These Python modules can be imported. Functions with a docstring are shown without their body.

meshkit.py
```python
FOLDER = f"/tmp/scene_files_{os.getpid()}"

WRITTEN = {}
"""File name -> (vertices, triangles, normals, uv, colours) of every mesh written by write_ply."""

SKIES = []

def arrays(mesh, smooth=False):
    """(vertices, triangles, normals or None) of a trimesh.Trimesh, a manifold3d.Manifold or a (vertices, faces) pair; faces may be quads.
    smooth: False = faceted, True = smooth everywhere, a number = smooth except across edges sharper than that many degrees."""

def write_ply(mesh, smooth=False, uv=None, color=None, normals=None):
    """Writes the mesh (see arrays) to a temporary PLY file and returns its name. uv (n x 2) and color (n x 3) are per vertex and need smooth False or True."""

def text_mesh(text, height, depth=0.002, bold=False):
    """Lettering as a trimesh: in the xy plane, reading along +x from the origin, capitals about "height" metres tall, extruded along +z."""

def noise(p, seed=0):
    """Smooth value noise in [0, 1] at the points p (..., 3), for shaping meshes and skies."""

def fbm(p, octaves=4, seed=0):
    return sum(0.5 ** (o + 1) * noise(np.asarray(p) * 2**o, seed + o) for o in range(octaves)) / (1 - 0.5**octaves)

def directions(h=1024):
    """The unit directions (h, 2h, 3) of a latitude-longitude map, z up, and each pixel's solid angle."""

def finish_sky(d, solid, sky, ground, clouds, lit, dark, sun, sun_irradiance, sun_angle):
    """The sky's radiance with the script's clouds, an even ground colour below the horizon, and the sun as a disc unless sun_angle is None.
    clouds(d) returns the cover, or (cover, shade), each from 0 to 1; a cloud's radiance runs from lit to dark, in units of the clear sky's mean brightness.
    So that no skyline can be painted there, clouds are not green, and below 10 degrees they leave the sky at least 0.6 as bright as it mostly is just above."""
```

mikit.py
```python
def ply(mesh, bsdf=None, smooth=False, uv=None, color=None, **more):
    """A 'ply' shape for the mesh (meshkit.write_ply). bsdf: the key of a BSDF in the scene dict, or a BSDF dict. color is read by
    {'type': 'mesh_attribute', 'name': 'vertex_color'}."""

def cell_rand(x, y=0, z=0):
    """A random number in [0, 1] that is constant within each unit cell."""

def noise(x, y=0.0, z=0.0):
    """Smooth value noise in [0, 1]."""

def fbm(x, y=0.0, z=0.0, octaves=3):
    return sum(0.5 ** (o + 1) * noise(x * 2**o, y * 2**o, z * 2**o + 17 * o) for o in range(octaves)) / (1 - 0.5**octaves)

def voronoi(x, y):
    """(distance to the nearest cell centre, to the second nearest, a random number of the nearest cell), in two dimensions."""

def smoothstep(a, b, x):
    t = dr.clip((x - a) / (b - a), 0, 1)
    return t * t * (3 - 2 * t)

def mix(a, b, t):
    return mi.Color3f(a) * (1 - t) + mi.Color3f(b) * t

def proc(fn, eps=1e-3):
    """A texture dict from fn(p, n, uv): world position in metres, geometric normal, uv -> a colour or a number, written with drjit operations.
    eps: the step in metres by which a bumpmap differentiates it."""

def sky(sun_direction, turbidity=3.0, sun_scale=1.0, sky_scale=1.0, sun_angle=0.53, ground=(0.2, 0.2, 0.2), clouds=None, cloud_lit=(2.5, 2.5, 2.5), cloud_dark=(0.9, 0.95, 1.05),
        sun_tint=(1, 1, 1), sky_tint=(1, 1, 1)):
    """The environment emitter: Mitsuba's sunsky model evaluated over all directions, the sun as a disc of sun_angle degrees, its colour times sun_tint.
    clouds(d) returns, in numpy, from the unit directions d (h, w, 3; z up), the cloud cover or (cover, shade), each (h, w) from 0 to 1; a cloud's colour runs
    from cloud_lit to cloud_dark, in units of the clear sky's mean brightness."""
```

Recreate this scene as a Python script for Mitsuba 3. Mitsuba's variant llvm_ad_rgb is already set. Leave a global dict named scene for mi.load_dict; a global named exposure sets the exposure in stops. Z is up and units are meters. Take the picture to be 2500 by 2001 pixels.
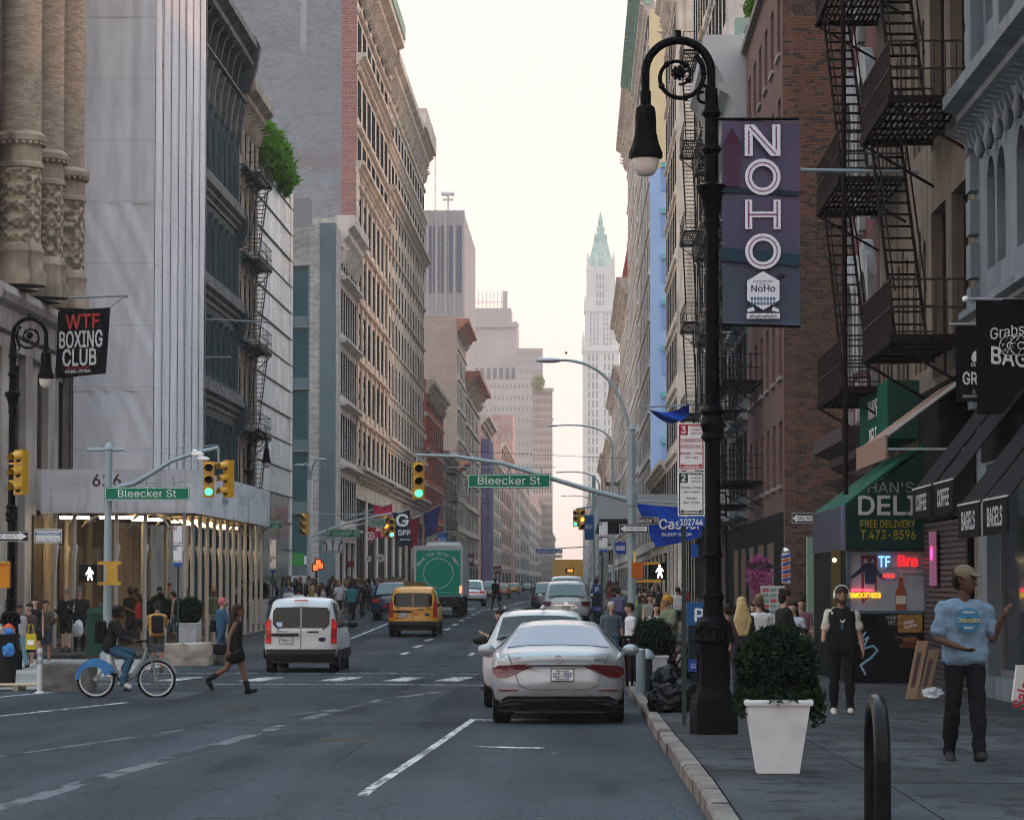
import math, random, numpy as np, trimesh, mitsuba as mi, drjit as dr, manifold3d as m3, mikit, meshkit
from shapely.geometry import Polygon, box as sbox, Point, LineString
from shapely.ops import unary_union
from shapely import affinity
T = mi.ScalarTransform4f
rnd = random.Random(7)
rng = np.random.default_rng(7)
scene, labels = {}, {}
# ---------------------------------------------------------------- camera, sky, exposure
EYE = np.array([0.0, 0.0, 1.85])
FD = 6480.0                      # focal length in units of a 2156-wide picture
VX, VY = 1215.0, 1222.0          # where the street's direction meets the picture
CX, CY = 1078.0, 862.2
def cam_axes(yaw, pitch):
    f = np.array([math.sin(yaw) * math.cos(pitch), math.cos(yaw) * math.cos(pitch), math.sin(pitch)])
    r = np.cross(f, [0, 0, 1]); r /= np.linalg.norm(r)
    return r, np.cross(r, f), f
yaw, pitch = -math.atan((VX - CX) / FD), math.atan((VY - CY) / FD)
for _ in range(20):
    R_, U_, F_ = cam_axes(yaw, pitch)
    d = np.array([0, 1.0, 0])
    px, py = CX + FD * (d @ R_) / (d @ F_), CY - FD * (d @ U_) / (d @ F_)
    yaw += (px - VX) / FD; pitch += (VY - py) / FD
R_, U_, F_ = cam_axes(yaw, pitch)
def ray(x, y):
    return F_ + R_ * (x - CX) / FD + U_ * (CY - y) / FD
def A(x, y, Y):                  # picture position at depth Y -> point
    d = ray(x, y); return EYE + d * (Y / d[1])
def proj(p):
    d = np.asarray(p, float) - EYE
    return CX + FD * (d @ R_) / (d @ F_), CY - FD * (d @ U_) / (d @ F_)
scene['camera'] = dict(type='perspective', fov=2 * math.degrees(math.atan(CX / FD)), fov_axis='x', near_clip=0.5, far_clip=9000.0,
    to_world=T().look_at(origin=EYE.tolist(), target=(EYE + F_).tolist(), up=[0, 0, 1]), medium={'type': 'ref', 'id': 'haze_air'})
def haze_bank(d):     # thin even cloud, warm and a little dimmer towards the horizon as under any evening overcast
    el = np.degrees(np.arcsin(np.clip(d[..., 2], -1, 1)))
    return np.full(el.shape, .93), np.clip(1.0 - (el - 12) / 40.0, 0, 1) ** .8
SUN = (1.0, 0.12, 0.115)
exposure = 3.38
scene['sky'] = mikit.sky(SUN, turbidity=3.5, sun_scale=.09, sky_scale=1.0, sun_tint=(1, 0.72, 0.48), sky_tint=(0.82, 1.0, 1.2),
    clouds=haze_bank, cloud_lit=(3.55, 4.75, 5.6), cloud_dark=(3.85, 2.8, 2.35), ground=(0.12, 0.12, 0.13))
labels['sky'] = {'kind': 'structure'}
scene['haze_air'] = dict(type='homogeneous', albedo=0.95, sigma_t=0.00018)
# ---------------------------------------------------------------- ground profile
_gy = np.array([0, 25, 36, 44, 60, 75, 90, 113, 147, 175, 230, 300, 500, 900, 5000.0])
_gz = np.array([0, -.0, -.11, -.19, -.32, -.40, -.38, -.20, .12, .24, .20, 0, -.15, -.15, -.15])
from scipy.interpolate import PchipInterpolator
_gp = PchipInterpolator(_gy, _gz)
def gz(Y): return float(_gp(min(max(Y, 0), 5000)))
# ---------------------------------------------------------------- naming
def key(name, parent=None):
    base = f'{parent}__{name}' if parent else name
    if base not in _used: _used.add(base); return base
    n = _num.get(base, 0)
    while True:
        n += 1; k = f'{base}_{n:03d}'
        if k not in _used: _used.add(k); _num[base] = n; return k
_used, _num = set(), {}
def thing(name, label, cat, group=None, kind=None):
    k = key(name); labels[k] = {'label': label, 'category': cat}
    if group: labels[k]['group'] = group
    if kind: labels[k]['kind'] = kind
    return k
def struct(name):
    k = key(name); labels[k] = {'kind': 'structure'}; return k
# ---------------------------------------------------------------- mesh builder
CUBEF = np.array([[0,1,3],[0,3,2],[4,6,7],[4,7,5],[0,4,5],[0,5,1],[2,3,7],[2,7,6],[0,2,6],[0,6,4],[1,5,7],[1,7,3]])
def frame(o, u, n):              # local (u, out, z) -> world
    m = np.eye(4); m[:3, 0] = u; m[:3, 1] = n; m[:3, 2] = [0, 0, 1]; m[:3, 3] = o; return m
def rotz(a, o=(0, 0, 0)):
    m = np.eye(4); c, s = math.cos(a), math.sin(a); m[:2, :2] = [[c, -s], [s, c]]; m[:3, 3] = o; return m
class MB:
    def __init__(s, F=None): s.v, s.f, s.n, s.F = [], [], 0, F
    def raw(s, v, f):
        v = np.asarray(v, float).reshape(-1, 3); f = np.asarray(f, int)
        if f.shape[1] == 4: f = np.vstack([f[:, [0,1,2]], f[:, [0,2,3]]])
        s.v.append(v); s.f.append(f + s.n); s.n += len(v); return s
    def mesh(s, m):
        if hasattr(m, 'to_mesh'):
            q = m.to_mesh(); return s.raw(q.vert_properties[:, :3], q.tri_verts)
        return s.raw(m.vertices, m.faces)
    def box(s, x0, x1, y0, y1, z0, z1):
        return s.raw([[x, y, z] for x in (x0, x1) for y in (y0, y1) for z in (z0, z1)], CUBEF)
    def obox(s, c, h, m):        # centre, half sizes, 3x3 axes as columns
        v = np.array([[x, y, z] for x in (-1, 1) for y in (-1, 1) for z in (-1, 1)]) * h
        return s.raw(v @ np.asarray(m).T + c, CUBEF)
    def bar(s, a, b, w, t=None): # square bar from a to b
        a, b = np.asarray(a, float), np.asarray(b, float); d = b - a; L = np.linalg.norm(d); d = d / L
        e = np.cross(d, [0, 0, 1] if abs(d[2]) < .95 else [0, 1, 0]); e /= np.linalg.norm(e); g = np.cross(e, d)
        return s.obox((a + b) / 2, np.array([w / 2, L / 2, (t or w) / 2]), np.stack([e, d, g], 1))
    def tube(s, pts, r, n=8, cap=True):
        p = np.asarray(pts, float); t = np.gradient(p, axis=0); t /= np.linalg.norm(t, axis=1, keepdims=True) + 1e-12
        ref = np.array([0, 0, 1.0]) if abs(t[0][2]) < .9 else np.array([1.0, 0, 0])
        a = np.cross(t[0], ref); a /= np.linalg.norm(a); As = [a]
        for k in range(1, len(p)):
            a = As[-1] - t[k] * (As[-1] @ t[k]); a /= np.linalg.norm(a) + 1e-12; As.append(a)
        As = np.array(As); B = np.cross(t, As); ang = np.arange(n) * 2 * math.pi / n
        r = np.broadcast_to(r, (len(p),))
        v = p[:, None] + r[:, None, None] * (np.cos(ang)[None, :, None] * As[:, None] + np.sin(ang)[None, :, None] * B[:, None])
        i, j = np.meshgrid(np.arange(len(p) - 1), np.arange(n), indexing='ij')
        q = np.stack([i*n+j, i*n+(j+1)%n, (i+1)*n+(j+1)%n, (i+1)*n+j], -1).reshape(-1, 4)
        v = v.reshape(-1, 3); f = np.vstack([q[:, [0,2,1]], q[:, [0,3,2]]])
        if cap:
            k = len(v); v = np.vstack([v, p[0], p[-1]]); i = np.arange(n)
            f = np.vstack([f, np.stack([i, (i+1)%n, i*0+k], 1), np.stack([(len(p)-1)*n+(i+1)%n, (len(p)-1)*n+i, i*0+k+1], 1)])
        return s.raw(v, f)
    def cyl(s, a, b, r, r2=None, n=10): return s.tube([a, b], [r, r if r2 is None else r2], n)
    def lathe(s, prof, o=(0, 0, 0), n=20):  # prof [(r, z)]
        prof = np.asarray(prof, float); ang = np.arange(n) * 2 * math.pi / n
        v = np.stack([prof[:, :1] * np.cos(ang), prof[:, :1] * np.sin(ang), np.repeat(prof[:, 1:], n, 1)], -1) + np.asarray(o, float)
        i, j = np.meshgrid(np.arange(len(prof) - 1), np.arange(n), indexing='ij')
        q = np.stack([i*n+j, i*n+(j+1)%n, (i+1)*n+(j+1)%n, (i+1)*n+j], -1).reshape(-1, 4)
        return s.raw(v.reshape(-1, 3), q)
    def prism(s, poly, y0, y1, ax='xz'):    # polygon in (x,z) swept over y; ax says which plane the polygon lies in
        g = poly if hasattr(poly, 'geom_type') else Polygon(poly)
        if not g.is_valid: g = g.buffer(0)
        for q in getattr(g, 'geoms', [g]):
            if q.is_empty or q.area < 1e-9: continue
            m = trimesh.creation.extrude_polygon(q, y1 - y0, engine='earcut'); v = np.array(m.vertices); f = np.array(m.faces)
            if ax == 'xz': v = np.stack([v[:, 0], v[:, 2] + y0, v[:, 1]], 1); f = f[:, ::-1]
            elif ax == 'yz': v = np.stack([v[:, 2] + y0, v[:, 0], v[:, 1]], 1)
            else: v = v + [0, 0, y0]
            s.raw(v, f)
        return s
    def sph(s, c, r, sub=2, sc=(1, 1, 1)):
        m = trimesh.creation.icosphere(sub, r); return s.raw(np.array(m.vertices) * sc + c, m.faces)
    def arrays(s):
        v, f = np.vstack(s.v), np.vstack(s.f)
        if s.F is not None:
            v = v @ s.F[:3, :3].T + s.F[:3, 3]
            if np.linalg.det(s.F[:3, :3]) < 0: f = f[:, ::-1]
        return v, f
    def put(s, name, mat, parent=None, smooth=False, **kw):
        if not s.v: return None
        return put(name, s.arrays(), mat, parent, smooth, **kw)
def put(name, vf, mat, parent=None, smooth=False, label=None, cat=None, group=None, kind=None, own=False, **kw):
    k = name if own else key(name, parent)
    if not isinstance(vf, tuple): vf = (np.array(vf.vertices), np.array(vf.faces))
    scene[k] = mikit.ply(vf, mat, smooth=smooth, **kw)
    L = {a: b for a, b in (('label', label), ('category', cat), ('group', group), ('kind', kind)) if b}
    if L: labels[k] = L
    return k
_txt = {}
def text_arr(txt, h, depth=.002, bold=False, w=None, center=True):  # text in (x, z) facing -y, capitals h tall; w squeezes to a width
    k = (txt, bold)
    if k not in _txt:
        m = meshkit.text_mesh(txt, 1.0, 1.0, bold); _txt[k] = (np.array(m.vertices), np.array(m.faces))
    v, f = _txt[k]; v = v.copy(); x0, x1 = v[:, 0].min(), v[:, 0].max()
    sx = h if w is None else w / (x1 - x0)
    x = (v[:, 0] - (x0 + x1) / 2 * center - (0 if center else x0)) * sx
    return np.stack([x, -v[:, 2] * depth, v[:, 1] * h], 1), f
def put_text(txt, pos, h, mat, parent, u=(1, 0, 0), w=None, bold=False, depth=.004, name='lettering', up=(0, 0, 1), center=True):
    v, f = text_arr(txt, h, depth, bold, w, center)
    u = np.asarray(u, float); u /= np.linalg.norm(u); up = np.asarray(up, float); n = np.cross(up, u)   # n = back of the face
    return put(name, (np.asarray(pos) + v[:, :1] * u + v[:, 1:2] * n + v[:, 2:] * up, f), mat, parent)
# ---------------------------------------------------------------- materials
_mats = {}
def mat(c, r=.6, metal=0., spec=.07, cc=0.):
    if isinstance(c, (int, float)): c = (c, c, c)
    k = f'm_{"_".join(f"{int(x*1000):d}" for x in c)}_{int(r*100)}_{int(metal*100)}_{int(spec*100)}_{int(cc*100)}'
    if k not in _mats:
        _mats[k] = 1
        b = dict(type='principled', base_color={'type': 'rgb', 'value': list(c)}, roughness=r, metallic=metal, specular=spec)
        if cc: b.update(clearcoat=cc, clearcoat_gloss=.95)
        scene[k] = dict(type='twosided', nested=b)
    return k
def pmat(k, fn, r=.7, bump=None, bs=.01, spec=.4, eps=2e-3):
    b = dict(type='principled', base_color=mikit.proc(fn), roughness=r if not callable(r) else mikit.proc(r), specular=spec)
    if bump: b = dict(type='bumpmap', tex=mikit.proc(bump, eps), scale=bs, nested=b)
    scene[k] = dict(type='twosided', nested=b); return k
def glow(c, k):
    return {'type': 'area', 'radiance': {'type': 'rgb', 'value': [x * k for x in c]}}
F3, fbm, noi, mix, sst = mi.Float, mikit.fbm, mikit.noise, mikit.mix, mikit.smoothstep
def stone(k, c, c2, sc=1.0, r=.75, courses=0., streak=.35):
    def fn(p, n, uv):
        t = fbm(p.x * sc, p.y * sc, p.z * sc, 4)
        st = fbm((p.x + p.y) * 3.1, p.x * .7, p.z * .22, 3)
        col = mix(c, c2, sst(.3, .75, t)) * (1 - streak * sst(.45, .8, st))
        if courses:
            g = p.z / courses; e = g - dr.floor(g)
            col = col * dr.select((e < .12), .55, 1.0) * (.88 + .24 * mikit.cell_rand(dr.floor(g), dr.floor((p.x + p.y) / (courses * 3) + .5 * (dr.floor(g) - 2 * dr.floor(g / 2)))))
        return col
    return pmat(k, fn, r)
def brickmat(k, c, c2, m, bw=.22, bh=.075, paint=None):
    def fn(p, n, uv):
        row = dr.floor(p.z / bh); u = (p.x + p.y) / bw + .5 * (row - 2 * dr.floor(row / 2)); col = dr.floor(u)
        q = mikit.cell_rand(row, col); eu, ez = u - col, p.z / bh - row
        b = mix(c, c2, q) * (.75 + .5 * fbm(p.x * .6, p.y * .6, p.z * .5, 3))
        b = dr.select((eu < .05) | (ez < .14), mi.Color3f(m), b)
        if paint is not None:
            b = mix(b, paint, F3(paint_cover(p)) if False else sst(.30, .42, fbm(p.x * .35, p.y * .35, p.z * .8, 4) + .04 * q))
        return b
    return pmat(k, fn, .8)
def _asph(p, n, uv):
    g = noi(p.x * 60, p.y * 22); big = fbm(p.x * .35, p.y * .09, 0, 4); tr = fbm(p.x * 1.7, p.y * .12, 3, 4)
    trk = sst(.55, 1., dr.abs(dr.sin(p.x * 1.72 + .4 * noi(p.y * .05)))); c = mix((.009, .0125, .0165), (.029, .036, .044), sst(.30, .70, big) * .55 + .25 * sst(.3, .7, tr) + .2 * trk) * (.78 + .44 * g); oil = sst(.62, .75, fbm(p.x * 1.1, p.y * .18, 11, 4)) * sst(.6, .9, dr.abs(dr.cos(p.x * 1.72))); c = c * (1 - .4 * oil)
    pat = mikit.cell_rand(dr.floor(p.x / 2.7 + .3 * noi(p.y * .1)), dr.floor(p.y / 9.0 + .4))
    c = c * (.86 + .26 * pat)
    v = fbm(p.x * .9 + 5, p.y * .28, 9, 4); crack = 1 - sst(.0, .012, dr.abs(v - .5))
    return c * (1 - .28 * crack * sst(.45, .6, noi(p.x * .3, p.y * .08)))
pmat('asphalt', _asph, lambda p, n, uv: .74 + .22 * fbm(p.x * .8, p.y * .3, 2), bump=lambda p, n, uv: fbm(p.x * 45, p.y * 45, 0, 2), bs=.006, spec=.22, eps=4e-3)
def _walk(p, n, uv):
    b = fbm(p.x * .9, p.y * .5, p.z, 4); s = fbm(p.x * 5, p.y * 1.6, 3, 3); g = noi(p.x * 70, p.y * 40)
    c = mix((.014, .0165, .0195), (.029, .032, .036), sst(.3, .7, b)) * (.86 + .28 * g)
    spots = sst(.70, .76, noi(p.x * 4.3, p.y * 2.9, 7)); c = c * (1 - .45 * spots) * (1 - .35 * sst(.55, .75, s))
    return c
pmat('pavement_grey', _walk, .8, spec=.22, bump=lambda p, n, uv: fbm(p.x * 30, p.y * 30, 0, 2), bs=.004, eps=4e-3)
def _wp(p, n, uv):
    wear = fbm(p.x * 3.5, p.y * 1.2, 1, 4) * .6 + .4 * noi(p.x * 26, p.y * 12)
    return mix((.05, .058, .066), (.30, .31, .32), sst(.42, .56, wear))
pmat('road_paint', _wp, .6)
def _kerb(p, n, uv):
    return mix((.115, .098, .086), (.06, .055, .052), sst(.3, .7, fbm(p.x * 3, p.y * 2, p.z * 3, 4))) * (.8 + .4 * noi(p.x * 50, p.y * 50, p.z * 50))
pmat('kerb_granite', _kerb, .7)
GLASS = mat((.012, .016, .02), .08, spec=.5)
FARG = mat((.018, .02, .024), .6, spec=.1)
GLASS2 = mat((.05, .065, .075), .1, spec=.9)
BLACK = mat(.006, .5, spec=.08); IRON = mat((.003, .003, .004), .4, spec=.035); RUSTI = mat((.012, .0075, .007), .6, spec=.03)
WHITE = mat(.78, .5); OFFW = mat(.62, .6); DARK = mat(.012, .7)
# ================================================================ the ground
XL, XR, KL, KR = -17.0, 7.0, -12.0, 1.0
ys = np.unique(np.concatenate([np.linspace(-40, 24, 9), np.linspace(25, 320, 120), np.geomspace(330, 4200, 30)]))
def strip(x0f, x1f, yy, dz, name, m, kind='structure', thick=0., parent=None):
    x0 = np.array([x0f(y) if callable(x0f) else x0f for y in yy]); x1 = np.array([x1f(y) if callable(x1f) else x1f for y in yy])
    z = np.array([gz(y) for y in yy]) + dz; b = MB(); n = len(yy)
    v = np.stack([np.stack([x0, yy, z], 1), np.stack([x1, yy, z], 1)], 1).reshape(-1, 3); i = np.arange(n - 1) * 2
    b.raw(v, np.stack([i, i + 1, i + 3, i + 2], 1))
    if thick:
        w = v - [0, 0, thick]; b.raw(np.vstack([v[0::2], w[0::2]]), np.stack([np.arange(n-1), np.arange(n-1)+1, np.arange(n-1)+1+n, np.arange(n-1)+n], 1))
        b.raw(np.vstack([v[1::2], w[1::2]]), np.stack([np.arange(n-1), np.arange(n-1)+1, np.arange(n-1)+1+n, np.arange(n-1)+n], 1))
        for e in (0, n - 1): b.raw([v[2*e], v[2*e+1], w[2*e+1], w[2*e]], [[0, 1, 2, 3]])
    return b.put(name, m, parent, True if not thick else False, **({'kind': kind} if kind else {}))
gb = MB(); gy = np.concatenate([ys, [5200]]); zz = np.array([gz(y) for y in gy]) - .02; n = len(gy)
v = np.stack([np.stack([gy * 0 - 2500, gy, zz], 1), np.stack([gy * 0 + 2500, gy, zz], 1)], 1).reshape(-1, 3); i = np.arange(n - 1) * 2
gb.raw(v, np.stack([i, i + 1, i + 3, i + 2], 1)); gb.put('ground', mat((.09, .09, .095), .9), kind='structure')
strip(KL - .02, KR + .02, ys, 0, 'road', 'asphalt')
strip(-40, KL - .02, np.linspace(62, 90, 15), -.008, 'side_street', 'asphalt'); strip(KR + .02, 60, np.linspace(80, 103, 12), -.008, 'side_street', 'asphalt')
strip(-60, KL, np.linspace(183, 214, 12), -.006, 'side_street', 'asphalt'); strip(KR, 60, np.linspace(183, 214, 12), -.006, 'side_street', 'asphalt')
# pavements: slabs as parts near the camera, one sheet under them
def pavement(x0, x1, y0, y1, name='pavement'):
    yy = np.linspace(y0, y1, max(3, int((y1 - y0) / 6)))
    return strip(x0, x1, yy, .125, name, 'pavement_grey', thick=.14)
pv = pavement(KR + .16, XR + 3, -30, 80)
nslab = 0
for iy in range(26):
    for ix in range(4):
        w = (XR - KR - .2) / 4; x0 = KR + .18 + ix * w; y0 = 22 + iy * 1.5 * 1.45; y1 = y0 + 1.5 * 1.45
        if y1 > 79: continue
        g = .008; t = .0 + rnd.uniform(-.002, .003); b = MB()
        za, zb = gz(y0) + .14 + t, gz(y1) + .14 + rnd.uniform(-.002, .003)
        vv = [[x0 + g, y0 + g, za], [x0 + w - g, y0 + g, za], [x0 + w - g, y1 - g, zb], [x0 + g, y1 - g, zb]]
        b.raw(np.array(vv + [[a, c, e - .03] for a, c, e in vv]), [[0,1,2,3],[0,4,5,1],[1,5,6,2],[2,6,7,3],[3,7,4,0]])
        b.put('slab', 'pavement_grey', pv)
def kerb(x, y0, y1, side, L=1.9):   # side +1: pavement on the right
    kk = struct('kerb'); y = y0
    while y < y1:
        l = min(L * rnd.uniform(.75, 1.3), y1 - y); g = .012; o = rnd.uniform(-.012, .012); b = MB()
        xa, xb = (x + o, x + .16) if side > 0 else (x - .16, x + o); h = .15 + rnd.uniform(-.008, .008); c = .025
        pr = [(xa, -.05), (xb, -.05), (xb, h), (xa + c, h), (xa, h - c)] if side > 0 else [(xa, -.05), (xb, -.05), (xb, h - c), (xb - c, h), (xa, h)]
        P = np.array([[a, y + g, gz(y) + q] for a, q in pr] + [[a, y + l - g, gz(y + l) + q] for a, q in pr])
        f = [[0,1,2],[0,2,3],[0,3,4],[5,7,6],[5,8,7],[5,9,8]] + sum([[[i, (i+1)%5, (i+1)%5+5], [i, (i+1)%5+5, i+5]] for i in range(5)], [])
        b.raw(P, f).put('stone', 'kerb_granite', kk); y += l
kerb(KR, 18, 79.5, 1)
pavement(XL - 1, KL - .16, 88, 182); kerb(KL, 88, 182, -1, 2.6)
pavement(KR + .16, XR + 1, 103.5, 182); kerb(KR, 103.5, 182, 1, 3.2)
pavement(XL - 1, KL - .3, 215, 420); pavement(KR + .3, XR + 1, 215, 420)
strip(KL - .3, KL, np.linspace(215, 420, 30), .14, 'kerb', 'kerb_granite', thick=.16); strip(KR, KR + .3, np.linspace(215, 420, 30), .14, 'kerb', 'kerb_granite', thick=.16)
pavement(XL - 1, KL, 420, 2600); pavement(KR, XR + 1, 420, 2600)
pavement(XL - 8, KL - .3, -20, 61); kerb(KL + .3, 48, 61, -1)
strip(XL - 20, -10.9, np.linspace(61.6, 88, 14), .006, 'plaza', pmat('plaza_paint', lambda p, n, uv: mix((.12, .12, .12), (.19, .185, .175), sst(.3, .7, fbm(p.x * .7, p.y * .3, 0, 4))) * (.85 + .3 * noi(p.x * 40, p.y * 25)), .7))
# road markings
mk = struct('road_marking')
def mark(pts):   # quad on the road
    b = MB(); b.raw([[x, y, gz(y) + .004] for x, y in pts], [[0, 1, 2, 3]]).put('stripe', 'road_paint', mk)
def line(x0, y0, x1, y1, w=.12):
    n = max(1, int(abs(y1 - y0) / 5)); b = MB()
    for k in range(n):
        a, c = k / n, (k + 1) / n; xa, ya, xc, yc = x0 + (x1 - x0) * a, y0 + (y1 - y0) * a, x0 + (x1 - x0) * c, y0 + (y1 - y0) * c
        d = np.array([xc - xa, yc - ya]); d = d / np.linalg.norm(d); q = np.array([-d[1], d[0]]) * w / 2
        b.raw([[xa + q[0], ya + q[1], gz(ya) + .004], [xc + q[0], yc + q[1], gz(yc) + .004], [xc - q[0], yc - q[1], gz(yc) + .004], [xa - q[0], ya - q[1], gz(ya) + .004]], [[0, 1, 2, 3]])
    b.put('line', 'road_paint', mk)
line(-1.95, 22, -1.55, 46, .10); mark([(-1.6, 45.6), (-.4, 45.6), (-.4, 46.2), (-1.6, 46.2)])
mark([(-1.25, 36.9), (-.38, 36.55), (-.42, 36.2), (-1.05, 36.5)])
line(-9.6, 42, -7.9, 54, .13); line(-12, 49, -10.2, 60.5, .12)
pmat('faint_paint', lambda p, n, uv: mix((.016, .02, .025), (.075, .082, .09), sst(.45, .62, fbm(p.x * 3.5, p.y * .9, 1, 4))), .8, spec=.2)
def faint(pts, w):
    b = MB(); P = np.array(pts, float); d = np.gradient(P, axis=0); d /= np.linalg.norm(d, axis=1, keepdims=True); q = np.stack([-d[:, 1], d[:, 0]], 1) * w / 2; v = [[*(a + s * c), gz(a[1]) + .0035] for a, c in zip(P, q) for s in (1, -1)]; i = np.arange(len(P) - 1) * 2; b.raw(v, np.stack([i, i + 1, i + 3, i + 2], 1)).put('line', 'faint_paint', mk)
faint([(-4.75, 24), (-4.6, 28), (-4.4, 35), (-4.15, 43), (-3.9, 50), (-3.5, 56), (-2.6, 61)], .22); faint([(-6.5, 33), (-5.6, 40), (-4.6, 47), (-3.2, 55)], .1); faint([(-.3, 24), (-.25, 36)], .08)
for yq in (80.5, 84, 88): faint([(-9.5, yq), (-6, yq - .6), (-1, yq - 1)], .14)
for k, x in enumerate((-9.2, -7.3, -5.5, -4.05, -2.9, -1.75)): mark([(x - .30, 68.9), (x + .24, 68.7), (x + .5, 72.0), (x - .0, 72.2)])
line(-10.8, 66.6, 1.0, 65.4, .2); line(-10.8, 75.5, .8, 74.6, .16)
for k in range(11): line(-5.3 + .01 * k, 93 + k * 7.5, -5.25 + .01 * k, 93 + k * 7.5 + 2.6, .2)
for k in range(9): line(-3.2, 92 + k * 9, -3.2, 92 + k * 9 + 3, .14)
line(-8.1, 95, -8.3, 165, .14)
for k in range(8): mark([(-10.6 + k * 1.35, 176), (-9.95 + k * 1.35, 176), (-9.95 + k * 1.35, 180), (-10.6 + k * 1.35, 180)])
line(-4.4, 216, -4.4, 300, .16); line(-1.9, 216, -1.9, 300, .16)
pt = pmat('road_patch', lambda p, n, uv: mix((.010, .0135, .017), (.018, .022, .027), fbm(p.x * 2, p.y, 0, 3)) * (.8 + .4 * noi(p.x * 50, p.y * 30)), .8, spec=.2)
pk = struct('road_surface_patch')
for x0, x1, y0, y1 in ((-6.4, -5.6, 28, 62), (-3.4, -2.5, 60, 66), (-10.4, -8.8, 62.5, 65), (-5, -2.2, 76.5, 79), (-8, -5.8, 97, 104), (-2.9, -2.5, 24, 63)):
    yy = np.linspace(y0, y1, 6); b = MB(); v = np.array([[x, y, gz(y) + .002] for y in yy for x in (x0 + .1 * math.sin(y), x1 + .08 * math.sin(y * 1.7))]); i = np.arange(5) * 2
    b.raw(v, np.stack([i, i + 1, i + 3, i + 2], 1)).put('patch', pt, pk)
mh = MB(); mh.lathe([(.0, .004), (.33, .004), (.36, .012), (.4, .006), (.4, -.01)], (-8.2, 66.2, gz(66.2)), 24); mh.put('manhole_cover', IRON, label='round iron manhole cover in the road by the crosswalk', cat='manhole cover')
for l, x, y in (('iron manhole cover in the near lane left of the parked sedan', -2.9, 38.5), ('small round iron cover in the road before the walking woman', -5.6, 51), ('iron manhole cover in the road between the two vans', -6.4, 93)):
    MB().lathe([(.0, .004), (.30, .004), (.33, .011), (.37, .005), (.37, -.01)], (x, y, gz(y)), 24).put('manhole_cover', IRON, label=l, cat='manhole cover')
tar = mat((.007, .009, .011), .9, spec=.0); sk_ = struct('road_tar_seam')
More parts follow.
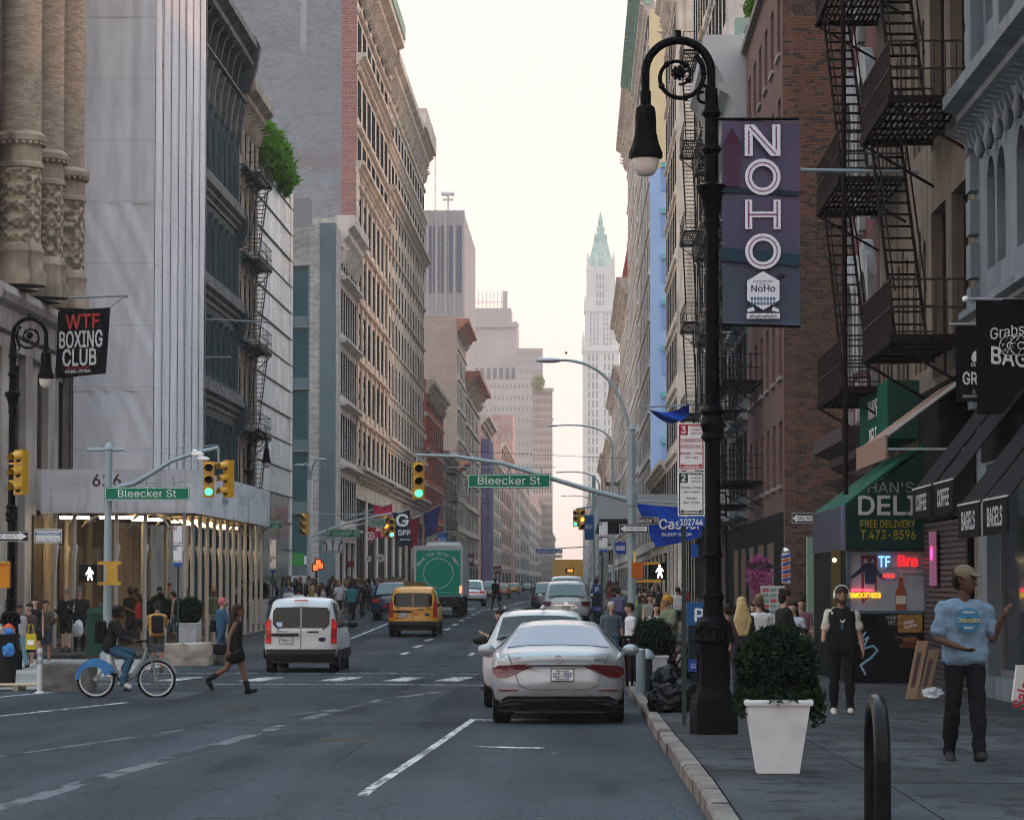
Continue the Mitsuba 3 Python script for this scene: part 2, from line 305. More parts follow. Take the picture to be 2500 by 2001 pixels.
def seam(pts, w):
    P = np.array(pts, float); n = 26; u = np.linspace(0, 1, n); P = np.stack([np.interp(u, np.linspace(0, 1, len(P)), P[:, k]) for k in (0, 1)], 1); P[:, 0] += .09 * (meshkit.fbm(np.stack([P[:, 1] * .9, P[:, 0] * 0 + pts[0][0], P[:, 0] * 0], -1), 3) - .5); d = np.gradient(P, axis=0); d /= np.linalg.norm(d, axis=1, keepdims=True); q = np.stack([-d[:, 1], d[:, 0]], 1) * w / 2
    b = MB(); v = [[*(a + s * c), gz(a[1]) + .0028] for a, c in zip(P, q) for s in (1, -1)]; i = np.arange(n - 1) * 2; b.raw(v, np.stack([i, i + 1, i + 3, i + 2], 1)).put('seam', tar, sk_)
for p_, w in ((((-4.9, 44), (-1.0, 44.6)), .12), (((-9.5, 62), (-.5, 62.8)), .16), (((-8.6, 77), (-1.5, 77.8)), .2)): seam(p_, w)
cut = pmat('road_cut', lambda p, n, uv: mix((.019, .024, .029), (.028, .034, .04), fbm(p.x * 2, p.y, 0, 3)) * (.75 + .5 * noi(p.x * 50, p.y * 30)), .8, spec=.2); ck = pk
for x0, x1, y0, y1 in ((-8.4, -7.3, 56, 60.5), (-1.4, -.2, 58, 61.5), (-7.4, -5.9, 106, 111)):
    yy = np.linspace(y0, y1, 6); b = MB(); v = np.array([[x, y, gz(y) + .0022] for y in yy for x in (x0, x1)]); i = np.arange(5) * 2; b.raw(v, np.stack([i, i + 1, i + 3, i + 2], 1)).put('patch', cut, ck)
# ================================================================ buildings: helpers
def rect(u0, u1, z0, z1): return [(u0, z0), (u1, z0), (u1, z1), (u0, z1)]
def arch(u0, u1, z0, z1, n=8):
    r = (u1 - u0) / 2; c = (u0 + u1) / 2; zc = z1 - r
    return [(u0, z0), (u1, z0)] + [(c + r * math.cos(k * math.pi / n), zc + r * math.sin(k * math.pi / n)) for k in range(n + 1)]
def cornice(parent, F, u0, u1, z, out, h, m, name='cornice', brackets=0, bm=None, steps=3):
    pr = [(-.05, 0)]
    for k in range(steps):
        o = out * ((k + 1) / steps) ** 1.4; pr += [(o, h * (k / steps) ** .9 + .0), (o, h * ((k + .55) / steps) ** .9)]
    pr += [(out, h), (-.05, h)]; pr = [(a, b + z) for a, b in pr]
    c = MB(F).prism(pr, u0, u1, 'yz').put(name, m, parent)
    for k in range(brackets):
        u = u0 + (k + .5) * (u1 - u0) / brackets; w = min(.22, .3 * (u1 - u0) / brackets); o = out * .8
        MB(F).prism([(0, z - h * .5), (o * .35, z - h * .42), (o * .55, z - h * .1), (o, z), (0, z)], u - w / 2, u + w / 2, 'yz').put('bracket', bm or m, c)
    return c
def window(parent, F, u0, u1, z0, z1, fm, gm=GLASS, rec=.3, mull=1, rail=1, fw=.07, far=False, ar=False):
    if far: return MB(F).box(u0 - .02, u1 + .02, -.16, -.05, z0 - .02, z1 + .02).put('window', gm, parent)
    b = MB(F)
    for a, c, d, e in ((u0 - .02, u0 + fw, z0, z1), (u1 - fw, u1 + .02, z0, z1), (u0, u1, z0 - .02, z0 + fw), (u0, u1, z1 - fw, z1 + .02)): b.box(a, c, -rec, -rec + .08, d, e)
    for k in range(mull): u = u0 + (k + 1) * (u1 - u0) / (mull + 1); b.box(u - fw * .35, u + fw * .35, -rec + .001, -rec + .07, z0, z1)
    for k in range(rail): z = z0 + (k + 1) * (z1 - z0) / (rail + 1); b.box(u0, u1, -rec + .002, -rec + .06, z - fw * .4, z + fw * .4)
    w = b.put('window', fm, parent)
    MB(F).box(u0 - .02, u1 + .02, -rec - .05, -rec + .02, z0 - .02, z1 + .02).put('pane', gm, w); return w
def column(parent, F, u, z0, z1, r, m, cap=True, flat=False, name='column', n=10):
    b = MB(F)
    if flat: b.box(u - r, u + r, .002, r * .7, z0, z1); b.box(u - r * 1.25, u + r * 1.25, .001, r, z1 - r * 1.6, z1 - .01); b.box(u - r * 1.2, u + r * 1.2, .001, r * .95, z0 + .01, z0 + r * 1.5)
    else:
        pr = [(r * 1.3, z0), (r * 1.3, z0 + r * .5), (r * 1.05, z0 + r * .9), (r, z0 + r), (r * .88, z1 - r * 2)] + ([(r * 1.0, z1 - r * 1.9), (r * .95, z1 - r * 1.6), (r * 1.45, z1 - r * .5), (r * 1.5, z1)] if cap else [(r * .88, z1)])
        b.lathe(pr, (u, 0.0, 0), n)
    return b.put(name, m, parent, 40)
def facadeF(side, X, Y0, Y1, z=None):
    zb = gz((Y0 + Y1) / 2) + .12 if z is None else z
    return frame((X, Y0, zb), (0, 1, 0), (1, 0, 0)) if side < 0 else frame((X, Y0, zb), (0, 1, 0), (-1, 0, 0))
def bldg(label, side, Y0, Y1, H, nf, nb, wm, tm, X=None, gf=4.6, ww=.6, z_sill=.22, z_head=.86, kind='rect', col=0, cor=(.9, 1.1), rec=.04, nbr=0, band=.18, depth=16, sidem=None, far=False, fm=None, gm=None, cat='building', mull=1, name='building', sills=True, colm=None, skip=0, tall=None, parapet=0, bandm=None, rail=1):
    X = (XL if side < 0 else XR) if X is None else X
    W = Y1 - Y0; F = facadeF(side, X, Y0, Y1); t = thing(name, label, cat)
    fm = fm or mat((.03, .03, .034), .7); gm = gm or FARG; fh = (H - gf) / nf; bw = W / nb; holes = []; wins = []
    for i in range(nf):
        for j in range(nb):
            c = (j + .5) * bw; z0 = gf + i * fh + fh * z_sill; z1 = gf + i * fh + fh * z_head; u0, u1 = c - bw * ww / 2, c + bw * ww / 2
            holes.append(Polygon(arch(u0, u1, z0, z1, 6) if kind == 'arch' else rect(u0, u1, z0, z1))); wins.append((u0, u1, z0, z1, i))
    shops = []
    ns = max(1, nb // 2)
    for j in range(ns):
        u0, u1 = (j + .08) * W / ns, (j + .92) * W / ns; holes.append(Polygon(rect(u0, u1, .45, gf * .84))); shops.append((u0, u1))
    body = MB(F).prism(sbox(0, -.3, W, H).difference(unary_union(holes)), -.45, 0, 'xz')
    body.box(0, W, -depth, -.452, -.3, H - .2)
    wl = body.put('wall', wm, t)
    for u0, u1, z0, z1, i in wins:
        if i >= skip: window(t, F, u0, u1, z0, z1, fm, gm, far=far, mull=mull, rail=rail, rec=rec)
    for u0, u1 in shops: window(t, F, u0, u1, .45, gf * .84, fm, FARG, far=far, mull=2, rail=0, rec=.25)
    if band:
        for i in range(nf):
            z = gf + i * fh; MB(F).prism([(-.02, z - .14), (band * .5, z - .12), (band, z), (band, z + .14), (-.02, z + .2)], -.02, W + .02, 'yz').put('band_course', bandm or tm, t)
    if col:
        for i in range(nf):
            zz0, zz1 = gf + i * fh + .2, gf + (i + 1) * fh - .16
            for j in range(nb + 1):
                u = min(max(j * bw, col), W - col); column(t, F, u, zz0, zz1, col, colm or tm, flat=far, n=8)
    if cor: cornice(t, F, -.05, W + .05, H - cor[1], cor[0] * .62, cor[1], tm, brackets=nbr)
    if sidem: MB(F).box(-.04, 0.0, -depth, -.02, -.3, H + parapet).put('party_wall', sidem, t)
    return t, F, W
def fire_escape(label, side, X, Y0, Y1, zs, d=1.1, m=None, x_stair=None, ladder=True, group='iron fire escapes', fine=True):
    # platforms along the facade; Y0 < Y1; stairs run along the street between platforms
    m = m or IRON; s = 1 if side < 0 else -1; t = thing('fire_escape', label, 'fire escape', group); xo = X + s * d
    ms = mat((.03, .022, .02), .5)
    for k, z in enumerate(zs):
        b = MB(); n = int((Y1 - Y0) / .13) if fine else 10
        for i in range(int(d / .11) + 1):   # floor slats run along the street
            x = X + s * i * .11; b.box(min(x, x + s * .05), max(x, x + s * .05), Y0, Y1, z - .02, z + .012)
        for y in np.linspace(Y0 + .05, Y1 - .05, 7): b.box(min(X, xo), max(X, xo), y - .03, y + .03, z - .07, z - .022)
        b.box(xo - .03, xo + .03, Y0 - .03, Y1 + .03, z - .14, z + .03)
        for y in (Y0, Y1): b.box(min(X, xo), max(X, xo), y - .025, y + .025, z - .12, z + .02)
        p = b.put('platform', m, t)
        for y in (Y0 + .1, Y1 - .1): MB().bar((X, y, z - .95), (xo, y, z - .12), .05).put('brace', m, t)
        b = MB()
        for h in (.5, 1.0): b.bar((xo, Y0, z + h), (xo, Y1, z + h), .035); [b.bar((X, y, z + h), (xo, y, z + h), .035) for y in (Y0, Y1)]
        for y in np.linspace(Y0, Y1, n): b.box(xo - .009, xo + .009, y - .009, y + .009, z, z + 1.0)
        for y in (Y0, Y1):
            for x in np.linspace(X, xo, 8 if fine else 4): b.box(x - .009, x + .009, y - .009, y + .009, z, z + 1.0)
        b.put('railing', ms, t)
        if k + 1 < len(zs):
            zt = zs[k + 1]; b = MB(); xa, xb = xo - s * .12, xo - s * .68; ya, yb = (Y0 + .5, Y1 - .6)
            for x in (xa, xb): b.bar((x, ya, z), (x, yb, zt), .05, .10)
            ns = int((zt - z) / .24)
            for q in range(1, ns): f = q / ns; y = ya + (yb - ya) * f; zz = z + (zt - z) * f; b.box(min(xa, xb), max(xa, xb), y - .09, y + .09, zz - .012, zz + .012)
            for x in (xa, xb): b.bar((x, ya, z + .85), (x, yb, zt + .85), .03)
            b.put('stair', m, t)
    return t
# ================================================================ left side, near to far
tan_brick = brickmat('tan_brick', (.235, .185, .135), (.36, .30, .235), (.20, .165, .13), .30, .085)
tan_stone = stone('tan_stone', (.36, .295, .225), (.20, .16, .12), 1.3, courses=0, streak=.55)
grey_stone = stone('grey_stone', (.33, .30, .275), (.22, .195, .175), .7, streak=.3)
carved = pmat('carved_terracotta', lambda p, n, uv: mix((.40, .325, .235), (.10, .075, .055), sst(.30, .62, dr.maximum(dr.abs(dr.sin((p.y * 1.3 + p.z) * 6.5)), dr.abs(dr.sin((p.y * 1.3 - p.z) * 6.5))) * .35 + .65 * fbm(p.y * 9, p.x * 9, p.z * 9, 3) - .12)), .8,
    bump=lambda p, n, uv: dr.maximum(dr.abs(dr.sin((p.y * 1.3 + p.z) * 6.5)), dr.abs(dr.sin((p.y * 1.3 - p.z) * 6.5))), bs=.05)
# --- columned corner building
t = thing('corner_building', 'tan brick building with tall round columns at the left edge behind the street lamp', 'building'); Y0, Y1 = 87.0, 110.0; W = Y1 - Y0
F = facadeF(-1, XL, Y0, Y1)
holes = []; H = 40
bays = [1.0 + k * 4.0 for k in range(6)]
for u in bays:
    for z0, z1 in ((5.6, 8.6), (1.0, 4.3)): holes.append(Polygon(rect(u + .5, u + 2.7, z0, z1)))
    holes.append(Polygon(rect(u + .8, u + 2.0, 16.5, 33)))
MB(F).prism(sbox(0, -.3, W, H).difference(unary_union(holes)), -.6, 0, 'xz').box(0, W, -15, -.62, -.3, H).put('wall', grey_stone, t)
for u in bays:
    for z0, z1 in ((5.6, 8.6), (1.0, 4.3)): window(t, F, u + .5, u + 2.7, z0, z1, mat((.05, .035, .03), .6), mull=2, rail=1, rec=.45)
    window(t, F, u + .8, u + 2.0, 16.5, 33, mat((.06, .05, .04), .6), mull=0, rail=5, rec=.5)
MB(F).prism([(0, 9.3), (.35, 9.4), (.42, 10.0), (.62, 10.15), (.70, 10.35), (.62, 10.6), (.4, 10.7), (0, 10.75)], 0, W, 'yz').put('cornice_roll', stone('roll_stone', (.27, .245, .23), (.20, .18, .165), 2.), t, 30)
MB(F).box(0, W, .0, .24, 8.9, 9.3).put('band_course', grey_stone, t)
def bigcol(u, r, zc, o, cap_top):
    b = MB(F); b.lathe([(r * 1.28, 10.75), (r * 1.28, 11.1), (r * 1.12, 11.25), (r * 1.12, 11.6), (r * 1.18, 11.75), (r * 1.0, 12.0)], (u, o, 0), 20); c = b.put('column_base', tan_stone, t, 35)
    MB(F).lathe([(r * 1.0, 12.0), (r * 1.0, zc - .9)], (u, o, 0), 24).put('carved_drum', carved, t, True)
    MB(F).lathe([(r * 1.0, zc - .9), (r * 1.1, zc - .86), (r * 1.1, zc - .74), (r * 1.02, zc - .7), (r * 1.02, zc - .2), (r * 1.22, zc - .08), (r * 1.22, zc + .08), (r * 1.05, zc + .18), (r * .98, zc + .2)], (u, o, 0), 24).put('carved_collar', tan_stone, t, 35)
    b = MB(F)
    for k in range(22): a = k * 2 * math.pi / 22; b.sph((u + r * 1.12 * math.cos(a), o + r * 1.12 * math.sin(a), zc - .16), .07, 1)
    b.put('beading', tan_stone, t, True)
    MB(F).lathe([(r * .97, zc + .2), (r * .9, H)], (u, o, 0), 24).put('column_shaft', tan_brick, t, True)
for u in [3.2 + k * 4.0 for k in range(5)]:
    bigcol(u, .62, 15.1, .55, H); bigcol(u + 1.45, .55, 15.05, .15, H)
    MB(F).box(u + 2.15, u + 2.5, 0, .25, 10.75, H).put('pilaster', tan_brick, t)
for u in [2.9 + k * 4.0 for k in range(5)]:
    MB(F).box(u - .62, u + .52, .0, .22, .2, 8.9).put('pier', grey_stone, t)
for u in (6.7, 10.7): MB(F).box(u, u + .5, .3, .62, 18.0, 19.3).put('air_conditioner', OFFW, t)
# --- building behind the scaffold netting
tb = thing('netted_building', 'building wrapped in pale scaffold netting beside the tan columned building', 'building')
MB().box(-30, XL + .3, 110.1, 131.5, -.3, 33).put('wall', grey_stone, tb)
def netfn(c1, c2):
    def fn(p, n, uv):
        a = fbm(p.x * .9 + p.y * .5, p.z * .16, p.y * .3, 4); w = fbm((p.x + p.y) * 4.5, p.z * .9, 1, 3)
        g = dr.select((F3(p.z / 2.05) - dr.floor(p.z / 2.05)) < .02, .82, 1.0)
        return mix(c1, c2, sst(.3, .72, a)) * (.88 + .22 * w) * g
    return fn
pmat('net_front', netfn((.68, .69, .73), (.54, .555, .60)), .85); pmat('net_side', netfn((.62, .605, .625), (.50, .50, .525)), .85)
tn = thing('scaffold', 'scaffold tower shrouded in pale translucent debris netting', 'scaffold')
def sheet(f, nu, nv, name, m, parent):
    u, v = np.meshgrid(np.linspace(0, 1, nu), np.linspace(0, 1, nv), indexing='ij'); P = f(u, v); i, j = np.meshgrid(np.arange(nu - 1), np.arange(nv - 1), indexing='ij')
    q = np.stack([i*nv+j, (i+1)*nv+j, (i+1)*nv+j+1, i*nv+j+1], -1).reshape(-1, 4); return put(name, (P.reshape(-1, 3), np.vstack([q[:, [0,1,2]], q[:, [0,2,3]]])), m, parent, True)
NX0, NX1, NY0, NY1 = -16.6, -14.0, 101.0, 115.0
def wr(a, b, s): return meshkit.fbm(np.stack([a * s, b * s * .28, a * 0 + s], -1), 4, 3) - .5
for k in range(10):
    z0, z1 = 5.0 + k * 3.1, 5.0 + (k + 1) * 3.1 + .12
    sheet(lambda u, v: np.stack([NX0 + u * (NX1 - NX0), NY0 - .05 * np.abs(wr(u * 3 + k * 3, v * 2, 1.6)) - .04 * np.sin(v * math.pi) * (np.sin(u * math.pi)) - .10 * wr(u * 7 + v * 4 * (k < 3), v * 2 + k, 1.) - .02 * (k % 2), z0 + v * (z1 - z0)], -1), 30, 22, 'net_panel', 'net_front', tn)
    for j in range(7):
        ya, yb = NY0 + j * 2.0, NY0 + (j + 1) * 2.0
        sheet(lambda u, v: np.stack([NX1 + .06 * wr(u * 2 + j, v + k, 2.) + .05 * np.sin(u * math.pi), ya + u * (yb - ya), z0 + v * (z1 - z0)], -1), 7, 8, 'net_panel', 'net_side', tn)
b = MB()
for y in np.linspace(NY0, NY1, 8):
    for x in (NX0, NX1): b.cyl((x - .08, y + .1, 4.5), (x - .08, y + .1, 36), .03, n=6)
for z in np.arange(5, 36, 2.05):
    b.bar((NX1 - .08, NY0 + .1, z), (NX1 - .08, NY1, z), .05); b.bar((NX0, NY0 + .12, z), (NX1, NY0 + .12, z), .05)
b.put('pole_frame', mat((.30, .31, .33), .5, .3), tn)
b = MB()
for j in range(8): b.cyl((NX1 + .05, NY0 + j * 2.0, 5), (NX1 + .05, NY0 + j * 2.0, 36), .018, n=5)
b.put('lacing_cord', mat((.2, .2, .22)), tn)
# --- sidewalk shed
shp = mat((.50, .52, .56), .6)
ts = thing('sidewalk_shed', 'pale panelled sidewalk shed on posts with lights under its deck', 'sidewalk shed')
SX0, SX1, SY0, SY1, SZ0, SZ1 = -16.6, -11.9, 95.0, 118.6, 4.0, 5.3
zb = gz(100)
MB().box(SX0, SX1, SY0, SY1, SZ0, SZ0 + .12).put('deck', mat((.10, .08, .06), .8), ts)
shpan = pmat('shed_panel_paint', lambda p, n, uv: mix((.56, .575, .61), (.43, .445, .48), sst(.35, .75, fbm(p.x * .8 + p.y * .4, p.y * .3, p.z * 1.6, 4))) * (1 - .25 * sst(.55, .8, fbm((p.x + p.y) * 6, 2, p.z * .5, 3))), .55)
npn = 4
for k in range(npn):
    xa = SX0 + k * (SX1 - SX0) / npn; MB().box(xa + .004, xa + (SX1 - SX0) / npn - .004, SY0 - .05, SY0, SZ0 - .05, SZ1 + .0).put('panel', shpan, ts)
for k in range(10):
    ya = SY0 + k * (SY1 - SY0) / 10; MB().box(SX1, SX1 + .05, ya + .004 - .05 * (k == 0), ya + (SY1 - SY0) / 10 - .004, SZ0 - .05, SZ1 + .0).put('panel', shpan, ts)
put_text('626', (-14.55, SY0 - .053, 4.78), .36, mat((.09, .03, .035)), ts, bold=True)
put_text('LUXURY', (SX1 + .053, 99.6, 4.55), .30, mat((.12, .15, .2)), ts, u=(0, 1, 0), w=1.3); put_text('62', (SX1 + .053, 103.5, 4.8), .3, mat((.1, .12, .16)), ts, u=(0, 1, 0))
put_text('BROADWAY', (SX1 + .053, 103.5, 4.42), .2, mat((.1, .12, .16)), ts, u=(0, 1, 0), w=1.7); put_text('Unrestricted', (SX1 + .053, 109.5, 4.55), .42, mat((.3, .33, .38)), ts, u=(0, 1, 0), w=3.6)
pw = mat((.33, .325, .31), .6)
def post(x, y, parent):
    z = gz(y) + .12; p = MB().cyl((x, y, z), (x, y, SZ0 - .06), .065, n=8).put('post', pw, parent, 40)
    return p
arcs = [(a * math.pi / 2 / 6) for a in range(7)]
def brace(x, y, dx, dy, parent):   # curved bracket from post up to the deck
    L = math.hypot(dx, dy); pr = [(0, -1.75)] + [(.05 + (L - .05) * (1 - math.cos(a)), -1.7 + 1.65 * math.sin(a)) for a in arcs] + [(L - .25, -.05)] + [(.3 + (L - .55) * (1 - math.cos(a)), -1.2 + 1.15 * math.sin(a)) for a in arcs[::-1]][1:] + [(0, -.9)]
    F = frame((x, y, SZ0 - .03), (dx / L, dy / L, 0), (-dy / L, dx / L, 0)); MB(F).prism(pr, -.02, .02, 'xz').put('bracket', mat((.5, .49, .46), .6), parent)
for y in np.linspace(SY0 + .15, SY1 - .2, 13):
    p = post(SX1 - .25, y, ts)
    for d_ in (-.8, .8): brace(SX1 - .25, y, 0, d_, ts)
    brace(SX1 - .25, y, -1.2, 0, ts)
for y in np.linspace(SY0 + .4, SY1 - .2, 5): post(SX1 - 2.4, y, ts); brace(SX1 - 2.4, y, .9, 0, ts); brace(SX1 - 2.4, y, 0, .8, ts)
for x in (-16.2, -15.6, -14.3, -13.4): post(x, SY0 + .3, ts); brace(x, SY0 + .3, .95, 0, ts)
for y in np.linspace(98, 117, 3): post(-16.3, y, ts); brace(-16.3, y, 1.2, 0, ts)
# the shop front behind the posts, warm light under the deck
tf = thing('street_shop', 'dark shop front with warm lit windows behind the shed posts', 'shop')
MB().box(-17.2, -16.9, 95.5, 120, 0, 3.9).put('wall', mat((.06, .05, .045), .6), tf)
for k in range(7): MB().box(-16.9, -16.86, 97 + k * 3.2, 97 + k * 3.2 + 2.3, .5, 3.0).put('window', mat((.10, .07, .04), .15, spec=.8), tf)
for k, (x, y, w) in enumerate(((-15.75, 96.2, .45), (-14.2, 96.2, .75), (-14.0, 100, .5), (-13.1, 103, .5), (-13.2, 107, .5), (-13.2, 111, .5), (-13.2, 115.5, .5))):
    q = MB().box(x - w, x + w, y - .07, y + .07, SZ0 - .2, SZ0 - .12).put('lamp', mat(.8), ts); scene[q]['emitter'] = glow((1, .68, .30), 5)
# --- dark iron-front building
iron_t = stone('teal_iron', (.020, .036, .044), (.040, .056, .064), 1.2, .5, streak=.25); iron_l = stone('teal_iron_worn', (.115, .12, .127), (.055, .062, .07), 2.0, .5)
iron_c = stone('teal_columns', (.026, .058, .072), (.018, .040, .050), 1.2, .5, streak=.2)
t = thing('iron_front_building', 'dark teal cast iron building with heavy projecting cornices beside the netting', 'building'); Y0, Y1 = 131.7, 153.0; F = facadeF(-1, XL, Y0, Y1); W = Y1 - Y0; H = 28.6
floors = [0, 5.2, 9.9, 14.6, 19.3, 24.0]; holes = []; wn = []
for i in range(5):
    z0 = [1.0, 6.4, 11.1, 15.8, 20.5][i]; z1 = [4.3, 9.0, 13.7, 18.4, 23.2][i]
    for j in range(9): u0 = .5 + j * 2.28; wn.append((u0, u0 + 1.75, z0, z1)); holes.append(Polygon(arch(u0, u0 + 1.75, z0, z1, 6)))
MB(F).prism(sbox(0, -.3, W, H).difference(unary_union(holes)), -.5, 0, 'xz').box(0, W, -14, -.52, -.3, H - .3).put('wall', iron_t, t)
for w in wn: window(t, F, *w, mat((.03, .045, .05), .5), mat((.008, .016, .02), .3, spec=.2), mull=1, rail=1, rec=.07)
for i in range(5):
    z0 = floors[i] + (1.0 if i else .4)
    for j in range(10): column(t, F, .37 + j * 2.28 - .02 * (j == 9), z0, floors[i + 1] - .7 if i < 4 else 23.6, .17, iron_c, n=10)
    if i < 4:
        z = floors[i + 1]; c = cornice(t, F, -.1, W + .5, z - .25, .5, .8, iron_l, brackets=0)
        MB(F).box(0, W, .03, .40, z + .57, z + .9).put('sill_band', iron_l, t)
        MB(F).prism([(0, z - 1.1), (.3, z - 1.0), (.55, z - .3), (.62, z + .3), (.5, z + .7), (0, z + .75)], W - .35, W + .15, 'yz').put('end_console', iron_t, t)
for j in range(10):
    u = .37 + j * 2.28; MB(F).prism([(0, 23.2), (.25, 23.5), (.3, 24.4), (.5, 25.3), (0, 25.4)], u - .16, u + .16, 'yz').put('console', iron_l, t)
    MB(F).prism([(0, 25.5), (.2, 25.7), (.45, 27.0), (.8, 27.5), (0, 27.5)], u - .13, u + .13, 'yz').put('bracket', iron_t, t)
cornice(t, F, -.1, W + .2, 25.35, .5, .3, iron_l); cornice(t, F, -.1, W + .45, 27.5, 1.0, 1.1, iron_l, brackets=0)
b = MB(F)
for j in range(60): b.box(j * W / 60, j * W / 60 + .18, .5, .85, 27.35, 27.55)
b.put('dentils', iron_l, t)
MB(F).prism([(0, 26), (.6, 26.1), (1.0, 27.4), (1.15, 28.4), (.9, 28.9), (0, 28.9)], W - .35, W + .3, 'yz').put('end_console', iron_t, t)
# --- beige arcaded building with fire escape
bei = stone('beige_stone', (.40, .34, .28), (.26, .215, .175), 1.1, streak=.4)
t, F, W = bldg('beige building with arched windows, bracketed cornice and balcony fire escape', -1, 153.05, 162, 26.6, 5, 4, bei, bei, gf=4.6, ww=.62, kind='arch', col=.13, rec=.07, cor=(1.5, 1.5), nbr=8, z_sill=.2, z_head=.84)
for i in range(1, 5): cornice(t, F, 0, W, 4.6 + i * 4.4 - .2, .45, .45, mat((.055, .10, .11), .5), name='teal_hood')
MB(F).box(2, 6, -4, -.8, 26.4, 29.6).put('roof_house', mat((.19, .17, .16)), t)
fire_escape('black iron fire escape down the beige arched building', -1, XL + .15, 154.5, 160.5, [4.9, 9.3, 13.7, 18.1, 22.5], .85, mat((.03, .035, .038)), fine=False)
# --- glass building
def _glz(p, n, uv):
    c = dr.floor(p.y / 1.5); r = dr.floor(p.z / 1.28); q = mikit.cell_rand(c, r, 5)
    f = fbm(p.y * .5 + q, p.z * .23, 2, 4)
    return mix((.42, .46, .46), (.62, .66, .66), sst(.35, .7, f)) * (.9 + .15 * q)
pmat('frosted_glass', _glz, .22, spec=.9)
t = thing('glass_building', 'pale frosted glass building with rows of horizontal fins and a roof garden', 'building'); Y0, Y1 = 162.1, 183.0; F = facadeF(-1, XL, Y0, Y1); W = Y1 - Y0
MB(F).box(0, W, -22, -.1, -.3, 25.3).put('wall', mat((.12, .13, .13)), t)
for i in range(16):
    z0 = .2 + i * 1.56 if i else .2; z1 = .2 + (i + 1) * 1.56
    for j in range(14): MB(F).box(j * W / 14 + .05, (j + 1) * W / 14 - .05, -.1, -.02 + .015 * ((i * 7 + j * 3) % 3), z0 + .02, z1 - .06).put('pane', 'frosted_glass' if i > 3 else mat((.07, .10, .10), .12, spec=.9), t)
    MB(F).box(0, W, -.1, .06, z1 - .05, z1 + .03).put('fin', mat((.10, .10, .10), .5), t)
MB(F).box(W - 1.6, W + .02, -.2, .04, 1, 25.3).put('end_pier', mat((.58, .60, .60), .3), t)
MB(F).box(0, W, -.06, .0, 25.3, 26.3).put('parapet_glass', mat((.25, .30, .32), .15, spec=.9), t)
# --- grey corner block on the far side of the wide cross street (its north face is what shows)
gbr = brickmat('grey_brick', (.25, .245, .24), (.42, .41, .40), (.22, .215, .21), .55, .13)
t = thing('corner_building', 'grey brick corner building with stacked teal windows and a blue steel strip', 'building'); NF = frame((-30, 216, .12), (1, 0, 0), (0, -1, 0)); W = 13.0
blue = stone('blue_steel', (.105, .155, .18), (.085, .125, .148), .4, .4)
hz = [Polygon(rect(W - 3.15 - .0, W - 1.0 - .0, 3.9 + k * 4.45, 7.6 + k * 4.45)) for k in range(5)]
MB(NF).prism(sbox(0, -.4, W, 26.8), -4, -.5, 'xz').put('wall', gbr, t)
MB(NF).prism(sbox(0, 1.0, W, 26.9).difference(unary_union([Polygon(rect(W - 3.15, W - 1.85, 2.75 + k * 4.37, 6.45 + k * 4.37)) for k in range(6)])), -.5, 0, 'xz').put('brick_face', gbr, t)
for k in range(5): w = window(t, NF, W - 3.15, W - 1.85, 2.75 + k * 4.37, 6.45 + k * 4.37, blue, mat((.03, .085, .10), .08, spec=.9), mull=0, rail=0, rec=.3, fw=.16)
MB(NF).box(W - 1.12, W + .03, .0, .12, .3, 26.95).put('steel_strip', blue, t)
for k in range(5): MB(NF).box(W - 3.15, W - 1.85, -.28, .012, 2.12 + k * 4.37, 2.74 + k * 4.37).put('steel_spandrel', blue, t)
MB(NF).box(0, W - 1.6, .01, .06, 2.9, 3.5).put('sign_band', mat((.6, .62, .62)), t)
MB(NF).box(W - 4.3, W - 1.9, -2.6, -.6, 26.8, 28.8).put('roof_house', mat((.22, .22, .23)), t)
# --- white iron front
whi = stone('white_iron', (.62, .565, .53), (.47, .43, .40), .8, .55, streak=.25)
bldg('white cast iron building with five rows of slim columns and a coved cornice', -1, 220.1, 236, 27.8, 5, 7, whi, whi, gf=5.2, ww=.66, col=.07, cor=(1.6, 2.3), nbr=12, z_sill=.16, z_head=.84, band=.6)
# --- tall ornate stone block with painted party wall
lime = stone('limestone', (.55, .48, .41), (.40, .345, .295), .5, streak=.35); lime2 = stone('limestone_warm', (.57, .50, .425), (.42, .36, .305), .5, streak=.35)
def _pw(p, n, uv):
    row = dr.floor(p.z / .12); q = mikit.cell_rand(row, dr.floor(p.x / .34 + .5 * (row - 2 * dr.floor(row / 2))))
    g = mix((.185, .20, .22), (.245, .26, .28), fbm(p.x * .35, p.z * 1.3, 1, 4)) * (.9 + .2 * q)
    red = sst(.655, .69, .55 * fbm(p.x * .5, p.z * .7, 4, 3) + .45 * noi(p.x * 1.6, p.z * 7, 2) + .05 * q + .05 * sst(38, 34, p.z)) * sst(40, 37, p.z) * .9 + sst(.0, .1, .5 - dr.abs(p.z - 34.2)) * sst(-27.0, -25.5, p.x) * .8
    g = mix(g, (.20, .12, .115), dr.minimum(red, 1) * .4)
    st = sst(.05, .0, dr.abs(p.x + 21.1 + .06 * noi(p.z * .3)) - .2) * sst(42, 44, p.z)
    return mix(g, (.36, .37, .37), .7 * st)
pmat('painted_party_wall', _pw, .8)
redq = brickmat('red_quoin_brick', (.20, .075, .065), (.30, .13, .11), (.42, .36, .34), .34, .13)
t, F, W = bldg('tall ornate limestone block with a grey painted brick party wall', -1, 236.1, 275, 50.2, 9, 7, lime, lime, gf=9.5, ww=.62, cor=(2.4, 2.2), nbr=26, band=.3, depth=30, sidem='painted_party_wall', parapet=1.2, mull=2)
MB(F).box(-.08, -.041, -1.15, .02, 10, 51.4).put('brick_quoin_strip', redq, t)
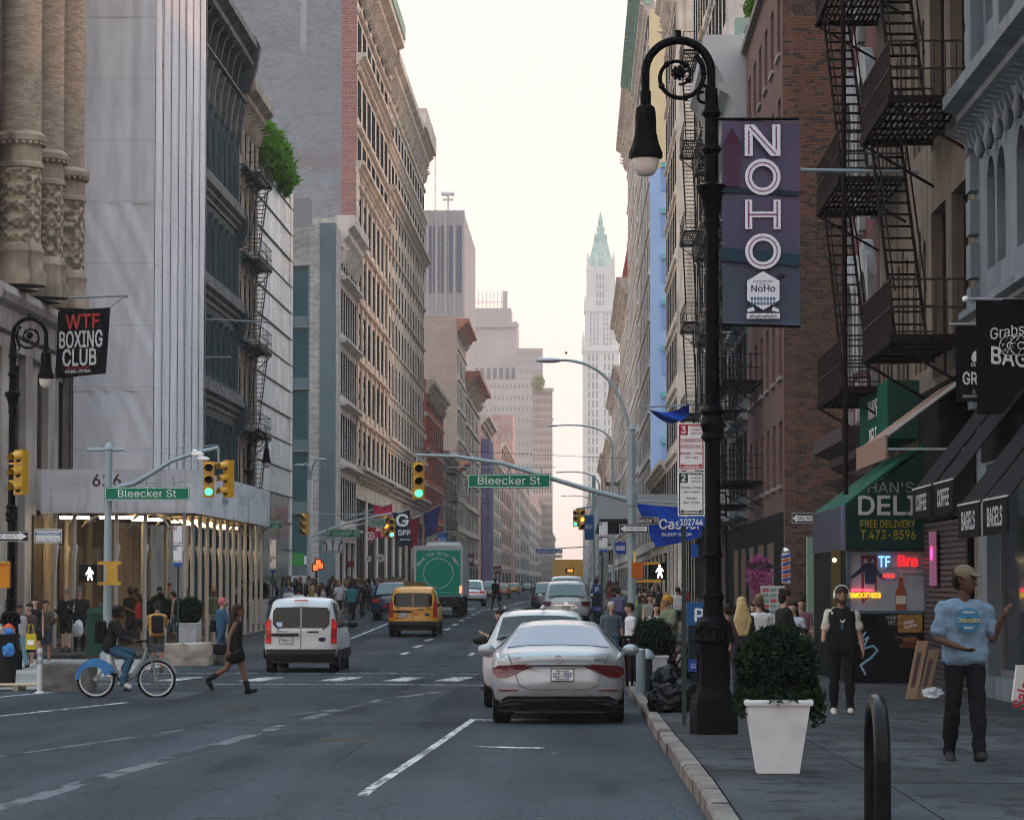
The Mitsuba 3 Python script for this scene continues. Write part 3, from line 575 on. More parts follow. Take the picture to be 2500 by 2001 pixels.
MB(F).box(-.1, W, .6, 1.6, 50.2, 51.4).put('copper_gutter', stone('verdigris', (.16, .30, .24), (.26, .33, .25), 1.5, .6), t)
for z, o in ((10, .8), (33.6, .6), (42.0, .7)): cornice(t, F, -.2, W, z - .5, o, .9, lime, brackets=18)
for j in range(8):
    u = min(max(j * W / 7, .6), W - .6); MB(F).box(u - .7, u + .7, .0, .12, 10.5, 33).put('pilaster', lime, t)
    for k in range(18): MB(F).box(u - .74, u + .74, .02, .17, 11 + k * 1.25, 11.85 + k * 1.25).put('rusticated_block', lime2, t) if j < 2 else None
t, F, W = bldg('long limestone block with giant fluted columns and a deep lit cornice', -1, 275.1, 341, 49.4, 9, 13, lime2, lime2, gf=9.5, ww=.5, cor=(1.7, 2.4), nbr=34, band=.22, depth=28, mull=1)
for j in range(13):
    u = (j + .5) * W / 13; MB(F).box(u - 1.25, u + 1.25, .0, .05, 15, 35.8).put('window_bay', FARG, t)
    for k in range(5): MB(F).box(u - 1.27, u + 1.27, .045, .09, 17.6 + k * 4, 18.6 + k * 4).put('spandrel', lime, t)
    column(t, F, u - 2.2, 14.5, 36.2, .10, lime2, n=9); column(t, F, u - 1.6, 14.5, 36.2, .10, lime2, n=9)
for z, o in ((9.8, .9), (14, .5), (36.6, .8), (41, .45)): cornice(t, F, -.2, W + .1, z - .4, o, 1.1, lime2, brackets=26 if o > 1.2 else 0)
MB(F).box(W - 22, W + .2, .5, 1.35, 49.0, 51.0).put('end_cornice', lime2, t)
# --- the rest of the left side, farther off
redb = brickmat('red_sandstone', (.30, .055, .04), (.38, .085, .06), (.30, .08, .06), .6, .2)
t, F, W = bldg('red building with pale stone bands and stone quoins', -1, 347, 391, 24.6, 5, 8, redb, lime2, far=True, cor=(1.5, 1.6), nbr=12, band=.25, depth=8)
for k in range(9): MB(F).box(-.07, .02, -8, .03, 2.2 + k * 2.6, 2.75 + k * 2.6).put('stone_band', lime2, t)
t, F, W = bldg('small dark shop building with iron balconies below the red building', -1, 392, 432, 18.4, 4, 7, grey_stone, grey_stone, far=True, cor=(1, .8), depth=9)
fire_escape('black fire escape on the small building beside the red one', -1, XL, 398, 405, [5, 8.6, 12.2, 15.8], 1.3, fine=False)
tb2 = brickmat('buff_brick', (.36, .28, .225), (.44, .35, .29), (.36, .29, .24), .5, .16)
t, F, W = bldg('buff brick building with stepped terracotta cornices', -1, 436, 470, 39.2, 8, 7, lime2, lime2, far=True, cor=(2.1, 1.6), nbr=10, band=.25, depth=24, sidem=tb2, parapet=.3)
terra = stone('terracotta', (.42, .18, .11), (.34, .15, .10), 1.)
cornice(t, F, -.2, W, 37.4, 1.7, 1.7, terra, 'terracotta_cornice'); cornice(t, F, -.2, 12, 17.5, 1.6, 1.4, terra, 'terracotta_cornice')
t, F, W = bldg('cream building with orange lit cornice beyond the buff brick one', -1, 470.5, 530, 34, 7, 9, lime2, lime2, far=True, cor=(3.0, 2.2), nbr=12, band=.4, depth=18)
cornice(t, F, -.2, W, 32, 2.2, 2.0, terra, 'terracotta_cornice')
pinkb = brickmat('pink_brick', (.40, .24, .20), (.48, .31, .26), (.42, .3, .26), .6, .2)
t, F, W = bldg('pink brick building with purple scaffold netting', -1, 545, 600, 31.5, 7, 8, pinkb, lime2, far=True, cor=(2.4, 2.0), depth=18, sidem=pinkb)
b = MB(F); b.box(W * 0 - .3, 22, .1, 1.6, 2, 27); b.put('debris_netting', stone('purple_net', (.12, .09, .19), (.07, .06, .12), .5), t)
far_l = [(602, 690, 26, lime2), (692, 800, 33, pinkb), (802, 930, 30, lime2), (932, 1100, 36, grey_stone), (1102, 1350, 30, lime2), (1352, 1700, 40, pinkb), (1702, 2400, 34, grey_stone)]
nm = ['cream loft building with white trim', 'pink brick loft building', 'pale loft building with dark scaffold', 'grey loft building', 'cream block low at the street end', 'brick block near the vanishing point', 'farthest grey block on the left']
for (a, c, h, m), l in zip(far_l, nm): bldg(l + ' far down the left side', -1, a, c, h, 6, 6, m, lime2, far=True, cor=(1.6, 1.4), depth=20)
# ================================================================ right side
greyblue = stone('greyblue_paint', (.125, .16, .18), (.09, .115, .13), .9, .5, streak=.3)
beige2 = stone('beige_stucco', (.13, .108, .08), (.085, .07, .054), .8, streak=.4)
# --- grey-blue ornate building at the right edge
t = thing('ornate_building', 'grey blue painted building with quoins and arches at the right edge', 'building'); Y0, Y1 = 34.0, 54.0; F = facadeF(1, XR, Y0, Y1); W = Y1 - Y0; H = 21
holes = [Polygon(rect(1.2, W - 1.2, .3, 3.9))]; ws = []
for j in range(5):
    u0 = 1.6 + j * 3.55
    holes += [Polygon(arch(u0 + .35, u0 + 1.35, 7.2, 9.1)), Polygon(arch(u0 + 1.6, u0 + 2.6, 7.2, 9.1)), Polygon(arch(u0 + .3, u0 + 2.6, 11.4, 15.6))]
    ws += [(u0 + .35, u0 + 1.35, 7.2, 9.1), (u0 + 1.6, u0 + 2.6, 7.2, 9.1), (u0 + .3, u0 + 2.6, 11.4, 15.6)]
MB(F).prism(sbox(0, -.3, W, H).difference(unary_union(holes)), -.5, 0, 'xz').box(0, W, -10, -.52, -.3, H).put('wall', greyblue, t)
for w in ws: window(t, F, *w, mat((.03, .03, .03)), rec=.35, mull=1)
window(t, F, 1.2, W - 1.2, .3, 3.9, mat((.10, .11, .12), .4), GLASS, mull=5, rail=0, rec=.3, fw=.12)
MB(F).box(.05, W - .75, .004, .03, 3.95, 5.6).put('dark_fascia', mat((.007, .007, .008), .8), t)
for k in range(22): MB(F).box(W - .60, W - .02, .0, .16, 4.9 + k * .76, 5.5 + k * .76).put('quoin', greyblue, t)
for j in range(6):
    u = 1.3 + j * 3.55; MB(F).box(u - .35, u + .35, .002, .22, 10.6, 16.6).put('pilaster', greyblue, t)
    b = MB(F); b.lathe([(.34, 16.6), (.36, 16.8), (.42, 17.3), (.58, 17.55), (.58, 17.7)], (u, .1, 0), 12)
    for a in range(9): b.sph((u + .42 * math.cos(a * .7), .1 + .42 * math.sin(a * .7), 17.1 + .2 * (a % 2)), .11, 1)
    b.put('leafy_capital', greyblue, t, 40)
cornice(t, F, 0, W, 9.7, .55, .7, greyblue, 'string_course', brackets=40); cornice(t, F, 0, W, 6.2, .3, .4, greyblue, 'string_course')
for j in range(16): MB(F).lathe([(.05, 0), (.10, .15), (.05, .35), (.09, .5)], (1 + j * 1.15, .14, 9.1), 8).put('baluster', greyblue, t, True)
# --- beige building behind the big fire escapes
t = thing('beige_building', 'beige stucco building behind the black fire escapes above the deli', 'building'); Y0, Y1 = 54.05, 71.0; F = facadeF(1, XR, Y0, Y1); W = Y1 - Y0; H = 23
holes = [Polygon(rect(.4, W - .2, .2, 3.6))]; ws = []
for i, z in enumerate((6.3, 10.8, 15.2, 19.6)):
    for j in range(5):
        u0 = .9 + j * 3.3
        q = ((u0, u0 + .55, z, z + 2.6), (u0 + .85, u0 + 1.4, z, z + 2.9), (u0 + 1.7, u0 + 2.25, z, z + 2.6)) if j > 1 or i > 1 else ((u0, u0 + 2.4, z - .3, z + 3.0),)
        for w in q: holes.append(Polygon(arch(*w) if len(q) > 1 else rect(*w))); ws.append(w)
MB(F).prism(sbox(0, -.3, W, H).difference(unary_union(holes)), -.5, 0, 'xz').box(0, W, -12, -.52, -.3, H).put('wall', beige2, t)
for w in ws: window(t, F, *w, mat((.025, .022, .022)), rec=.3, mull=2 if w[1] - w[0] > 1 else 0)
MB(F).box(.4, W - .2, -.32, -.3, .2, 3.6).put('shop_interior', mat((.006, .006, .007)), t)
MB(F).box(.05, 8.9, .004, .03, 3.25, 5.85).put('dark_fascia', mat((.007, .007, .008), .8), t)
# roller shutter, slat by slat
tsht = thing('roller_shutter', 'closed grey roller shutter of corrugated slats right of the lit deli window', 'shutter')
stm = mat((.06, .055, .058), .45, .4)
for k in range(30):
    z = .15 + gz(58) + k * .105; MB().prism([(XR - .02, z), (XR - .045, z + .02), (XR - .05, z + .052), (XR - .045, z + .085), (XR - .02, z + .10)], 55.2, 62.0, 'xz').put('slat', stm, tsht)
# --- red building with white window arches
red = stone('red_stucco', (.105, .036, .035), (.065, .026, .025), .9, streak=.3); wtrim = stone('white_trim', (.27, .28, .285), (.18, .19, .195), 2., streak=.4)
t = thing('red_building', 'red painted building with white arched window trim behind the fire escapes', 'building'); Y0, Y1 = 71.05, 79.0; F = facadeF(1, XR, Y0, Y1); W = Y1 - Y0; H = 25; holes = []; ws = []
for z in (6.6, 11.2, 15.8, 20.4):
    for j in range(2): holes.append(Polygon(arch(.9 + j * 3.7, 3.2 + j * 3.7, z, z + 2.9))); ws.append((.9 + j * 3.7, 3.2 + j * 3.7, z, z + 2.9))
MB(F).prism(sbox(0, -.3, W, H).difference(unary_union(holes + [Polygon(rect(.5, W - .5, .3, 3.6))])), -.4, 0, 'xz').box(0, W, -12, -.42, -.3, H).put('wall', red, t)
for u0, u1, z0, z1 in ws:
    window(t, F, u0, u1, z0, z1, mat((.03, .02, .02)), rec=.3)
    hood = Polygon(arch(u0 - .45, u1 + .45, z1 - 2.3, z1 + .75)).difference(Polygon(arch(u0, u1, z1 - 3, z1)))
    MB(F).prism(hood, .0, .22, 'xz').put('arch_trim', wtrim, t)
    for j in range(5): MB(F).box(u0 - .5, u0 - .02, .002, .16, z0 - .6 + j * .62, z0 - .2 + j * .62).put('quoin', wtrim, t); MB(F).box(u1 + .02, u1 + .5, .002, .16, z0 - .6 + j * .62, z0 - .2 + j * .62).put('quoin', wtrim, t)
window(t, F, .5, W - .5, .3, 3.6, DARK, rec=.2)
cornice(t, F, -.1, W + .3, 4.6, .9, 1.1, mat((.06, .045, .05), .6), brackets=9)
# --- big fire escapes
fire_escape('black iron fire escape nearest the right edge over the dark awnings', 1, XR, 54.8, 60.2, [6.22, 10.5, 14.9, 19.2], 1.4, RUSTI)
fire_escape('black iron fire escape over the deli, beside the brown brick wall', 1, XR, 65.2, 71.2, [5.95, 10.42, 14.86, 19.3], 1.42, RUSTI)
pl = MB(); pl.cyl((5.45, 62.5, 3.6), (5.45, 62.5, 24), .055, n=6); pl.put('standpipe', RUSTI, label='tall thin rusty pole rising through the two large fire escapes', cat='pole')
# --- brown brick building across the side street; the bricks of its north wall one by one
t = thing('brick_building', 'brown brick building across the side street behind the purple banner', 'building'); Y0, Y1 = 104.0, 126.0; H = 23.6; F = facadeF(1, XR, Y0, Y1); W = Y1 - Y0; holes = []; ws = []
for i in range(5):
    for j in range(6): u0 = .9 + j * 3.6; z0 = 5.2 + i * 3.7; ws.append((u0, u0 + 1.7, z0, z0 + 2.2)); holes.append(Polygon(rect(*ws[-1])))
pinkp = brickmat('pinkish_brick', (.115, .062, .054), (.155, .085, .072), (.14, .10, .088), .21, .076)
MB(F).prism(sbox(0, -.3, W, H).difference(unary_union(holes)), -.4, 0, 'xz').put('front_wall', pinkp, t)
MB(F).box(0.03, W, -11, -.42, -.3, H - .2).put('wall', mat((.28, .235, .21), .9), t)
for w in ws: window(t, F, *w, mat((.05, .03, .03)), rec=.3, mull=0)
for u0, u1, z0, z1 in ws: MB(F).box(u0 - .1, u1 + .1, .0, .1, z0 - .14, z0 - .01).put('sill', wtrim if False else grey_stone, t)
MB(F).box(-.05, W, -.1, .22, H, H + .25).put('coping', mat((.25, .22, .2)), t)
bm = [mat(c, .85) for c in ((.068, .043, .036), (.088, .052, .041), (.055, .036, .032), (.105, .057, .042), (.044, .032, .03), (.125, .056, .038))]
bvar = []; bh, bw = .105, .315
for i in range(int(H / bh)):
    z = i * bh + gz(104)
    course = (i % 6 == 5)
    for j in range(-1, 8 if not course else 15):
        w_ = bw if not course else bw / 2; x = XR + .0 + j * w_ + (.5 * w_ if i % 2 else 0); x0, x1 = max(x, XR), min(x + w_, XR + 2.2)
        if x1 - x0 > .03: bvar.append((z, x0, x1, rnd.random()))
mid = sorted(bvar, key=lambda q: abs(q[0] - 9.5) + 9 * (q[1] > XR + 1.5))
rest = {}
for k, (z, x0, x1, q) in enumerate(mid):
    hot = (14.2 < z < 21 and q < .75) or (4.5 < z < 8 and q < .25); m = bm[5] if hot and q < .6 else bm[int(q * 5)]; o = Y0 - .012 - .008 * rnd.random()
    if k < 300: MB().box(x0 + .012, x1 - .012, o, Y0 + .03, z + .012, z + bh - .011).put('brick', m, t)
    else: rest.setdefault(m, MB()).box(x0 + .012, x1 - .012, o, Y0 + .03, z + .012, z + bh - .011)
for m, b in rest.items(): b.put('remaining_bricks', m, t, kind='stuff')
# --- white-corniced building and the taller ones behind it
t, F, W = bldg('building with a large white swept cornice beside the brown brick building', 1, 126.1, 142, 24.6, 5, 5, greyblue, wtrim, cor=None, band=.3, depth=12, nbr=0, gf=4.4); wcor = mat((.42, .43, .435), .6)
MB(F).prism([(0, 18.0), (.2, 18.6), (.3, 19.8), (.5, 21.1), (.9, 22.3), (1.45, 23.3), (1.75, 23.6), (1.75, 24.2), (0, 24.2)], -.02, W, 'yz').put('cornice', wcor, t)
for k in range(3): MB(F).prism([(.1, 19.0 + k * 1.2), (.48 + k * .3, 19.3 + k * 1.3), (.55 + k * .33, 19.6 + k * 1.3), (.1, 19.7 + k * 1.2)], -.03, W - .1, 'yz').put('moulding', wcor, t)
MB(F).box(-.06, -.021, -1.2, .2, 21.9, 24.25).put('cornice_end', wcor, t)
t = thing('setback_building', 'pale building with an orange brick penthouse rising behind the white cornice', 'building')
MB().box(8.4, 22, 133, 141.8, 0, 26.2).put('wall', stone('pale_render', (.46, .43, .40), (.38, .355, .33), .4), t); MB().box(8.8, 20, 141.2, 141.9, 26.2, 41).put('penthouse', brickmat('orange_brick', (.40, .10, .06), (.50, .15, .09), (.5, .36, .3), .42, .15), t)
cre = stone('cream_stone', (.66, .575, .48), (.50, .43, .36), .7, streak=.35); cre2 = stone('cream_stone_grey', (.60, .55, .50), (.45, .415, .38), .7, streak=.35)
t, F, W = bldg('tan stone building with tall pilasters behind the street lamp', 1, 142.1, 165, 40, 8, 6, cre2, cre2, cor=(1.0, 1.2), nbr=12, col=.06, gf=5, depth=14)
t, F, W = bldg('cream iron front building with stacked bracketed hoods', 1, 165.1, 182, 47, 8, 5, cre, cre, cor=(2.2, 2.4), nbr=12, col=.06, gf=5, band=.3, depth=14)
fire_escape('black fire escape on the white corniced building', 1, XR, 127, 133.5, [5, 8.9, 12.8, 16.7], 1.5, fine=False)
fire_escape('black fire escape with long stairs on the tan pilastered building', 1, XR, 144, 150.5, [5, 9.2, 13.4, 17.6, 21.8, 26], 1.2, fine=False)
fire_escape('black fire escape at the far end of the brown brick building', 1, XR, 116, 122.5, [5.6, 9.4, 13.2], 1.5, fine=False)
fire_escape('black fire escape on the cream iron front building', 1, XR, 168, 175, [6, 11, 16, 21, 26, 31], 1.1, fine=False)
t, F, W = bldg('cream corner building with dark green cornice beyond the cross street', 1, 214, 239, 46.6, 9, 6, cre, cre, cor=(1.4, 2.4), nbr=10, col=.05, band=.2, depth=14, gf=6)
cornice(t, F, -.2, W + .2, 46.6, 1.1, 1.4, mat((.03, .07, .06), .6), 'green_cornice', brackets=14)
# leaf garlands on its cornice
bldg('low cream shop building in front of the blue wall', 1, 239.1, 292, 11, 2, 8, cre, cre, cor=(1.0, 1.0), depth=12)
# --- blue painted wall
bw_ = pmat('blue_wall_paint', lambda p, n, uv: mix(mix((.28, .42, .68), (.33, .48, .74), fbm(p.x * .5, p.y, p.z * .25, 4)), mix((.60, .49, .27), (.66, .55, .33), fbm(p.x, p.y, p.z * .3, 3)), sst(41.2, 41.3, p.z)), .7)
t, F, W = bldg('tall pale building with a blue and yellow painted side wall', 1, 293, 349, 57.5, 12, 8, cre2, cre2, cor=(1.4, 1.6), nbr=0, far=True, depth=16, sidem=bw_, parapet=-1)
for k in range(8): MB().box(8.1, 9.6, 292.6, 292.97, 10.5 + k * 4.4, 11.0 + k * 4.4).put('teal_lintel', mat((.16, .44, .46), .6), t); MB().box(8.15, 9.55, 292.8, 292.965, 8.3 + k * 4.4, 10.45 + k * 4.4).put('blue_recess', mat((.205, .34, .63), .7), t)
cornice(t, F, -.2, W, 57.0, 2.0, 1.4, stone('mint_copper', (.30, .50, .42), (.24, .42, .35), 1.), 'mint_cornice')
t, F, W = bldg('tall cream building with a broad flat cornice against the sky', 1, 349.1, 420, 61.5, 12, 9, cre2, cre, cor=(2.6, 2.6), nbr=24, far=True, depth=16)
t, F, W = bldg('cream building topped by a red mansard roof', 1, 421, 500, 43.5, 9, 9, cre, cre, cor=(2.6, 2.2), nbr=14, far=True, depth=14)
MB(F).prism([(-.5, 43.5), (.8, 43.5), (-.6, 51), (-8, 51), (-8, 43.5)], 0, 30, 'yz').put('mansard_roof', mat((.40, .09, .085), .7), t)
far_r = [(501, 620, 37, cre2, 'white trimmed loft building with rusty balconies'), (621, 760, 31, cre, 'cream building with green copper gable'), (761, 900, 34, pinkb, 'pink brick building with white cornice'), (901, 1150, 28, cre2, 'grey loft building with green trim'), (1151, 1500, 34, cre, 'cream loft building'), (1501, 2300, 46, cre2, 'last pale block before the street vanishes')]
for a, c, h, m, l in far_r: bldg(l + ' far down the right side', 1, a, c, h, 7, 7, m, cre, far=True, cor=(2.0, 1.6), nbr=8, depth=18)
fire_escape('black fire escape on the far loft building with rusty balconies', 1, XR, 505, 520, [8, 13, 18], 2.2, fine=False)
# side-wall pieces of the right side above the shops
sb = thing('purple_awning_board', 'small magenta board hanging high on the far right facades', 'sign'); MB().box(7.3, 8.3, 348.5, 348.9, 28.8, 32.2).put('board', mat((.38, .12, .27)), sb)
# ================================================================ towers far off
def tower(label, x0, x1, y0, depth, H, m, nx, nz, zb=0, pier=None, glass=None, ww=.5, wh=.5, cat='tower', side=True, cap=0):
    t = thing('tower', label, cat); NF = frame((x0, y0, 0), (1, 0, 0), (0, -1, 0)); W = x1 - x0
    MB(NF).box(0, W, -depth, 0, -1, H).put('wall', m, t); g = glass or mat((.16, .16, .18), .3)
    bw, fh = W / nx, (H - zb - cap) / nz
    for j in range(nx):
        for i in range(nz):
            c, z = (j + .5) * bw, zb + i * fh; MB(NF).box(c - bw * ww / 2, c + bw * ww / 2, -.1, .12, z + fh * .2, z + fh * (.2 + wh)).put('window', g, t)
    if pier:
        for j in range(nx // pier + 1): u = j * bw * pier; MB(NF).box(u - .35, u + .35, .0, .7, 0, H).put('pier', m, t)
    return t, NF, W
towm = stone('tower_stone', (.31, .285, .285), (.27, .25, .255), .06, streak=.1); towp = stone('tower_pink', (.44, .36, .33), (.38, .31, .29), .05, streak=.15); towb = stone('tower_tan', (.42, .31, .25), (.36, .265, .215), .05, streak=.15)
t, NF, W = tower('broad grey office tower with a dark louvred top', -46, -29.6, 800, 95, 98.5, towm, 21, 22, 0, 3, mat((.37, .35, .36), .4), .55, .42, cap=26)
for j in range(8): MB(NF).box(j * 2.05 + .35, j * 2.05 + 1.95, .02, .3, 77, 94.5).put('louvre', mat((.10, .095, .13), .5), t)
b = MB(); b.cyl((-37, 800, 98.5), (-37, 800, 116), .12, n=5); b.put('mast', mat(.3), t)
b = MB(); b.cyl((-33.6, 800, 98.5), (-33.6, 800, 103), .25, n=5); b.box(-35, -32.2, 799.8, 800.2, 101, 101.6); [b.sph((x, 799.5, 102.8), .7, 1) for x in (-34.8, -33.8, -32.5)]; b.put('antenna', mat(.55), t)
t, NF, W = tower('stepped stone civic tower with a tall colonnade', -54, -31, 1590, 60, 136, towp, 9, 22, 0, None, mat((.24, .21, .22), .4), .45, .5, cap=58)
for j in range(7): MB(NF).box(1 + j * 3.2, 2.9 + j * 3.2, -.2, .4, 91, 112).put('tall_window', mat((.15, .13, .14), .5), t)
MB(NF).box(0, W - 3, -30, -.2, 136, 143).put('setback', towp, t); MB(NF).box(-1, W + 1, 0, 1.2, 133, 135).put('cornice', towp, t)
b = MB(NF)
for j in range(9): b.cyl((1 + j * 2, -2, 143), (1 + j * 2, -2, 152), .15, n=4)
b.box(0, 17, -2.1, -1.9, 146, 146.4); b.box(15.5, 18, -4, -1.5, 143, 152); b.put('roof_rails', towp, t)
tower('pale stone office block with punched windows below the civic tower', -53, -20, 1560, 25, 104, towp, 16, 18, 0, None, mat((.25, .22, .23), .4), .4, .4)
tower('slender stone tower right of the civic tower', -31, -17.8, 1575, 12, 121, towp, 8, 26, 0, 2, mat((.28, .25, .26), .4), .4, .55)
t, NF, W = tower('narrow tan brick tower at the end of the left row', -21.5, -12.1, 1500, 30, 95.5, towb, 7, 24, 0, None, mat((.17, .13, .12), .4), .5, .55)
MB(NF).box(-.8, W + .8, -.2, 1.2, 94, 95.8).put('cornice', towb, t); MB(NF).box(-.8, W + .8, -.2, .9, 80, 81).put('band_course', towb, t)
t, NF, W = tower('pink brick apartment house with white balconies in the middle distance', -31, -16.9, 810, 30, 45.5, pinkb, 8, 12, 0, None, mat((.42, .38, .37), .4), .45, .45)
# gothic tower with green pyramid roof
gs = stone('gothic_stone', (.66, .63, .59), (.58, .55, .52), .05, streak=.1); gg = stone('green_copper', (.27, .45, .38), (.34, .52, .45), .2, .6)
t = thing('gothic_tower', 'pale gothic skyscraper with a green pyramid spire at the street end', 'tower'); cx, Yw = 15.6, 2000.0
def blk(w, z0, z1, m=gs, name='shaft', dy=0): return MB().box(cx - w / 2, cx + w / 2, Yw - w / 2 + dy, Yw + w / 2 + dy, z0, z1).put(name, m, t)
def _gw(p, n, uv): return mix((.53, .51, .48), (.47, .455, .43), fbm(p.x * .2, p.z * .1, 0, 3))
blk(23, 0, 152); blk(20.5, 152, 178); blk(18.6, 178, 205); blk(15, 200, 205)
for z, w in ((150, 25), (176, 22), (203.5, 18)): blk(w, z, z + 2.4, gs, 'gallery')
gwm = mat((.30, .29, .28), .4)
for j in range(9):
    if j in (0, 4, 8): continue
    x = cx - 11.5 + (j + .5) * 23 / 9
    for k in range(17): MB().box(x - .62, x + .62, Yw - 11.75, Yw - 11.4, 48 + k * 6, 52.4 + k * 6).put('window', gwm, t)
    for k in range(7): MB().box(cx + (x - cx) * .85 - .5, cx + (x - cx) * .85 + .5, Yw - 10.5, Yw - 10.1, 154 + k * 3.2, 156.2 + k * 3.2).put('window', gwm, t)
for j in range(3):
    for k in range(4): MB().box(cx - 2.4 + j * 2 - .5, cx - 2.4 + j * 2 + .5, Yw - 9.6, Yw - 9.2, 180 + k * 5.6, 183.8 + k * 5.6).put('window', gwm, t)
for j in range(10):
    x = cx - 11.5 + j * 23 / 9; MB().box(x - .4, x + .4, Yw - 12.1, Yw - 11.4, 0, 150).put('pier', gs, t)
    if j % 3 == 0: MB().lathe([(.9, 205), (.9, 211), (0, 216)], (cx - 8.3 + j * 16.6 / 9, Yw - 8.5, 0), 6).put('pinnacle', gs, t)
MB().lathe([(9.6, 203), (8.0, 209), (5.8, 217), (4.2, 223.5), (4.4, 224), (3.9, 225)], (cx, Yw, 0), 4).put('pyramid_roof', gg, t)
MB().lathe([(2.9, 224), (2.5, 231), (3.0, 231.5), (1.7, 233), (1.6, 236), (0.3, 242)], (cx, Yw, 0), 8).put('lantern', gg, t)
for k in range(4):
    for j in range(-2, 3):
        w = 7.2 - k * 1.15; MB().lathe([(.45, 0), (0, 1.6)], (cx + j * w / 3.3, Yw - w + .5, 206 + k * 4.8), 4).put('dormer', gg, t)
for s_ in (-1, 1):
    for z, w, h in ((152, 11.3, 12), (178, 10, 9), (224, 3.4, 4)): MB().lathe([(.9, z), (.8, z + h * .6), (0, z + h)], (cx + s_ * w, Yw - w, 0), 6).put('pinnacle', gs if z < 200 else gg, t)
MB().box(8, 19, 1500, 1530, 0, 58).put('tower', gs, label='low stone block with green pediment under the gothic tower', cat='building')
# ================================================================ street furniture
def tm(c): return mat(c, .55)
LW, LB = mat((.66, .67, .68), .5), mat((.02, .02, .025), .5)
GREENS = mat((.012, .155, .085), .45); STEEL = mat((.27, .335, .36), .45, .2)
def board(parent, c, w, h, m, name='panel', u=(1, 0, 0), d=.02, border=None):
    u = np.asarray(u, float); u /= np.linalg.norm(u); n = np.cross([0, 0, 1.], u); F = np.eye(4); F[:3, 0] = u; F[:3, 1] = n; F[:3, 3] = c
    MB(F).box(-w / 2, w / 2, 0, d, -h / 2, h / 2).put(name, m, parent)
    if border:
        e = min(w, h) * .045; b = MB(F)
        for a in ((-w/2+e, w/2-e, h/2-2*e, h/2-e), (-w/2+e, w/2-e, -h/2+e, -h/2+2*e), (-w/2+e, -w/2+2*e, -h/2+2*e, h/2-2*e), (w/2-2*e, w/2-e, -h/2+2*e, h/2-2*e)): b.box(a[0], a[1], -.004, -.0005, a[2], a[3])
        b.put('border', border, parent)
    return F
def lamp(label, x, y, s=1.0, dirx=-1):
    z0 = gz(y) + .14; t = thing('street_lamp', label, 'street lamp', 'ornate street lamps'); o = (x, y, z0)
    b = MB(); b.lathe([(.29, 0), (.29, .36), (.27, .40), (.27, .44)], o, 8); b.lathe([(.25, .44), (.20, .52), (.185, .60), (.18, 1.0), (.195, 1.08), (.24, 1.12), (.24, 1.17), (.22, 1.20), (.20, 1.24), (.22, 1.28), (.20, 1.34)], o, 20)
    b.put('base', IRON, t, 35)
    b = MB()
    for k in range(16): a = k * math.pi / 8; b.bar((x + .235 * math.cos(a), y + .235 * math.sin(a), z0 + 1.10), (x + .20 * math.cos(a + .3), y + .20 * math.sin(a + .3), z0 + 1.30), .035)
    for k in range(8): a = k * math.pi / 4; b.bar((x + .19 * math.cos(a), y + .19 * math.sin(a), z0 + .58), (x + .185 * math.cos(a), y + .185 * math.sin(a), z0 + 1.0), .025)
    b.put('base_ornament', IRON, t)
    MB().lathe([(.20, 1.34), (.13, 1.4), (.115, 1.6), (.135, 1.65), (.10, 1.7), (.10, 2.1), (.125, 2.14), (.095, 2.2), (.088, 3.5), (.145, 3.56), (.12, 3.62), (.15, 3.72), (.105, 3.82), (.15, 3.88), (.088, 3.95), (.078, 6.1), (.105, 6.16), (.088, 6.22), (.115, 6.42), (.19, 6.58), (.19, 6.62), (.085, 6.66), (.08, 7.0), (.125, 7.06), (.085, 7.12), (.08, 7.44), (.125, 7.5), (.085, 7.56), (.075, 7.8), (.055, 7.82)], o, 16).put('pole', IRON, t, 35)
    R = .40; c = np.array([x + dirx * R, y, z0 + 8.0]); P = [(x, y, z0 + 7.8)] + [c + R * np.array([-dirx * math.cos(a), 0, math.sin(a)]) for a in np.linspace(0, math.pi, 20)] + [(x + 2 * dirx * R, y, z0 + 7.75)]
    b = MB(); b.tube(P, .052, 10); b.cyl(c + [0, 0, R], c + [0, 0, R + .12], .035)
    b.cyl((x + 2 * dirx * R, y, z0 + 7.78), (x + 2 * dirx * R, y, z0 + 7.6), .068); b.put('crook', IRON, t, 40)
    sp = []
    for a in np.linspace(0, 2.05 * math.pi * 1.35, 46):
        r = .33 - .23 * a / (2 * math.pi * 1.38); th = math.pi * .72 - a * -1; sp.append(c + np.array([-dirx * r * math.cos(th) * -1, 0, r * math.sin(th) - .04]))
    b = MB(); b.tube(sp, np.linspace(.016, .034, len(sp))[::-1], 7)
    for k in range(4, 44, 7): b.sph(sp[k], .04, 1)
    for k in range(9): a = k * 2 * math.pi / 9; b.bar(c, c + .09 * np.array([math.cos(a), 0, math.sin(a)]), .04)
    b.sph(c, .065, 1)
    s2 = [np.array([x - dirx * -.10, y, z0 + 7.72]) + (.13 - .09 * q) * np.array([math.cos(q * 7 + 1.2) * dirx, 0, math.sin(q * 7 + 1.2)]) for q in np.linspace(0, 1, 20)]
    b.tube(s2, np.linspace(.024, .016, 20), 6); b.put('scroll', IRON, t, 40)
    h = (x + 2 * dirx * R, y, z0)
    MB().lathe([(.06, 7.62), (.11, 7.58), (.125, 7.5), (.13, 7.28), (.16, 7.14), (.19, 7.06), (.205, 7.02), (.205, 6.96), (.17, 6.95)], h, 20).put('lamp_hood', IRON, t, 40)
    MB().lathe([(.165, 6.955), (.165, 6.92), (.14, 6.82), (.09, 6.75), (.0, 6.73)], h, 16).put('lamp_globe', mat((.62, .58, .52), .15, spec=.8), t, True)
    return t
lamp('black ornate lamp post with a purple banner beside the kerb', 1.64, 37.2)
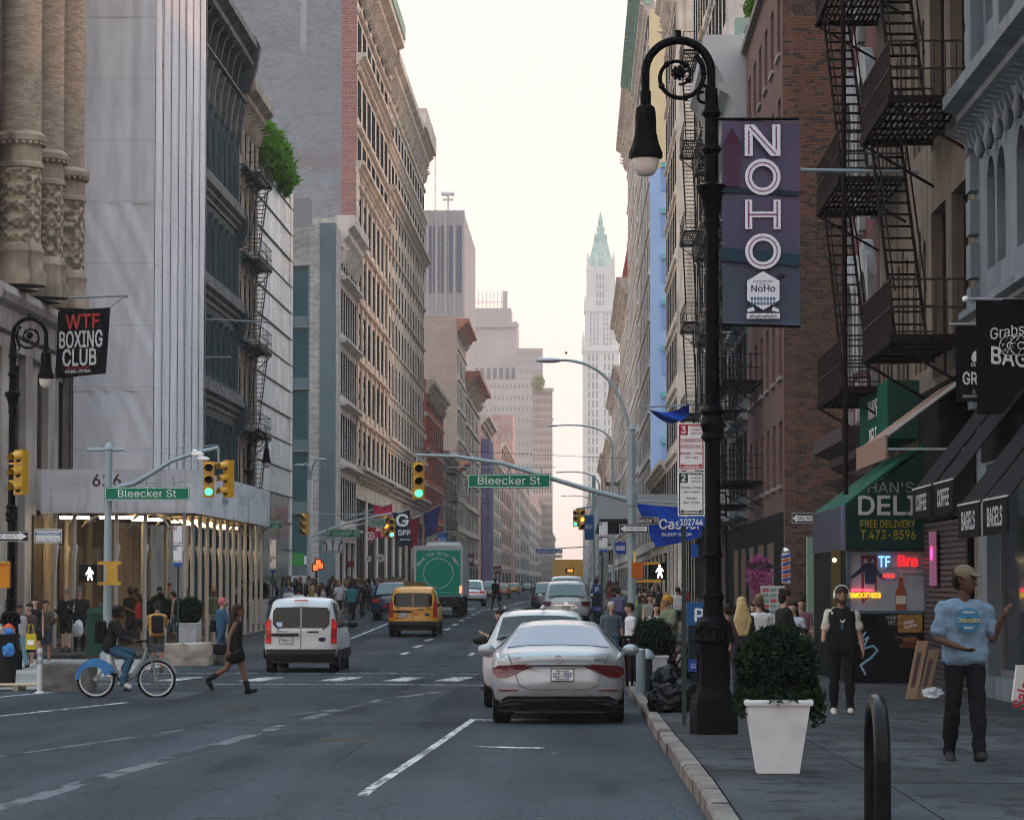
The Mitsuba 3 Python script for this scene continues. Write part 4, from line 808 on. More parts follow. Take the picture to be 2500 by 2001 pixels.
lamp('black ornate lamp post at the left edge below the dark club flag', -13.55, 73.5, dirx=1)
lamp('black ornate lamp post before the white van and frosted glass building', -14.75, 138, dirx=1)
# the banner on the lamp
t = thing('banner', 'purple and blue lamp banner with white lettering down its face', 'banner'); Y = 37.12; bz = gz(37.2) + .14
def _bn(p, n, uv):
    z = p.z; up = mix((.046, .032, .085), (.018, .040, .060), sst(6.5, 5.7, z + .3 * noi(p.x * 3, z)))
    up = mix(up, (.03, .032, .08), sst(.5, .7, fbm(p.x * 2, z * 2, 0, 3)) * .5)
    up = mix(up, (.07, .11, .17), sst(7.36, 7.48, z)); up = mix(up, (.05, .11, .16), sst(5.0, 4.9, z))
    return up * (.92 + .16 * fbm(p.x * 1.2, 0, z * 5, 3))
pmat('banner_print', _bn, .5)
bx0, bx1, bzz0, bzz1 = 1.76, 2.70, A(1600, 682, Y)[2], A(1600, 250, Y)[2]
sheet(lambda u, v: np.stack([bx0 + u * (bx1 - bx0), Y + .03 * np.sin(v * 7 + u * 2) * np.sin(u * 3.1), bzz0 + v * (bzz1 - bzz0) - .03 * u], -1), 12, 24, 'cloth', 'banner_print', t)
b = MB(); b.cyl((1.64, Y, bzz1), (bx1, Y, bzz1), .018); b.put('banner_arm', IRON, t); MB().cyl((1.64, Y, bzz0), (bx1, Y, bzz0 - .03), .018).put('banner_arm', IRON, t)
for pts_, m_ in (([(1522, 306), (1541, 268), (1562, 306)], (.055, .022, .04)), ([(1525, 306), (1560, 306), (1558, 392), (1527, 392)], (.06, .032, .055)), ([(1516, 394), (1684, 402), (1684, 412), (1516, 404)], (.02, .03, .045)), ([(1517, 520), (1685, 535), (1685, 560), (1517, 548)], (.02, .04, .06))): MB().prism(Polygon([(lambda q: (q[0], q[2]))(A(x_, y_, Y - .04)) for x_, y_ in pts_]), Y - .046, Y - .04, 'xz').put('print', mat(m_, .7), t)
wt = mat((.56, .57, .62), .6); pr = mat((.16, .05, .13), .6); yb = Y - .055; bcx = (bx0 + bx1) / 2 + .02
def rz(y): return A(1600, y, yb)[2]
def outline(poly, w): return poly.difference(poly.buffer(-w))
def flat(poly, y, m, name='lettering', parent=None): MB().prism(poly, y - .006, y, 'xz').put(name, m, parent)
hw = .215
for ch, ya, yb_ in (('N', 262, 328), ('O', 334, 410), ('H', 420, 482), ('O', 491, 566)):
    z1, z0 = rz(ya), rz(yb_); cz = (z0 + z1) / 2; hh = (z1 - z0) / 2
    if ch == 'O': g = Point(0, 0).buffer(1, 24); g = affinity.scale(g, hw, hh); g = g.difference(affinity.scale(g, .60, .60)); q = affinity.scale(Point(0, 0).buffer(1, 24), hw * .82, hh * .82); line_ = q.difference(affinity.scale(q, .93, .93))
    elif ch == 'N':
        g = unary_union([sbox(-hw, -hh, -hw * .55, hh), sbox(hw * .55, -hh, hw, hh), Polygon([(-hw, hh), (-hw * .45, hh), (hw, -hh), (hw * .45, -hh)])]); line_ = unary_union([sbox(-hw * .81, -hh * .88, -hw * .73, hh * .6), sbox(hw * .73, -hh * .6, hw * .81, hh * .88), Polygon([(-hw * .78, hh * .9), (-hw * .68, hh * .9), (hw * .78, -hh * .9), (hw * .68, -hh * .9)])])
    else: g = unary_union([sbox(-hw, -hh, -hw * .6, hh), sbox(hw * .6, -hh, hw, hh), sbox(-hw, -hh * .2, hw, hh * .2)]); line_ = unary_union([sbox(-hw * .84, -hh * .9, -hw * .76, hh * .9), sbox(hw * .76, -hh * .9, hw * .84, hh * .9), sbox(-hw * .8, -hh * .06, hw * .8, hh * .04)])
    flat(affinity.translate(g, bcx, cz), yb, wt, parent=t); flat(affinity.translate(line_, bcx, cz), yb - .007, pr, parent=t)
hexc = rz(611); hx = Polygon([(bcx + .225 * math.sin(a), hexc + .235 * math.cos(a)) for a in [k * math.pi / 3 for k in range(6)]]); flat(hx, yb, wt, 'badge', t)
put_text('NoHo', (bcx, yb - .008, rz(613)), .075, mat((.04, .06, .10)), t, bold=True, w=.29); put_text('BUSINESS IMPROVEMENT', (bcx, yb - .008, rz(593)), .018, mat((.1, .13, .2)), t, w=.24); put_text('DISTRICT', (bcx, yb - .008, rz(599)), .018, mat((.1, .13, .2)), t)
for r in range(2):
    for k in range(8): flat(Polygon(arch(bcx - .15 + k * .038, bcx - .122 + k * .038, rz(640) + r * .055 - .01, rz(640) + r * .055 + .035)), yb - .001, mat((.06, .12, .18)), 'arcade_mark', t)
flat(sbox(bcx - .2, rz(670), bcx + .2, rz(659)), yb, wt, 'ribbon', t); put_text('#ExploreNoHo', (bcx, yb - .008, rz(668)), .035, mat((.04, .05, .08)), t, w=.33, bold=True)
for s_ in (-1, 1): flat(Polygon([(bcx + s_ * .19, rz(657)), (bcx + s_ * .10, rz(653)), (bcx + s_ * .12, rz(645)), (bcx + s_ * .19, rz(650))]), yb, wt, 'ribbon', t)
for yy, xx in ((401, .20), (580, .22), (401, -.2)): MB().sph((bcx + xx, Y - .02, rz(yy)), .05, 1, (1, .3, .5)).put('wind_slit', mat((.02, .02, .04)), t)
# ---- signals
YEL = mat((.46, .25, .012), .4, spec=.6); LENS = mat((.015, .012, .01), .3)
sig_glow = {'red': (1, .06, .02), 'amber': (1, .45, .03), 'green': (.12, 1, .45)}
def signal_head(parent, c, lit=None, ang=0., s=1.0, power=.16):
    F = rotz(ang, c); g = MB(F)
    for k in range(3): g.box(-.155 * s, .155 * s, 0, .18 * s, (.17 - k * .34) * s, (.5 - k * .34) * s)
    h = g.put('signal_housing', YEL, parent)
    for k, col in enumerate(('red', 'amber', 'green')):
        zc = (.335 - k * .34) * s; b = MB(F); n = 14
        a = np.linspace(-.25, math.pi + .25, n); r = .135 * s; v = [[r * math.cos(q), 0, zc + r * math.sin(q)] for q in a] + [[r * math.cos(q) * .97, -.22 * s, zc + r * math.sin(q) - .04 * s] for q in a]
        i = np.arange(n - 1); b.raw(v, np.stack([i, i + 1, i + n + 1, i + n], 1)).put('visor', YEL, h)
        D = rotz(ang, c); m = MB(D); ang_ = np.arange(16) * math.pi / 8; m.raw([[.115 * s * math.cos(q), -.012, zc + .115 * s * math.sin(q)] for q in ang_] + [[0, -.03, zc]], [[q, (q + 1) % 16, 16] for q in range(16)])
        on = lit == col; k_ = m.put('lens', mat(tuple(.5 * x for x in sig_glow[col])) if on else LENS, h)
        if on: scene[k_]['emitter'] = glow(sig_glow[col], power)
    return h
def walk_signal(parent, c, man=True, s=1.0):
    x, y, z = c; MB().box(x - .23 * s, x + .23 * s, y, y + .2, z - .23 * s, z + .23 * s).put('signal_box', BLACK, parent)
    b = MB(); q = .012
    g = unary_union([Point(0, .13).buffer(.035), Polygon([(-.05, .09), (.06, .09), (.05, -.04), (-.035, -.04)]), LineString([(-.02, -.03), (-.04, -.17)]).buffer(.022), LineString([(.03, -.03), (.06, -.16)]).buffer(.022), LineString([(-.04, .07), (-.09, -.02)]).buffer(.018), LineString([(.05, .07), (.09, 0)]).buffer(.018)])
    g = affinity.scale(affinity.translate(g, .06, 0), s, s, origin=(0, 0)); col = (1, .95, .85) if man else (1, .2, .05)
    k = b.prism(affinity.translate(g, x, z), y - .015, y - .003, 'xz').put('lit_figure', mat(.8), parent); scene[k]['emitter'] = glow(col, .22)
def cobra(parent, a, b_, c, r=.05): # quadratic sweep from pole top to the head
    P = [np.array(a) * (1 - q) ** 2 + 2 * np.array(b_) * q * (1 - q) + np.array(c) * q ** 2 for q in np.linspace(0, 1, 14)]
    MB().tube(P, np.linspace(r, r * .7, 14), 8).put('lamp_arm', STEEL, parent, True)
    d = np.sign(c[0] - a[0]); MB().sph(np.array(c) + [d * .25, 0, -.01], 1, 2, (.36, .14, .075)).put('lamp_head', mat((.38, .40, .42), .4, .3), parent, True)
# right hand signal: pole, mast arm, signal, street sign, lamp
t = thing('traffic_signal', 'pale blue signal pole on the right with a mast arm holding a green light', 'traffic signal', 'signal poles with mast arms')
Y = 84.0; z0 = gz(Y) + .12; px = A(1330, 1000, Y)[0]
b = MB(); b.lathe([(.2, 0), (.2, .25), (.125, .35), (.115, 2), (.10, A(1325, 905, Y)[2] - z0), (.13, A(1325, 905, Y)[2] - z0 + .02), (.05, A(1325, 905, Y)[2] - z0 + .2)], (px, Y, z0), 14); b.put('pole', STEEL, t, 40)
zb_ = A(0, 1050, Y)[2]; P = [A(1325, 1052, Y), A(1240, 1030, Y), A(1150, 1003, Y), A(1060, 975, Y), A(960, 960, Y), A(875, 957, Y)]
MB().tube(P, np.linspace(.075, .045, 6), 8).put('mast_arm', STEEL, t, True)
MB().cyl((px, Y, zb_ - .18), (px, Y, zb_ + .16), .15, n=14).put('clamp', STEEL, t)
b = MB(); b.cyl(A(1330, 965, Y), A(880, 945, Y), .006, n=4); b.put('span_wire', BLACK, t); MB().cyl(A(940, 983, Y), A(1170, 983, Y), .012, n=6).put('sign_bar', STEEL, t)
for x in (1000, 1070, 1140): MB().cyl(A(x, 970 + (x - 1000) * .1, Y), A(x, 996, Y), .02, n=6).put('hanger', STEEL, t)
signal_head(t, A(882, 1006, Y) + [0, -.1, -.06], 'green', .12, 1.0); MB().cyl(A(878, 955, Y), A(880, 985, Y), .03).put('hanger', STEEL, t)
cobra(t, A(1325, 905, Y), A(1300, 755, Y), A(1175, 757, Y)); MB().sph(A(1192, 742, Y), .035, 1).put('photocell', BLACK, t)
def street_sign(label, x0, x1, y0, y1, Y, txt, tilt=0., m=None, th=.55, cat='street sign', group=None, bd=None, bold=False):
    t = thing('street_sign', label, cat, group); a, c = A(x0, y0, Y), A(x1, y1, Y); u = (1, 0, tilt); w, h = c[0] - a[0], a[2] - c[2]; cc = (a + c) / 2 - [0, .12, 0]
    board(t, cc, w, h, m or GREENS, d=.03, border=bd or LW)
    L = txt if isinstance(txt, list) else [txt]
    for k, s in enumerate(L):
        hh = h * th / len(L); put_text(s, cc + [0, -.006, (len(L) / 2 - k - 1) * h / len(L) * .92 + (h / len(L) - hh) / 2], hh, LW, t, bold=bold, w=min(w * .9, hh * .72 * len(s)))
    return t
street_sign('green street name sign hanging from the right hand mast arm', 985, 1159, 997, 1027, Y, 'Bleecker St')
# below: small signs on that pole
t = street_sign('small dark street name sign on the right signal pole', 1338, 1387, 1087, 1103, 83.7, 'Bleecker St', m=mat((.03, .015, .015)), th=.6)
def one_way(label, x0, x1, y0, y1, Y, left=True, txt='ONE WAY'):
    t = thing('one_way_sign', label, 'one way sign', 'one way signs'); a, c = A(x0, y0, Y), A(x1, y1, Y); w, h = c[0] - a[0], a[2] - c[2]; cc = (a + c) / 2; board(t, cc, w, h, LB, border=LW)
    g = unary_union([Polygon([(-w * .46, 0), (-w * .28, h * .38), (-w * .28, -h * .38)]), sbox(-w * .29, -h * .25, w * .44, h * .25)])
    if not left: g = affinity.scale(g, -1, 1, origin=(0, 0))
    flat(affinity.translate(g, cc[0], cc[2]), cc[1] - .004, LW, 'arrow', t); put_text(txt, cc + [w * .07 * (1 if left else -1), -.011, -h * .16], h * .32, LB, t, w=w * .62)
one_way('black and white one way sign on the right signal pole', 1303, 1366, 1102, 1122, 83.6)
one_way('one way sign beside the deli awning', 1666, 1720, 1078, 1102, 75)
Yr = 84; t = thing('walk_signal', 'lit walking figure signal in a yellow frame at the right corner', 'pedestrian signal', 'lit pedestrian signals'); walk_signal(t, A(1384, 1201, 81)); c = A(1350, 1200, 81)
b = MB(); b.bar(A(1338, 1186, 81), A(1390, 1184, 81) , .07); b.put('frame', YEL, t); MB().bar(A(1338, 1222, 81), A(1392, 1222, 81), .08).put('frame', YEL, t); MB().box(c[0] - .25, c[0] + .05, 80.9, 81.2, c[2] - .2, c[2] + .22).put('signal_box', mat((.42, .11, .02), .5), t); MB().bar(A(1336, 1205, 82), A(1336, 1160, 83.9), .05).put('arm', YEL, t)
# left hand signal
t = thing('traffic_signal', 'pale blue signal pole on the left with a curved mast arm and two yellow heads', 'traffic signal', 'signal poles with mast arms')
Y = 82.0; z0 = gz(Y) + .05; px = A(228, 1000, Y)[0]; zt = A(228, 940, Y)[2] - z0
MB().lathe([(.2, 0), (.2, .25), (.115, .35), (.10, zt - .1), (.13, zt - .08), (.13, zt), (.04, zt + .12)], (px, Y, z0), 14).put('pole', STEEL, t, 40)
MB().cyl(A(183, 946, Y), A(262, 946, Y), .05).put('cross_arm', STEEL, t); MB().tube([A(280, 1018, Y), A(320, 995, Y), A(360, 970, Y), A(410, 952, Y), A(460, 941, Y)], np.linspace(.07, .05, 5), 8).put('mast_arm', STEEL, t, True); MB().cyl(A(228, 1030, Y), A(285, 1016, Y), .07).put('arm_root', STEEL, t)
b = MB(); b.cyl(A(262, 950, Y), A(458, 936, Y), .008, n=4); b.cyl(A(222, 1019, Y), A(400, 1012, Y), .015, n=6); b.put('span_wire', STEEL, t)
for x in (308, 365): MB().cyl(A(x, 1000, Y), A(x, 1022, Y), .02, n=6).put('hanger', STEEL, t)
signal_head(t, A(441, 1002, Y) + [0, -.15, -.08], 'green', .1, .95); signal_head(t, A(476, 1002, Y) + [0, -.1, -.06], None, -.95, .98); MB().cyl(A(441, 975, Y), A(480, 975, Y), .035).put('hanger', YEL, t); MB().cyl(A(460, 941, Y), A(460, 975, Y), .03).put('hanger', STEEL, t)
# a pair of white shoes hanging over the arm
ts_ = thing('hanging_shoes', 'pair of white shoes dangling from the left mast arm by their laces', 'shoes')
for x, y in ((416, 955), (428, 965)): p = A(x, y, 81.9); MB().sph(p, 1, 2, (.17, .07, .06)).sph(p + [-.07, 0, .06], 1, 1, (.07, .06, .07)).put('shoe', WHITE, ts_, True)
MB().tube([A(416, 952, 81.9), A(422, 948, 81.9), A(428, 961, 81.9)], .008, 4).put('lace', WHITE, ts_)
street_sign('green street name sign under the left hand mast arm', 222, 400, 1025, 1053, 81.9, 'Bleecker St', .055)
t = thing('walk_signal', 'lit walking figure signal in front of the yellow post at the left corner', 'pedestrian signal', 'lit pedestrian signals'); walk_signal(t, A(184, 1206, 81)); b = MB(); b.bar(A(206, 1184, 81.3), A(255, 1184, 81.3), .09); b.bar(A(206, 1227, 81.3), A(255, 1227, 81.3), .09); b.bar(A(236, 1184, 81.3), A(236, 1227, 81.3), .3, .1); b.put('frame', YEL, t)
t = thing('traffic_signal', 'yellow three lens signal head on the left edge lamp post', 'traffic signal'); signal_head(t, A(38, 993, 72.8), None, -.7, 1.05); MB().bar(A(20, 975, 73.3), A(42, 975, 73), .05).put('bracket', YEL, t); MB().bar(A(20, 1012, 73.3), A(42, 1012, 73), .05).put('bracket', YEL, t)
t = thing('walk_signal', 'back of an orange pedestrian signal box at the left edge', 'pedestrian signal'); c = A(3, 1210, 73); MB().box(c[0] - .3, c[0] + .18, c[1], c[1] + .2, c[2] - .3, c[2] + .3).put('signal_box', mat((.55, .20, .02), .5), t); MB().box(c[0] - .3, c[0] + .2, c[1] - .05, c[1], c[2] + .28, c[2] + .33).put('visor', YEL, t)
one_way('one way sign cut by the left edge of the picture', -28, 61, 1117, 1139, 73, False)
t = thing('office_sign', 'white office rental sign board with phone number on the corner building', 'sign'); a, c = A(73, 1112, 84), A(130, 1142, 84); cc = (a + c) / 2; w, h = c[0] - a[0], a[2] - c[2]; board(t, cc, w, h, mat((.55, .57, .58)), border=LB); board(t, cc + [0, -.006, .05], w * .9, h * .2, mat((.05, .12, .25)), 'stripe', d=.004)
put_text('620 BROADWAY', cc + [0, -.012, .02], .055, LW, t, w=w * .8, bold=True); put_text('212-254-7701', cc + [0, -.006, -h * .38], .075, mat((.1, .13, .2)), t, w=w * .85); put_text('OFFICE SPACE FOR LEASE', cc + [0, -.006, h * .3], .035, mat((.1, .13, .2)), t, w=w * .8)
def park_sign(label, xs, y0, ym, y1, x0, x1, Y, near, base):
    t = thing('parking_sign', label, 'parking sign', 'parking rule signs'); p = A(xs, base, Y); zt = A(xs, y0, Y)[2]; zg = gz(Y) + .12
    MB().box(p[0] - .028, p[0] + .028, Y, Y + .05, zg, zt).put('post', mat((.03, .045, .04), .5, .3), t)
    mr, mg = mat((.30, .02, .035)), mat((.015, .05, .04))
    for k, (ya, yb2, num, col) in enumerate(((y0, ym - 2, '3', mr), (ym + 1, y1, '2', mg))):
        a, c = A(x0, ya, Y - .02), A(x1, yb2, Y - .02); w, h = c[0] - a[0], a[2] - c[2]; cc = (a + c) / 2; board(t, cc, w, h, mat((.66, .67, .68), .5), d=.012, border=col if near else None)
        q = cc + [-w * .5 + w * .21, -.005, h * .36]; board(t, q, w * .33, h * .22, col, 'number_patch', d=.004); put_text(num, q + [0, -.005, -h * .075], h * .15, LW, t, bold=True)
        if near:
            for s, dz, hh in ((('hour', .42, .035), ('metered', .345, .035), ('parking', .27, .035))): put_text(s, cc + [w * .0, -.004, h * dz], h * hh, col, t, center=False, w=w * .36)
            T_ = (('COMMERCIAL', .10, .075), ('VEHICLES ONLY', -.03, .075), ('Monday - Friday', -.16, .05), ('7am - 6pm', -.25, .05)) if k == 0 else (('Monday - Friday', .12, .05), ('6pm - 10pm', .02, .055), ('Saturday', -.12, .05), ('8am - 10pm', -.22, .055))
            for s, dz, hh in T_: put_text(s, cc + [0, -.004, h * dz], h * hh, col, t, w=min(w * .88, len(s) * h * hh * .62))
        g = unary_union([sbox(-w * .36, -.008, w * .36, .008), Polygon([(-w * .42, 0), (-w * .3, .03), (-w * .3, -.03)]), Polygon([(w * .42, 0), (w * .3, .03), (w * .3, -.03)])]); flat(affinity.translate(g, cc[0], cc[2] - h * .40), cc[1] - .002, col, 'arrow', t)
    a, c = A(x0 + 1, y1 + 1, Y - .02), A(x1, y1 + (y1 - ym) * .24, Y - .02); cc = (a + c) / 2; board(t, cc, c[0] - a[0], a[2] - c[2], mat((.02, .08, .32)), 'zone_plate', d=.01)
    if near: put_text('102744', cc + [0, -.004, -.05], .085, LW, t, w=.29, bold=True); put_text('ZONE', cc + [-.08, -.004, .055], .02, LW, t)
park_sign('tall parking rule signs on a thin post beside the banner lamp', 1441, 890, 991, 1085, 1427, 1484, 40, True, 1525)
park_sign('small parking rule signs before the shed posts', 374, 1106, 1148, 1183, 365, 383, 88, False, 1345)
park_sign('small parking rule signs before the frosted glass building', 574, 1135, 1175, 1197, 568, 581, 118, False, 1320)
park_sign('small parking rule signs behind the right signal pole', 1268, 1098, 1130, 1155, 1261, 1279, 108, False, 1300)
# ---- pole with meters, boxes, bollards, planters
def leaves(name, parent, c, rad, n, size, m, seed=1, shell=.55, long=1.0, up=0.3):
    r = np.random.default_rng(seed); d = r.normal(size=(n, 3)); d /= np.linalg.norm(d, axis=1, keepdims=True); lump = .50 + .95 * meshkit.fbm(d * 2.6 + seed, 3, seed)
    p = d * (shell + (1 - shell) * r.random((n, 1)) ** .7) * lump[:, None] * np.array(rad) + np.array(c)
    a = r.normal(size=(n, 3)) + d * .8 + [0, 0, up]; a /= np.linalg.norm(a, axis=1, keepdims=True); b_ = np.cross(a, r.normal(size=(n, 3))); b_ /= np.linalg.norm(b_, axis=1, keepdims=True)
    s = size * (.6 + .8 * r.random((n, 1))); v = np.stack([p - a * s * long, p + b_ * s * .45, p + a * s * long, p - b_ * s * .45], 1).reshape(-1, 3); i = np.arange(n) * 4
    return put(name, (v, np.vstack([np.stack([i, i + 1, i + 2], 1), np.stack([i, i + 2, i + 3], 1)])), m, parent)
def leafmat(k, c, tr=.5):
    scene[k] = dict(type='principledthin', base_color={'type': 'rgb', 'value': list(c)}, roughness=.6, diff_trans=tr, spec_trans=0.); return k
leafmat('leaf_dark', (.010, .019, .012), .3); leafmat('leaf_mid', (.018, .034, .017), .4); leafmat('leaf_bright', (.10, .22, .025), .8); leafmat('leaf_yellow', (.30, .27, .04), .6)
pwh = pmat('planter_white', lambda p, n, uv: mix((.47, .50, .52), (.33, .355, .37), sst(.45, .8, fbm(p.x * 6, p.y * 6, p.z * 4, 4)) * .5 + .5 * sst(.16, .0, p.z + .05)), .5)
def planter(label, x, y, w, h, br, seed, trail=True, m=None, top=1.0):
    z = gz(y) + .145; t = thing('planter', label, 'planter', 'white tapered planters with clipped bushes'); wb = w * .62; r = []
    def ring(a, zz): return [[x - a, y - a, zz], [x + a, y - a, zz], [x + a, y + a, zz], [x - a, y + a, zz]]
    v = np.array(ring(wb / 2, z) + ring(w / 2 * .93, z + h * .92) + ring(w / 2, z + h * .92) + ring(w / 2 * 1.02, z + h * .96) + ring(w / 2, z + h) + ring(w / 2 * .88, z + h) + ring(w / 2 * .86, z + h * .9)); f = [[k * 4 + i, k * 4 + (i + 1) % 4, k * 4 + 4 + (i + 1) % 4, k * 4 + 4 + i] for k in range(6) for i in range(4)]
    b = MB(); b.raw(v, f).put('pot', m or pwh, t)
    MB().box(x - w * .43, x + w * .43, y - w * .43, y + w * .43, z + h * .86, z + h * .92).put('soil', mat((.02, .015, .012), .9), t)
    MB().cyl((x, y, z + h * .9), (x, y, z + h + br * .6), .03).put('stem', mat((.04, .03, .02)), t)
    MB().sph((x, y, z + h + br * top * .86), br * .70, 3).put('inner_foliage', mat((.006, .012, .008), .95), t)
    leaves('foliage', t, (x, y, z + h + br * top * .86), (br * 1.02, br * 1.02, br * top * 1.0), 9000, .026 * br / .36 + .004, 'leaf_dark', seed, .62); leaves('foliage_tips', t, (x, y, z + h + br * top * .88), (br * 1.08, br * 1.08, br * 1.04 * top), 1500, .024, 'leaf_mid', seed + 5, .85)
    if trail:
        leaves('trailing_ivy', t, (x, y, z + h + .03), (w * .62, w * .6, .10), 1300, .03, 'leaf_mid', seed + 9, .5)
        leaves('trailing_ivy', t, (x + w * .58, y - .05, z + h * .92), (.09, .1, .22), 260, .035, 'leaf_mid', seed + 11, .3); leaves('trailing_ivy', t, (x - w * .55, y, z + h * .95), (.07, .1, .14), 160, .03, 'leaf_mid', seed + 12, .3)
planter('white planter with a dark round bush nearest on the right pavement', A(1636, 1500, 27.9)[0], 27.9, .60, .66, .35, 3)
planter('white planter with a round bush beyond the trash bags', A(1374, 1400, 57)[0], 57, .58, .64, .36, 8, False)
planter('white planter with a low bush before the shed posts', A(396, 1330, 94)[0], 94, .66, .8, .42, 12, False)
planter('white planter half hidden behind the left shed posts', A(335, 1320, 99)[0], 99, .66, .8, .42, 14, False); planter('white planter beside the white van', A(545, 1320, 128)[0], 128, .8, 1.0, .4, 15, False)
# bike rack hoop
t = thing('bike_rack', 'black steel hoop rack in the right foreground', 'bike rack'); x = A(1842, 1600, 20.5)[0]; z = gz(20) + .13
P = [(x - .0, 20.2 + q, z) for q in ()] ; P = [(x, 20.0, z - .05), (x, 20.0, z + .55)] + [(x, 20.35 - .35 * math.cos(a), z + .58 + .35 * math.sin(a)) for a in np.linspace(0, math.pi, 14)] + [(x, 20.7, z + .5), (x, 20.7, z - .05)]
MB().tube(P, .055, 14).put('hoop', mat((.004, .005, .006), .25, spec=.12), t, 40)
# trash bags
t = None
bagm = pmat('black_plastic', lambda p, n, uv: mix((.004, .004, .005), (.007, .0075, .009), noi(p.x * 9, p.y * 9, p.z * 9)), .38, bump=lambda p, n, uv: fbm(p.x * 14, p.y * 14, p.z * 14, 4), bs=.03, spec=.18)
def lumpy(c, r, sc, seed, amp=.35, sub=4):
    m = trimesh.creation.icosphere(sub, 1.0); v = np.array(m.vertices); k = 1 + amp * (meshkit.fbm(v * 2.4 + seed, 4, seed) - .5) * 2; v = v * k[:, None] * r * np.array(sc); v[:, 2] = np.maximum(v[:, 2], -r * sc[2] * .72); return v + c, np.array(m.faces)
for k, (x, y, r, sc, l) in enumerate(((1.34, 45.2, .31, (1, .9, .75), 'front black trash bag, lowest of the heap'), (1.36, 46.0, .30, (.9, .9, 1.3), 'tall black trash bag at the back of the heap'), (1.60, 45.6, .27, (.95, .9, 1.05), 'black trash bag leaning on the sign post'))):
    z = gz(y) + .14; v, f = lumpy((x, y, z + r * sc[2] * .72), r, sc, k + 3); t = thing('trash_bag', l + ' on the right pavement', 'trash bag', 'trash bags'); put('bag', (v, f), bagm, t, True); MB().lathe([(.07, 0), (.03, .05), (.05, .09), (.09, .14)], (x + .05, y, z + r * sc[2] * 1.55), 7).put('knot', bagm, t)
# bollards on the right and meter
for l, xx, y, r, h, m in (('pale blue steel bollard at the right kerb', 1349, 55.5, .085, .78, STEEL), ('dark bollard with a domed cap behind the pale one', 1362, 56.3, .10, .62, mat((.03, .035, .04), .4))):
    z = gz(y) + .13; t = thing('bollard', l, 'bollard'); x = A(xx, 1400, y)[0]; MB().lathe([(r, 0), (r, h)] + ([(r * 1.0, h), (r * .5, h + .02), (0, h + .02)] if m == STEEL else []), (x, y, z), 16).put('post', m, t, 40)
    if m != STEEL: MB().lathe([(r * 1.5, h - .02), (r * 1.5, h + .04), (r * .9, h + .13), (0, h + .17)], (x, y, z), 16).put('cap', STEEL, t, 40)
def meter(label, xx, y, txt=True):
    z = gz(y) + .13; x = A(xx, 1300, y)[0]; t = thing('parking_meter', label, 'parking meter', 'parking meters'); MB().box(x - .17, x + .17, y, y + .25, z, z + 1.25).put('case', mat((.012, .02, .03), .4), t); bl = mat((.02, .085, .22), .4); MB().box(x - .19, x + .19, y - .02, y + .27, z + 1.25, z + 1.62).put('head', bl, t)
    put_text('P', (x, y - .024, z + 1.32), .2, LW, t, bold=True); MB().box(x - .18, x + .18, y - .012, y - .001, z + .52, z + .72).put('number_plate', mat((.02, .06, .24)), t); put_text('102744', (x, y - .016, z + .58), .07, LW, t, w=.27)
meter('blue parking meter with a white letter behind the banner lamp', 1472, 49); meter('blue parking meter beside the left shed', 497, 121); meter('blue parking meter among the far right crowd', 1257, 128)
# litter bin, grey cabinet on right; basket
t = thing('litter_bin', 'open dark litter bin beside the far white planter', 'litter bin'); y = 60; x = A(1337, 1380, y)[0]; z = gz(y) + .13; b = MB()
for k in range(14): a = k * 2 * math.pi / 14; b.bar((x + .24 * math.cos(a), y + .24 * math.sin(a), z), (x + .30 * math.cos(a), y + .30 * math.sin(a), z + .95), .045)
b.put('slats', IRON, t); MB().lathe([(.30, .92), (.33, .95), (.30, .98)], (x, y, z), 16).put('rim', IRON, t); MB().lathe([(.20, .1), (.25, .9), (.0, .85)], (x, y, z), 12).put('liner', mat((.05, .03, .04)), t)
# green post by the deli
t = thing('shop_post', 'pale green narrow shop post beside the deli window', 'post'); x = A(1712, 1300, 72)[0]; z = gz(72) + .12; MB().box(x - .13, x + .07, 72, 72.3, z, A(0, 1130, 72)[2]).put('post', mat((.20, .29, .22), .6), t); MB().box(x + .07, x + .2, 72.02, 72.3, z, A(0, 1140, 72)[2]).put('dark_side', mat((.03, .06, .05), .6), t)
# left side: boulders, delineators, cabinet, bin, pallet
rockm = stone('boulder_granite', (.30, .27, .235), (.15, .135, .12), 3., .85, streak=.2); rockd = stone('boulder_dark', (.12, .112, .10), (.07, .066, .06), 3., .85, streak=.2)
def boulder(label, x0, x1, y0, y1, Y, m, seed):
    a, c = A(x0, y0, Y), A(x1, y1, Y); zg = gz(Y); w, h = (c[0] - a[0]) / 2, a[2] - zg; B = m3.Manifold.cube((2 * w, 1.1, h)).refine_to_length(.07).to_mesh(); v = np.array(B.vert_properties[:, :3]); f = np.array(B.tri_verts)
    nrm = v - [w, .55, h / 2]; v = v + nrm * (.20 * (meshkit.fbm(v * 1.7 + seed, 4, seed) - .55))[:, None] * 1.3 + (.10 * (meshkit.fbm(v * 5 + seed, 3, seed + 2) - .5))[:, None] * np.sign(nrm) * .7; v[:, 2] = np.maximum(v[:, 2], 0)
    q = thing('boulder', label, 'boulder', 'boulders along the plaza edge'); put('rock', (v + [a[0], Y - .3, zg - .02], f), m, q, 50)
boulder('dark squared boulder behind the blue rental bike', 88, 192, 1391, 1452, 60.5, rockd, 2); boulder('pale rough boulder behind the bike basket', 342, 447, 1352, 1400, 82, rockm, 5); boulder('dark low boulder behind the woman in boots', 432, 475, 1358, 1398, 83, rockd, 9)
